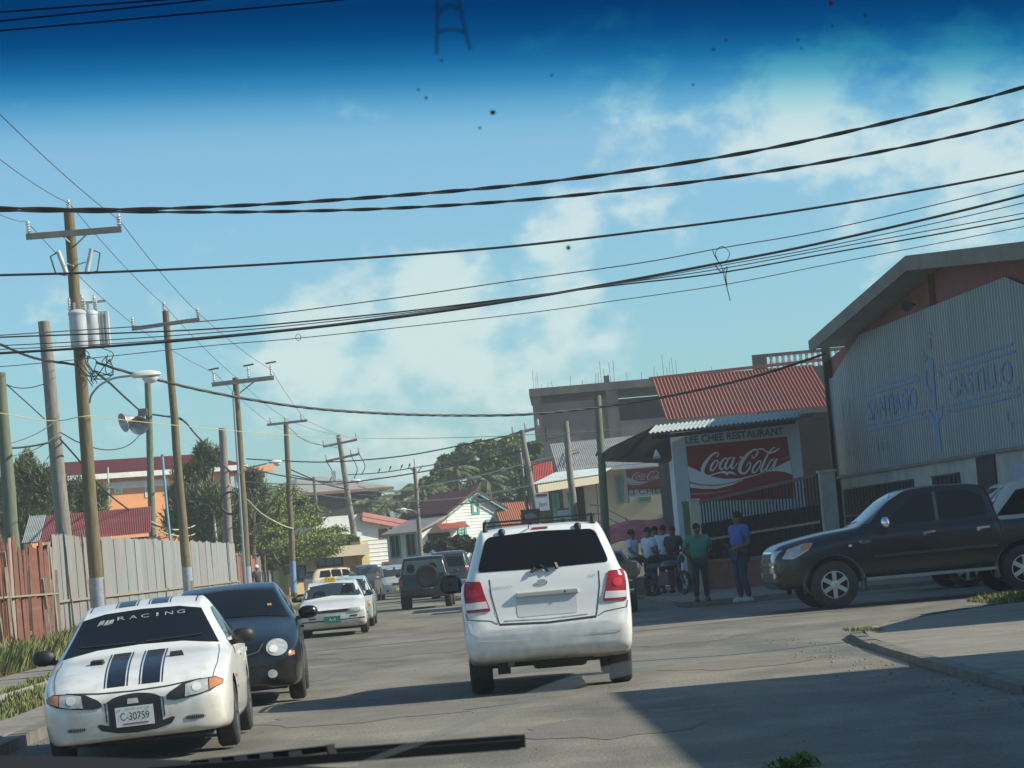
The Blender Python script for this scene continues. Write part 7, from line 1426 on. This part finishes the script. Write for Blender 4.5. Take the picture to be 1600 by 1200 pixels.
# ---- white hatchback behind the pickup
ST = [(0, .34, .70, .7, .66, .5, .76, .78), (.06, .3, .78, .78, .74, .56, .84, .86), (.6, .26, .84, .92, .8, .66, .98, 1.02), (1.1, .25, .84, 1.02, .8, .66, 1.12, 1.17), (1.8, .25, .84, 1.08, .79, .62, 1.66, 1.7), (2.7, .25, .84, 1.1, .79, .62, 1.76, 1.80), (3.8, .25, .84, 1.1, .78, .62, 1.70, 1.74), (4.1, .3, .82, 1.05, .76, .6, 1.4, 1.44), (4.2, .4, .78, .95, .7, .56, 1.05, 1.08)]
c = Car('white_minivan', 'white rounded minivan parked by the warehouse door behind the pickup', 'van', ST, M_pwhite).loft([(.74, .85), (.74, 3.3)], .31, dense=.1)
for (x, y) in ((.74, .85), (.74, 3.3)):
    for sg in (-1, 1): c.wheel(sg * x, y, .31, .19, .2, 6, sg=sg)
c.both('side_window', [(1.45, 1.15), (1.85, 1.56), (2.5, 1.64), (2.5, 1.15)], M_tint); c.both('side_window', [(2.62, 1.15), (2.62, 1.64), (3.7, 1.6), (3.85, 1.15)], M_tint); c.patch('windscreen', [(-.72, 1.17), (.72, 1.17), (.6, 1.62), (-.6, 1.62)], 'front', M_tint, .008, .1); c.mirror('headlight', [(.4, .7), (.7, .72), (.72, .86), (.4, .82)], 'front', M_clear)
c.root.scale = (1.15, 1.2, 1.22); c.place(9.3, 37.2 * KY, R(-90) + R(4))

# ------------------------------------------------------------------ people
M_skin = mat('dark_skin', (.17, .095, .062), .6); M_hair = mat('black_hair', (.012, .010, .010), .9)
def skin_mesh(name, V, Eg, rad, m, parent, sub=1):
    me = bpy.data.meshes.new(name); me.from_pydata(V, Eg, []); o = bpy.data.objects.new(name, me); COL.objects.link(o)
    md = o.modifiers.new('s', 'SKIN'); md.use_smooth_shade = True
    for i, r in enumerate(rad):
        sv = me.skin_vertices[0].data[i]; sv.radius = r if isinstance(r, tuple) else (r, r); sv.use_root = i == 0
    o.modifiers.new('u', 'SUBSURF').levels = sub
    dg = bpy.context.evaluated_depsgraph_get(); dg.update(); m2 = bpy.data.meshes.new_from_object(o.evaluated_get(dg)); o.modifiers.clear(); o.data = m2; m2.name = name
    m2.materials.clear(); m2.materials.append(m); m2.polygons.foreach_set('use_smooth', [True] * len(m2.polygons)); o.parent = parent; return o
def person(label, x, y, rz, H, shirt, trousers, pose='stand', shoe=M_trim, cap=None, z=0, build=1.0, group=None):
    t = thing('person', label, 'person', (x, y, z), rz, group); s = H / 1.75; b = build
    P = {'pelvis': (0, 0, .95), 'spine': (0, 0, 1.15), 'chest': (0, .01, 1.34), 'neck': (0, .01, 1.49), 'chin': (0, -.015, 1.565), 'head': (0, -.012, 1.64), 'crown': (0, .0, 1.715),
         'shR': (-.19 * b, .01, 1.43), 'elR': (-.25 * b, .03, 1.14), 'wrR': (-.23 * b, -.07, .91), 'haR': (-.22 * b, -.10, .84), 'shL': (.19 * b, .01, 1.43), 'elL': (.25 * b, .03, 1.14), 'wrL': (.23 * b, -.07, .91), 'haL': (.22 * b, -.10, .84),
         'hipR': (-.09, 0, .9), 'knR': (-.11, -.02, .5), 'anR': (-.12, .02, .085), 'toR': (-.13, -.12, .035), 'hipL': (.09, 0, .9), 'knL': (.11, -.02, .5), 'anL': (.12, .02, .085), 'toL': (.13, -.12, .035)}
    if pose == 'hands_behind':
        for k, sg in (('R', -1), ('L', 1)): P['el' + k] = (sg * .29 * b, .10, 1.15); P['wr' + k] = (sg * .10, .17, .97); P['ha' + k] = (sg * .03, .18, .93)
    if pose == 'forearm':
        P['elR'] = (-.25 * b, .06, 1.13); P['wrR'] = (-.14, -.19, 1.10); P['haR'] = (-.08, -.25, 1.11); P['elL'] = (.25 * b, .05, 1.13); P['wrL'] = (.15, -.17, 1.05); P['haL'] = (.09, -.22, 1.04); P['knL'] = (.10, -.04, .5); P['anL'] = (.10, .07, .085); P['toL'] = (.11, -.08, .035)
    if pose == 'elbow_out':
        P['elR'] = (-.36, .03, 1.22); P['wrR'] = (-.18, -.12, 1.05); P['haR'] = (-.12, -.16, 1.04)
    if pose == 'sit':
        for k, sg in (('R', -1), ('L', 1)): P['kn' + k] = (sg * .13, -.44, .98); P['an' + k] = (sg * .13, -.42, .56); P['to' + k] = (sg * .13, -.55, .52)
        P['elR'] = (-.34, -.10, 1.18); P['wrR'] = (-.28, -.33, 1.05); P['haR'] = (-.27, -.40, 1.03)
        dz = -.47; P = {k: (a, c, d + dz) for k, (a, c, d) in P.items()}
    P = {k: tuple(v * s for v in q_) for k, q_ in P.items()}
    rad = {'pelvis': (.16 * b, .12 * b), 'spine': (.145 * b, .115 * b), 'chest': (.15 * b, .105 * b), 'neck': .055, 'chin': .062, 'head': (.083, .098), 'crown': (.06, .068), 'sh': .06, 'el': .045, 'wr': .032, 'ha': (.038, .022), 'hip': .088 * b, 'kn': .062, 'an': .043, 'to': .036}
    g = lambda k: rad.get(k, rad.get(k[:-1])); sc = lambda r, e=0: tuple((v + e) * s for v in r) if isinstance(r, tuple) else (r + e) * s
    def mk(name, edges, m, e=0, over={}, extra=(), sub=1):
        ks = [];
        for a, c in edges:
            for k in (a, c):
                if k not in ks: ks.append(k)
        V = [over.get(k, P.get(k)) for k in ks]; E2 = [(ks.index(a), ks.index(c)) for a, c in edges]; Rd = [(sc((.125 * b, .10 * b), e) if name == 'trousers' and k == 'pelvis' else sc(g(k), e)) if k in P else .04 for k in ks]
        for (host, pts, rr_) in extra:
            prev = ks.index(host)
            for p in pts: V.append(p); Rd.append(rr_); E2.append((prev, len(V) - 1)); prev = len(V) - 1
        return skin_mesh(name, V, E2, Rd, m, t, sub)
    body_e = [('pelvis', 'spine'), ('spine', 'chest'), ('chest', 'neck'), ('neck', 'chin'), ('chin', 'head'), ('head', 'crown')]
    for k in 'RL': body_e += [('chest', 'sh' + k), ('sh' + k, 'el' + k), ('el' + k, 'wr' + k), ('wr' + k, 'ha' + k), ('pelvis', 'hip' + k), ('hip' + k, 'kn' + k), ('kn' + k, 'an' + k), ('an' + k, 'to' + k)]
    ex = []
    for k in 'RL':
        w, h = Vector(P['wr' + k]), Vector(P['ha' + k]); d = (h - w).normalized(); sd = d.cross(Vector((0, 1, .3))).normalized()
        for i, (o, L) in enumerate(((-.028, .065), (-.010, .078), (.010, .075), (.028, .058))):
            b0 = h + sd * o * s + d * .025 * s; ex.append(('ha' + k, [tuple(b0), tuple(b0 + d * L * .5 * s), tuple(b0 + d * L * s + Vector((0, -.012, 0)))], .0085 * s))
        ex.append(('ha' + k, [tuple(h - d * .015 + sd * .045 * s), tuple(h + sd * .06 * s + d * .03 * s)], .010 * s))
    ex.append(('head', [(0, -.105 * s + P['head'][1], P['head'][2] - .015 * s)], .014 * s))     # nose
    for sg in (-1, 1): ex.append(('head', [(sg * .088 * s, P['head'][1] + .012 * s, P['head'][2] - .01 * s)], .018 * s))   # ears
    mk('body', body_e, M_skin, 0, extra=ex)
    sl = {}
    for k in 'RL': a, c = Vector(P['sh' + k]), Vector(P['el' + k]); sl['el' + k] = tuple(a.lerp(c, .72))
    mk('shirt', [('pelvis', 'spine'), ('spine', 'chest'), ('chest', 'shR'), ('shR', 'elR'), ('chest', 'shL'), ('shL', 'elL')], shirt, .036, {**sl, 'pelvis': tuple(v + (0, 0, -.03 * s)[i] for i, v in enumerate(P['pelvis']))})
    mk('trousers', [('pelvis', 'hipR'), ('hipR', 'knR'), ('knR', 'anR'), ('pelvis', 'hipL'), ('hipL', 'knL'), ('knL', 'anL')], trousers, .02)
    for k in 'RL':
        a, c = Vector(P['an' + k]), Vector(P['to' + k]); mb = MB(); d = c - a; d.z = 0; d.normalize(); mid = Vector((a.x, a.y, c.z)) + d * .05 * s; M = Matrix.Translation(mid + Vector((0, 0, .012))) @ d.to_track_quat('Y', 'Z').to_matrix().to_4x4() @ Matrix.Diagonal((.055 * s, .145 * s, .055 * s, 1)); mb.lathe([(.5, -.85), (.95, -.7), (1, 0), (.75, .6), (.3, .9)], 12, M=M); mb.build('shoe', shoe, t, 60)
    hp = Vector(P['head']); mb = MB(); M = Matrix.Translation(hp + Vector((0, .02 * s, .035 * s))) @ Matrix.Diagonal((.093 * s, .105 * s, .098 * s, 1)); mb.lathe([(.98, -.35), (1, 0), (.9, .45), (.6, .8), (.1, 1)], 14, M=M); mb.build('hair' if not cap else 'cap', cap or M_hair, t, 60)
    return t
M_sgreen = mat('green_shirt', (.03, .27, .20), .85, col2=(.025, .22, .165), scale=6); M_sblue = mat('blue_shirt', (.07, .14, .42), .85, col2=(.05, .11, .34), scale=6); M_swhite = mat('white_shirt', (.60, .68, .78), .85, col2=(.5, .58, .68), scale=6); M_tdark = mat('dark_trousers', (.025, .028, .035), .9); M_tblue = mat('navy_trousers', (.02, .032, .085), .9); M_sdark = mat('dark_shirt', (.04, .042, .05), .9)
def at(x, y, Y=None):
    if Y is None: p = pxZ(x, y, .1); return p.x, p.y
    p = px(x, y, Y); return p.x, p.y
x, y = at(1098, 940); person('man in a green polo shirt standing with hands behind him by the gate post', x, y, R(8), 1.68, M_sgreen, M_tdark, 'hands_behind', z=.10, build=1.12)
x, y = at(1163, 940); pb = person('man in a blue shirt and navy track trousers turned to the left, white shoes', x, y, R(-62), 1.84, M_sblue, M_tblue, 'forearm', shoe=M_tank, z=.10, build=1.12)
x, y = at(1018, 900, 45.5); person('person in a white shirt and dark trousers facing right among the group', x, y, R(120), 1.72, M_swhite, M_tdark, 'forearm', z=.1)
x, y = at(1042, 900, 46.5); person('person in a white shirt with elbow out, back of the group', x, y, R(170), 1.76, M_swhite, M_tdark, 'elbow_out', z=.1)
x, y = at(1029, 900, 47); person('person in dark clothes between the two white shirts', x, y, R(20), 1.74, M_sdark, M_tdark, 'stand', z=.1)
x, y = at(1056, 900, 46.2); person('person in dark clothes nearest the gate post', x, y, R(-30), 1.70, M_sdark, M_tdark, 'forearm', z=.1)
x, y = at(992, 900, 47); person('person in a pale blue shirt sitting low at the left of the group', x, y, R(60), 1.72, M_swhite, M_tdark, 'sit', z=.55)
mb = MB(); mb.box((x, y + .05, .32), (.7, .45, .46)); tag(mb.build('concrete_bench', M_oldconc), 'low grey block seat under the sitting person', 'bench')
x, y = at(397, 905, 74); person('person with a white cap by the conduit pole, head above the navy sedan', -8.3, y, R(60), 1.72, M_sdark, M_tdark, 'stand', cap=M_plate, z=.1)
# parked motorcycle in front of the group
x, y = at(1044, 915, 44.6); t = thing('motorcycle', 'dark motorcycle parked in the shade beside the group of people', 'motorcycle', (x, y, .1), R(35))
for yy in (-.62, .62):
    mb = MB(); M = Matrix.Translation((0, yy, .3)) @ Matrix.Rotation(R(90), 4, 'Y'); mb.lathe([(.22, -.045), (.28, -.045), (.3, 0), (.28, .045), (.22, .045)], 22, M=M, closed=True); o = mb.build('wheel', M_tyre, t, 40)
    mb = MB(); mb.lathe([(.03, -.04), (.03, .04)], 10, M=M)
    for k in range(8): a = k * math.pi / 4; mb.bar((0, yy, .3), (0, yy + .23 * math.cos(a), .3 + .23 * math.sin(a)), .012)
    mb.build('rim', M_steel, o)
mb = MB(); M = Matrix.Translation((0, -.1, .74)) @ Matrix.Rotation(R(90), 4, 'X') @ Matrix.Diagonal((.14, .12, .3, 1)); mb.lathe([(.3, -1), (.85, -.7), (1, 0), (.9, .6), (.4, 1)], 12, M=M); mb.build('fuel_tank', M_pnavy, t, 60)
mb = MB(); mb.box((0, .38, .76), (.24, .62, .1), taper=.85); mb.build('saddle', M_trim, t); mb = MB(); mb.box((0, .02, .42), (.26, .42, .34), taper=.8); mb.build('engine', M_steel, t)
mb = MB(); mb.tube([(0, -.62, .3), (0, -.42, .85)], .035, 8); mb.tube([(-.34, -.30, 1.02), (-.12, -.40, .96), (.12, -.40, .96), (.34, -.30, 1.02)], .016, 6); mb.build('fork_and_handlebar', M_gwire, t, 60)
mb = MB(); mb.lathe([(.02, 0), (.09, .03), (.1, .1)], 12, M=Matrix.Translation((0, -.52, .88)) @ Matrix.Rotation(R(90), 4, 'X')); mb.build('headlamp', M_gwire, t, 60); mb = MB(); mb.tube([(.12, 0, .3), (.13, .7, .36)], .04, 8); mb.build('exhaust', M_steel, t, 60)

# ------------------------------------------------------------------ windscreen of the car the picture is taken from
WS = thing('windscreen', 'windscreen of the car we sit in, its blue sun band across the top, wiper below', 'windscreen', (0, 0, 0))
WZ = lambda Y: 1.2 + (1.75 - Y) * .875
def wsp(x, y, off=0):                # where the sight line through (x, y) meets the pane
    d = ray(x, y); t = (1.2 + 1.75 * .875 - EYE) / (d.z + .875 * d.y); return CAM + d * (t * (1 - off))
def transp(name, ramp=None, col=(1, 1, 1), dif=None, alpha=.1):
    m = bpy.data.materials.new(name); m.use_nodes = True; N, L_ = m.node_tree.nodes, m.node_tree.links; N.clear(); out = N.new('ShaderNodeOutputMaterial'); tb = N.new('ShaderNodeBsdfTransparent'); tb.inputs[0].default_value = tuple(col) + (1,)
    if ramp:
        tc = N.new('ShaderNodeTexCoord'); sp = N.new('ShaderNodeSeparateXYZ'); L_.new(tc.outputs['Object'], sp.inputs[0]); ml = N.new('ShaderNodeMath'); ml.operation = 'MULTIPLY_ADD'; L_.new(sp.outputs[0], ml.inputs[0]); ml.inputs[1].default_value = .045; L_.new(sp.outputs[2], ml.inputs[2])
        mr = N.new('ShaderNodeMapRange'); L_.new(ml.outputs[0], mr.inputs[0]); mr.inputs[1].default_value, mr.inputs[2].default_value = ramp[0], ramp[1]; cr = N.new('ShaderNodeValToRGB'); L_.new(mr.outputs[0], cr.inputs[0]); e = cr.color_ramp.elements
        e[0].position = 0; e[0].color = (1, 1, 1, 1); e[1].position = 1; e[1].color = (.008, .10, .24, 1)
        for p, c in ramp[2]: k = e.new(p); k.color = tuple(c) + (1,)
        L_.new(cr.outputs[0], tb.inputs[0])
    if dif:
        df = N.new('ShaderNodeBsdfDiffuse'); df.inputs[0].default_value = tuple(dif) + (1,); mx = N.new('ShaderNodeMixShader'); mx.inputs[0].default_value = alpha; L_.new(tb.outputs[0], mx.inputs[1]); L_.new(df.outputs[0], mx.inputs[2]); L_.new(mx.outputs[0], out.inputs[0])
    else: L_.new(tb.outputs[0], out.inputs[0])
    return m
zlo, ztop = wsp(800, 215).z, wsp(800, 0).z
mb = MB(); Yc = lambda z: 1.75 - (z - 1.2) / .875
zsplit = lambda x: zlo - .045 * x
mb.add([(-.72, Yc(1.2), 1.2), (.72, Yc(1.2), 1.2), (.72, Yc(zsplit(.72)), zsplit(.72)), (-.72, Yc(zsplit(-.72)), zsplit(-.72))], [(0, 1, 2, 3)]); mb.build('glass_pane', transp('clear_glass'), WS)
mb = MB(); mb.add([(-.72, Yc(zsplit(-.72)), zsplit(-.72)), (.72, Yc(zsplit(.72)), zsplit(.72)), (.62, Yc(1.95), 1.95), (-.62, Yc(1.95), 1.95)], [(0, 1, 2, 3)])
mb.build('tint_band', transp('blue_sun_band', (zlo, ztop, [(.14, (.84, .95, .97)), (.30, (.50, .78, .88)), (.46, (.17, .52, .70)), (.62, (.045, .32, .52)), (.80, (.014, .17, .34))])), WS)
M_spot = mat('dirt_spot', (.06, .05, .10), .9)
for i, (x, y, r) in enumerate([(770, 176, 5), (888, 387, 4.5), (1298, 6, 5), (666, 153, 3), (750, 200, 2.5), (690, 94, 2.5), (1352, 24, 3.5), (1134, 63, 3), (1115, 77, 3), (1083, 132, 2.5), (1247, 62, 2.5), (862, 118, 2.5), (1300, 40, 2.5), (654, 140, 2.5), (1252, 75, 2)]):
    mb = MB(); q = random.Random(i); mb.add([wsp(x + math.cos(a) * r * q.uniform(.65, 1), y + math.sin(a) * r * q.uniform(.65, 1), .002) for a in np.linspace(0, 5.6, 9)], [tuple(range(9))]); mb.build('dirt_spot', M_spot, WS)
mb = MB()
for pts in ([(684, -10), (683, 40), (682, 86)], [(714, -10), (724, 35), (735, 78)], [(684, 24), (700, 8), (716, 14)], [(684, 50), (706, 46), (728, 50)]):
    v, f = stroke2(pts, [3.2] * len(pts), 4); mb.add([wsp(a, c, .002) for a, c in v], f)
mb.build('tape_residue', transp('tape_residue', dif=(.03, .03, .05), alpha=.45), WS)
mb = MB(); v, f = stroke2([(560, 1195), (700, 1142), (800, 1100), (900, 1064), (1000, 1040), (1120, 1018), (1230, 1010), (1330, 1018), (1420, 1040)], [4, 6, 8, 10, 11, 10, 9, 8, 3], 6); mb.add([wsp(a, c, .0015) for a, c in v], f); mb.build('wiper_smear', transp('wiper_smear', dif=(.75, .85, .95), alpha=.28), WS)
W_ = mat('wiper_black', (.003, .003, .004), .8)
wp = lambda x, y, o=-.012: wsp(x, y, o)
mb = MB(); mb.bar(wp(230, 1206), wp(812, 1163), .006, .0042); bl = mb.build('wiper_blade', W_, WS)
mb = MB(); mb.bar(wp(520, 1175, -.018), wp(808, 1154, -.018), .006, .0034); mb.bar(wp(810, 1149, -.018), wp(811, 1168, -.012), .006, .002); mb.bar(wp(515, 1164, -.018), wp(520, 1180, -.012), .004, .0015); mb.build('wiper_bow', W_, bl)
mb = MB(); mb.bar(wp(300, 1193, -.022), wp(520, 1169, -.020), .006, .003); mb.bar(wp(560, 1180, -.02), wp(760, 1163, -.02), .005, .0022); mb.build('wiper_arm', W_, WS)
for x in (335, 375, 415, 460): mb = MB(); mb.bar(wp(x, 1190 - (x - 300) * .09, -.018), wp(x + 3, 1199 - (x - 300) * .075, -.013), .006, .002); mb.build('wiper_link', W_, WS)
mb = MB(); A = [wp(-120, 1176, -.03), wp(0, 1180, -.03), wp(150, 1183, -.03), wp(300, 1188, -.03), wp(470, 1196, -.03), wp(640, 1206, -.03)]; B_ = [p + Vector((0, -.05, -.10)) for p in A]; C_ = [p + Vector((0, .12, -.06)) for p in A]
mb.add(A + B_ + C_, [(i, i + 1, 7 + i, 6 + i) for i in range(5)] + [(12 + i, 13 + i, i + 1, i) for i in range(5)]); mb.build('cowl', mat('cowl_black', (.004, .005, .010), .6), WS, 60)

# ------------------------------------------------------------------ humid air, its veil also standing in for windscreen glare
hm = bpy.data.materials.new('humid_glare_veil'); hm.use_nodes = True; hn = hm.node_tree.nodes; hn.clear(); ho = hn.new('ShaderNodeOutputMaterial'); hv = hn.new('ShaderNodeVolumePrincipled')
hv.inputs['Color'].default_value = (.86, .95, 1, 1); hv.inputs['Density'].default_value = .00055; hm.node_tree.links.new(hv.outputs[0], ho.inputs['Volume'])
mb = MB(); mb.box((0, 2100, 8.5), (6100, 4900, 19.06)); tag(mb.build('haze', hm), kind='stuff')
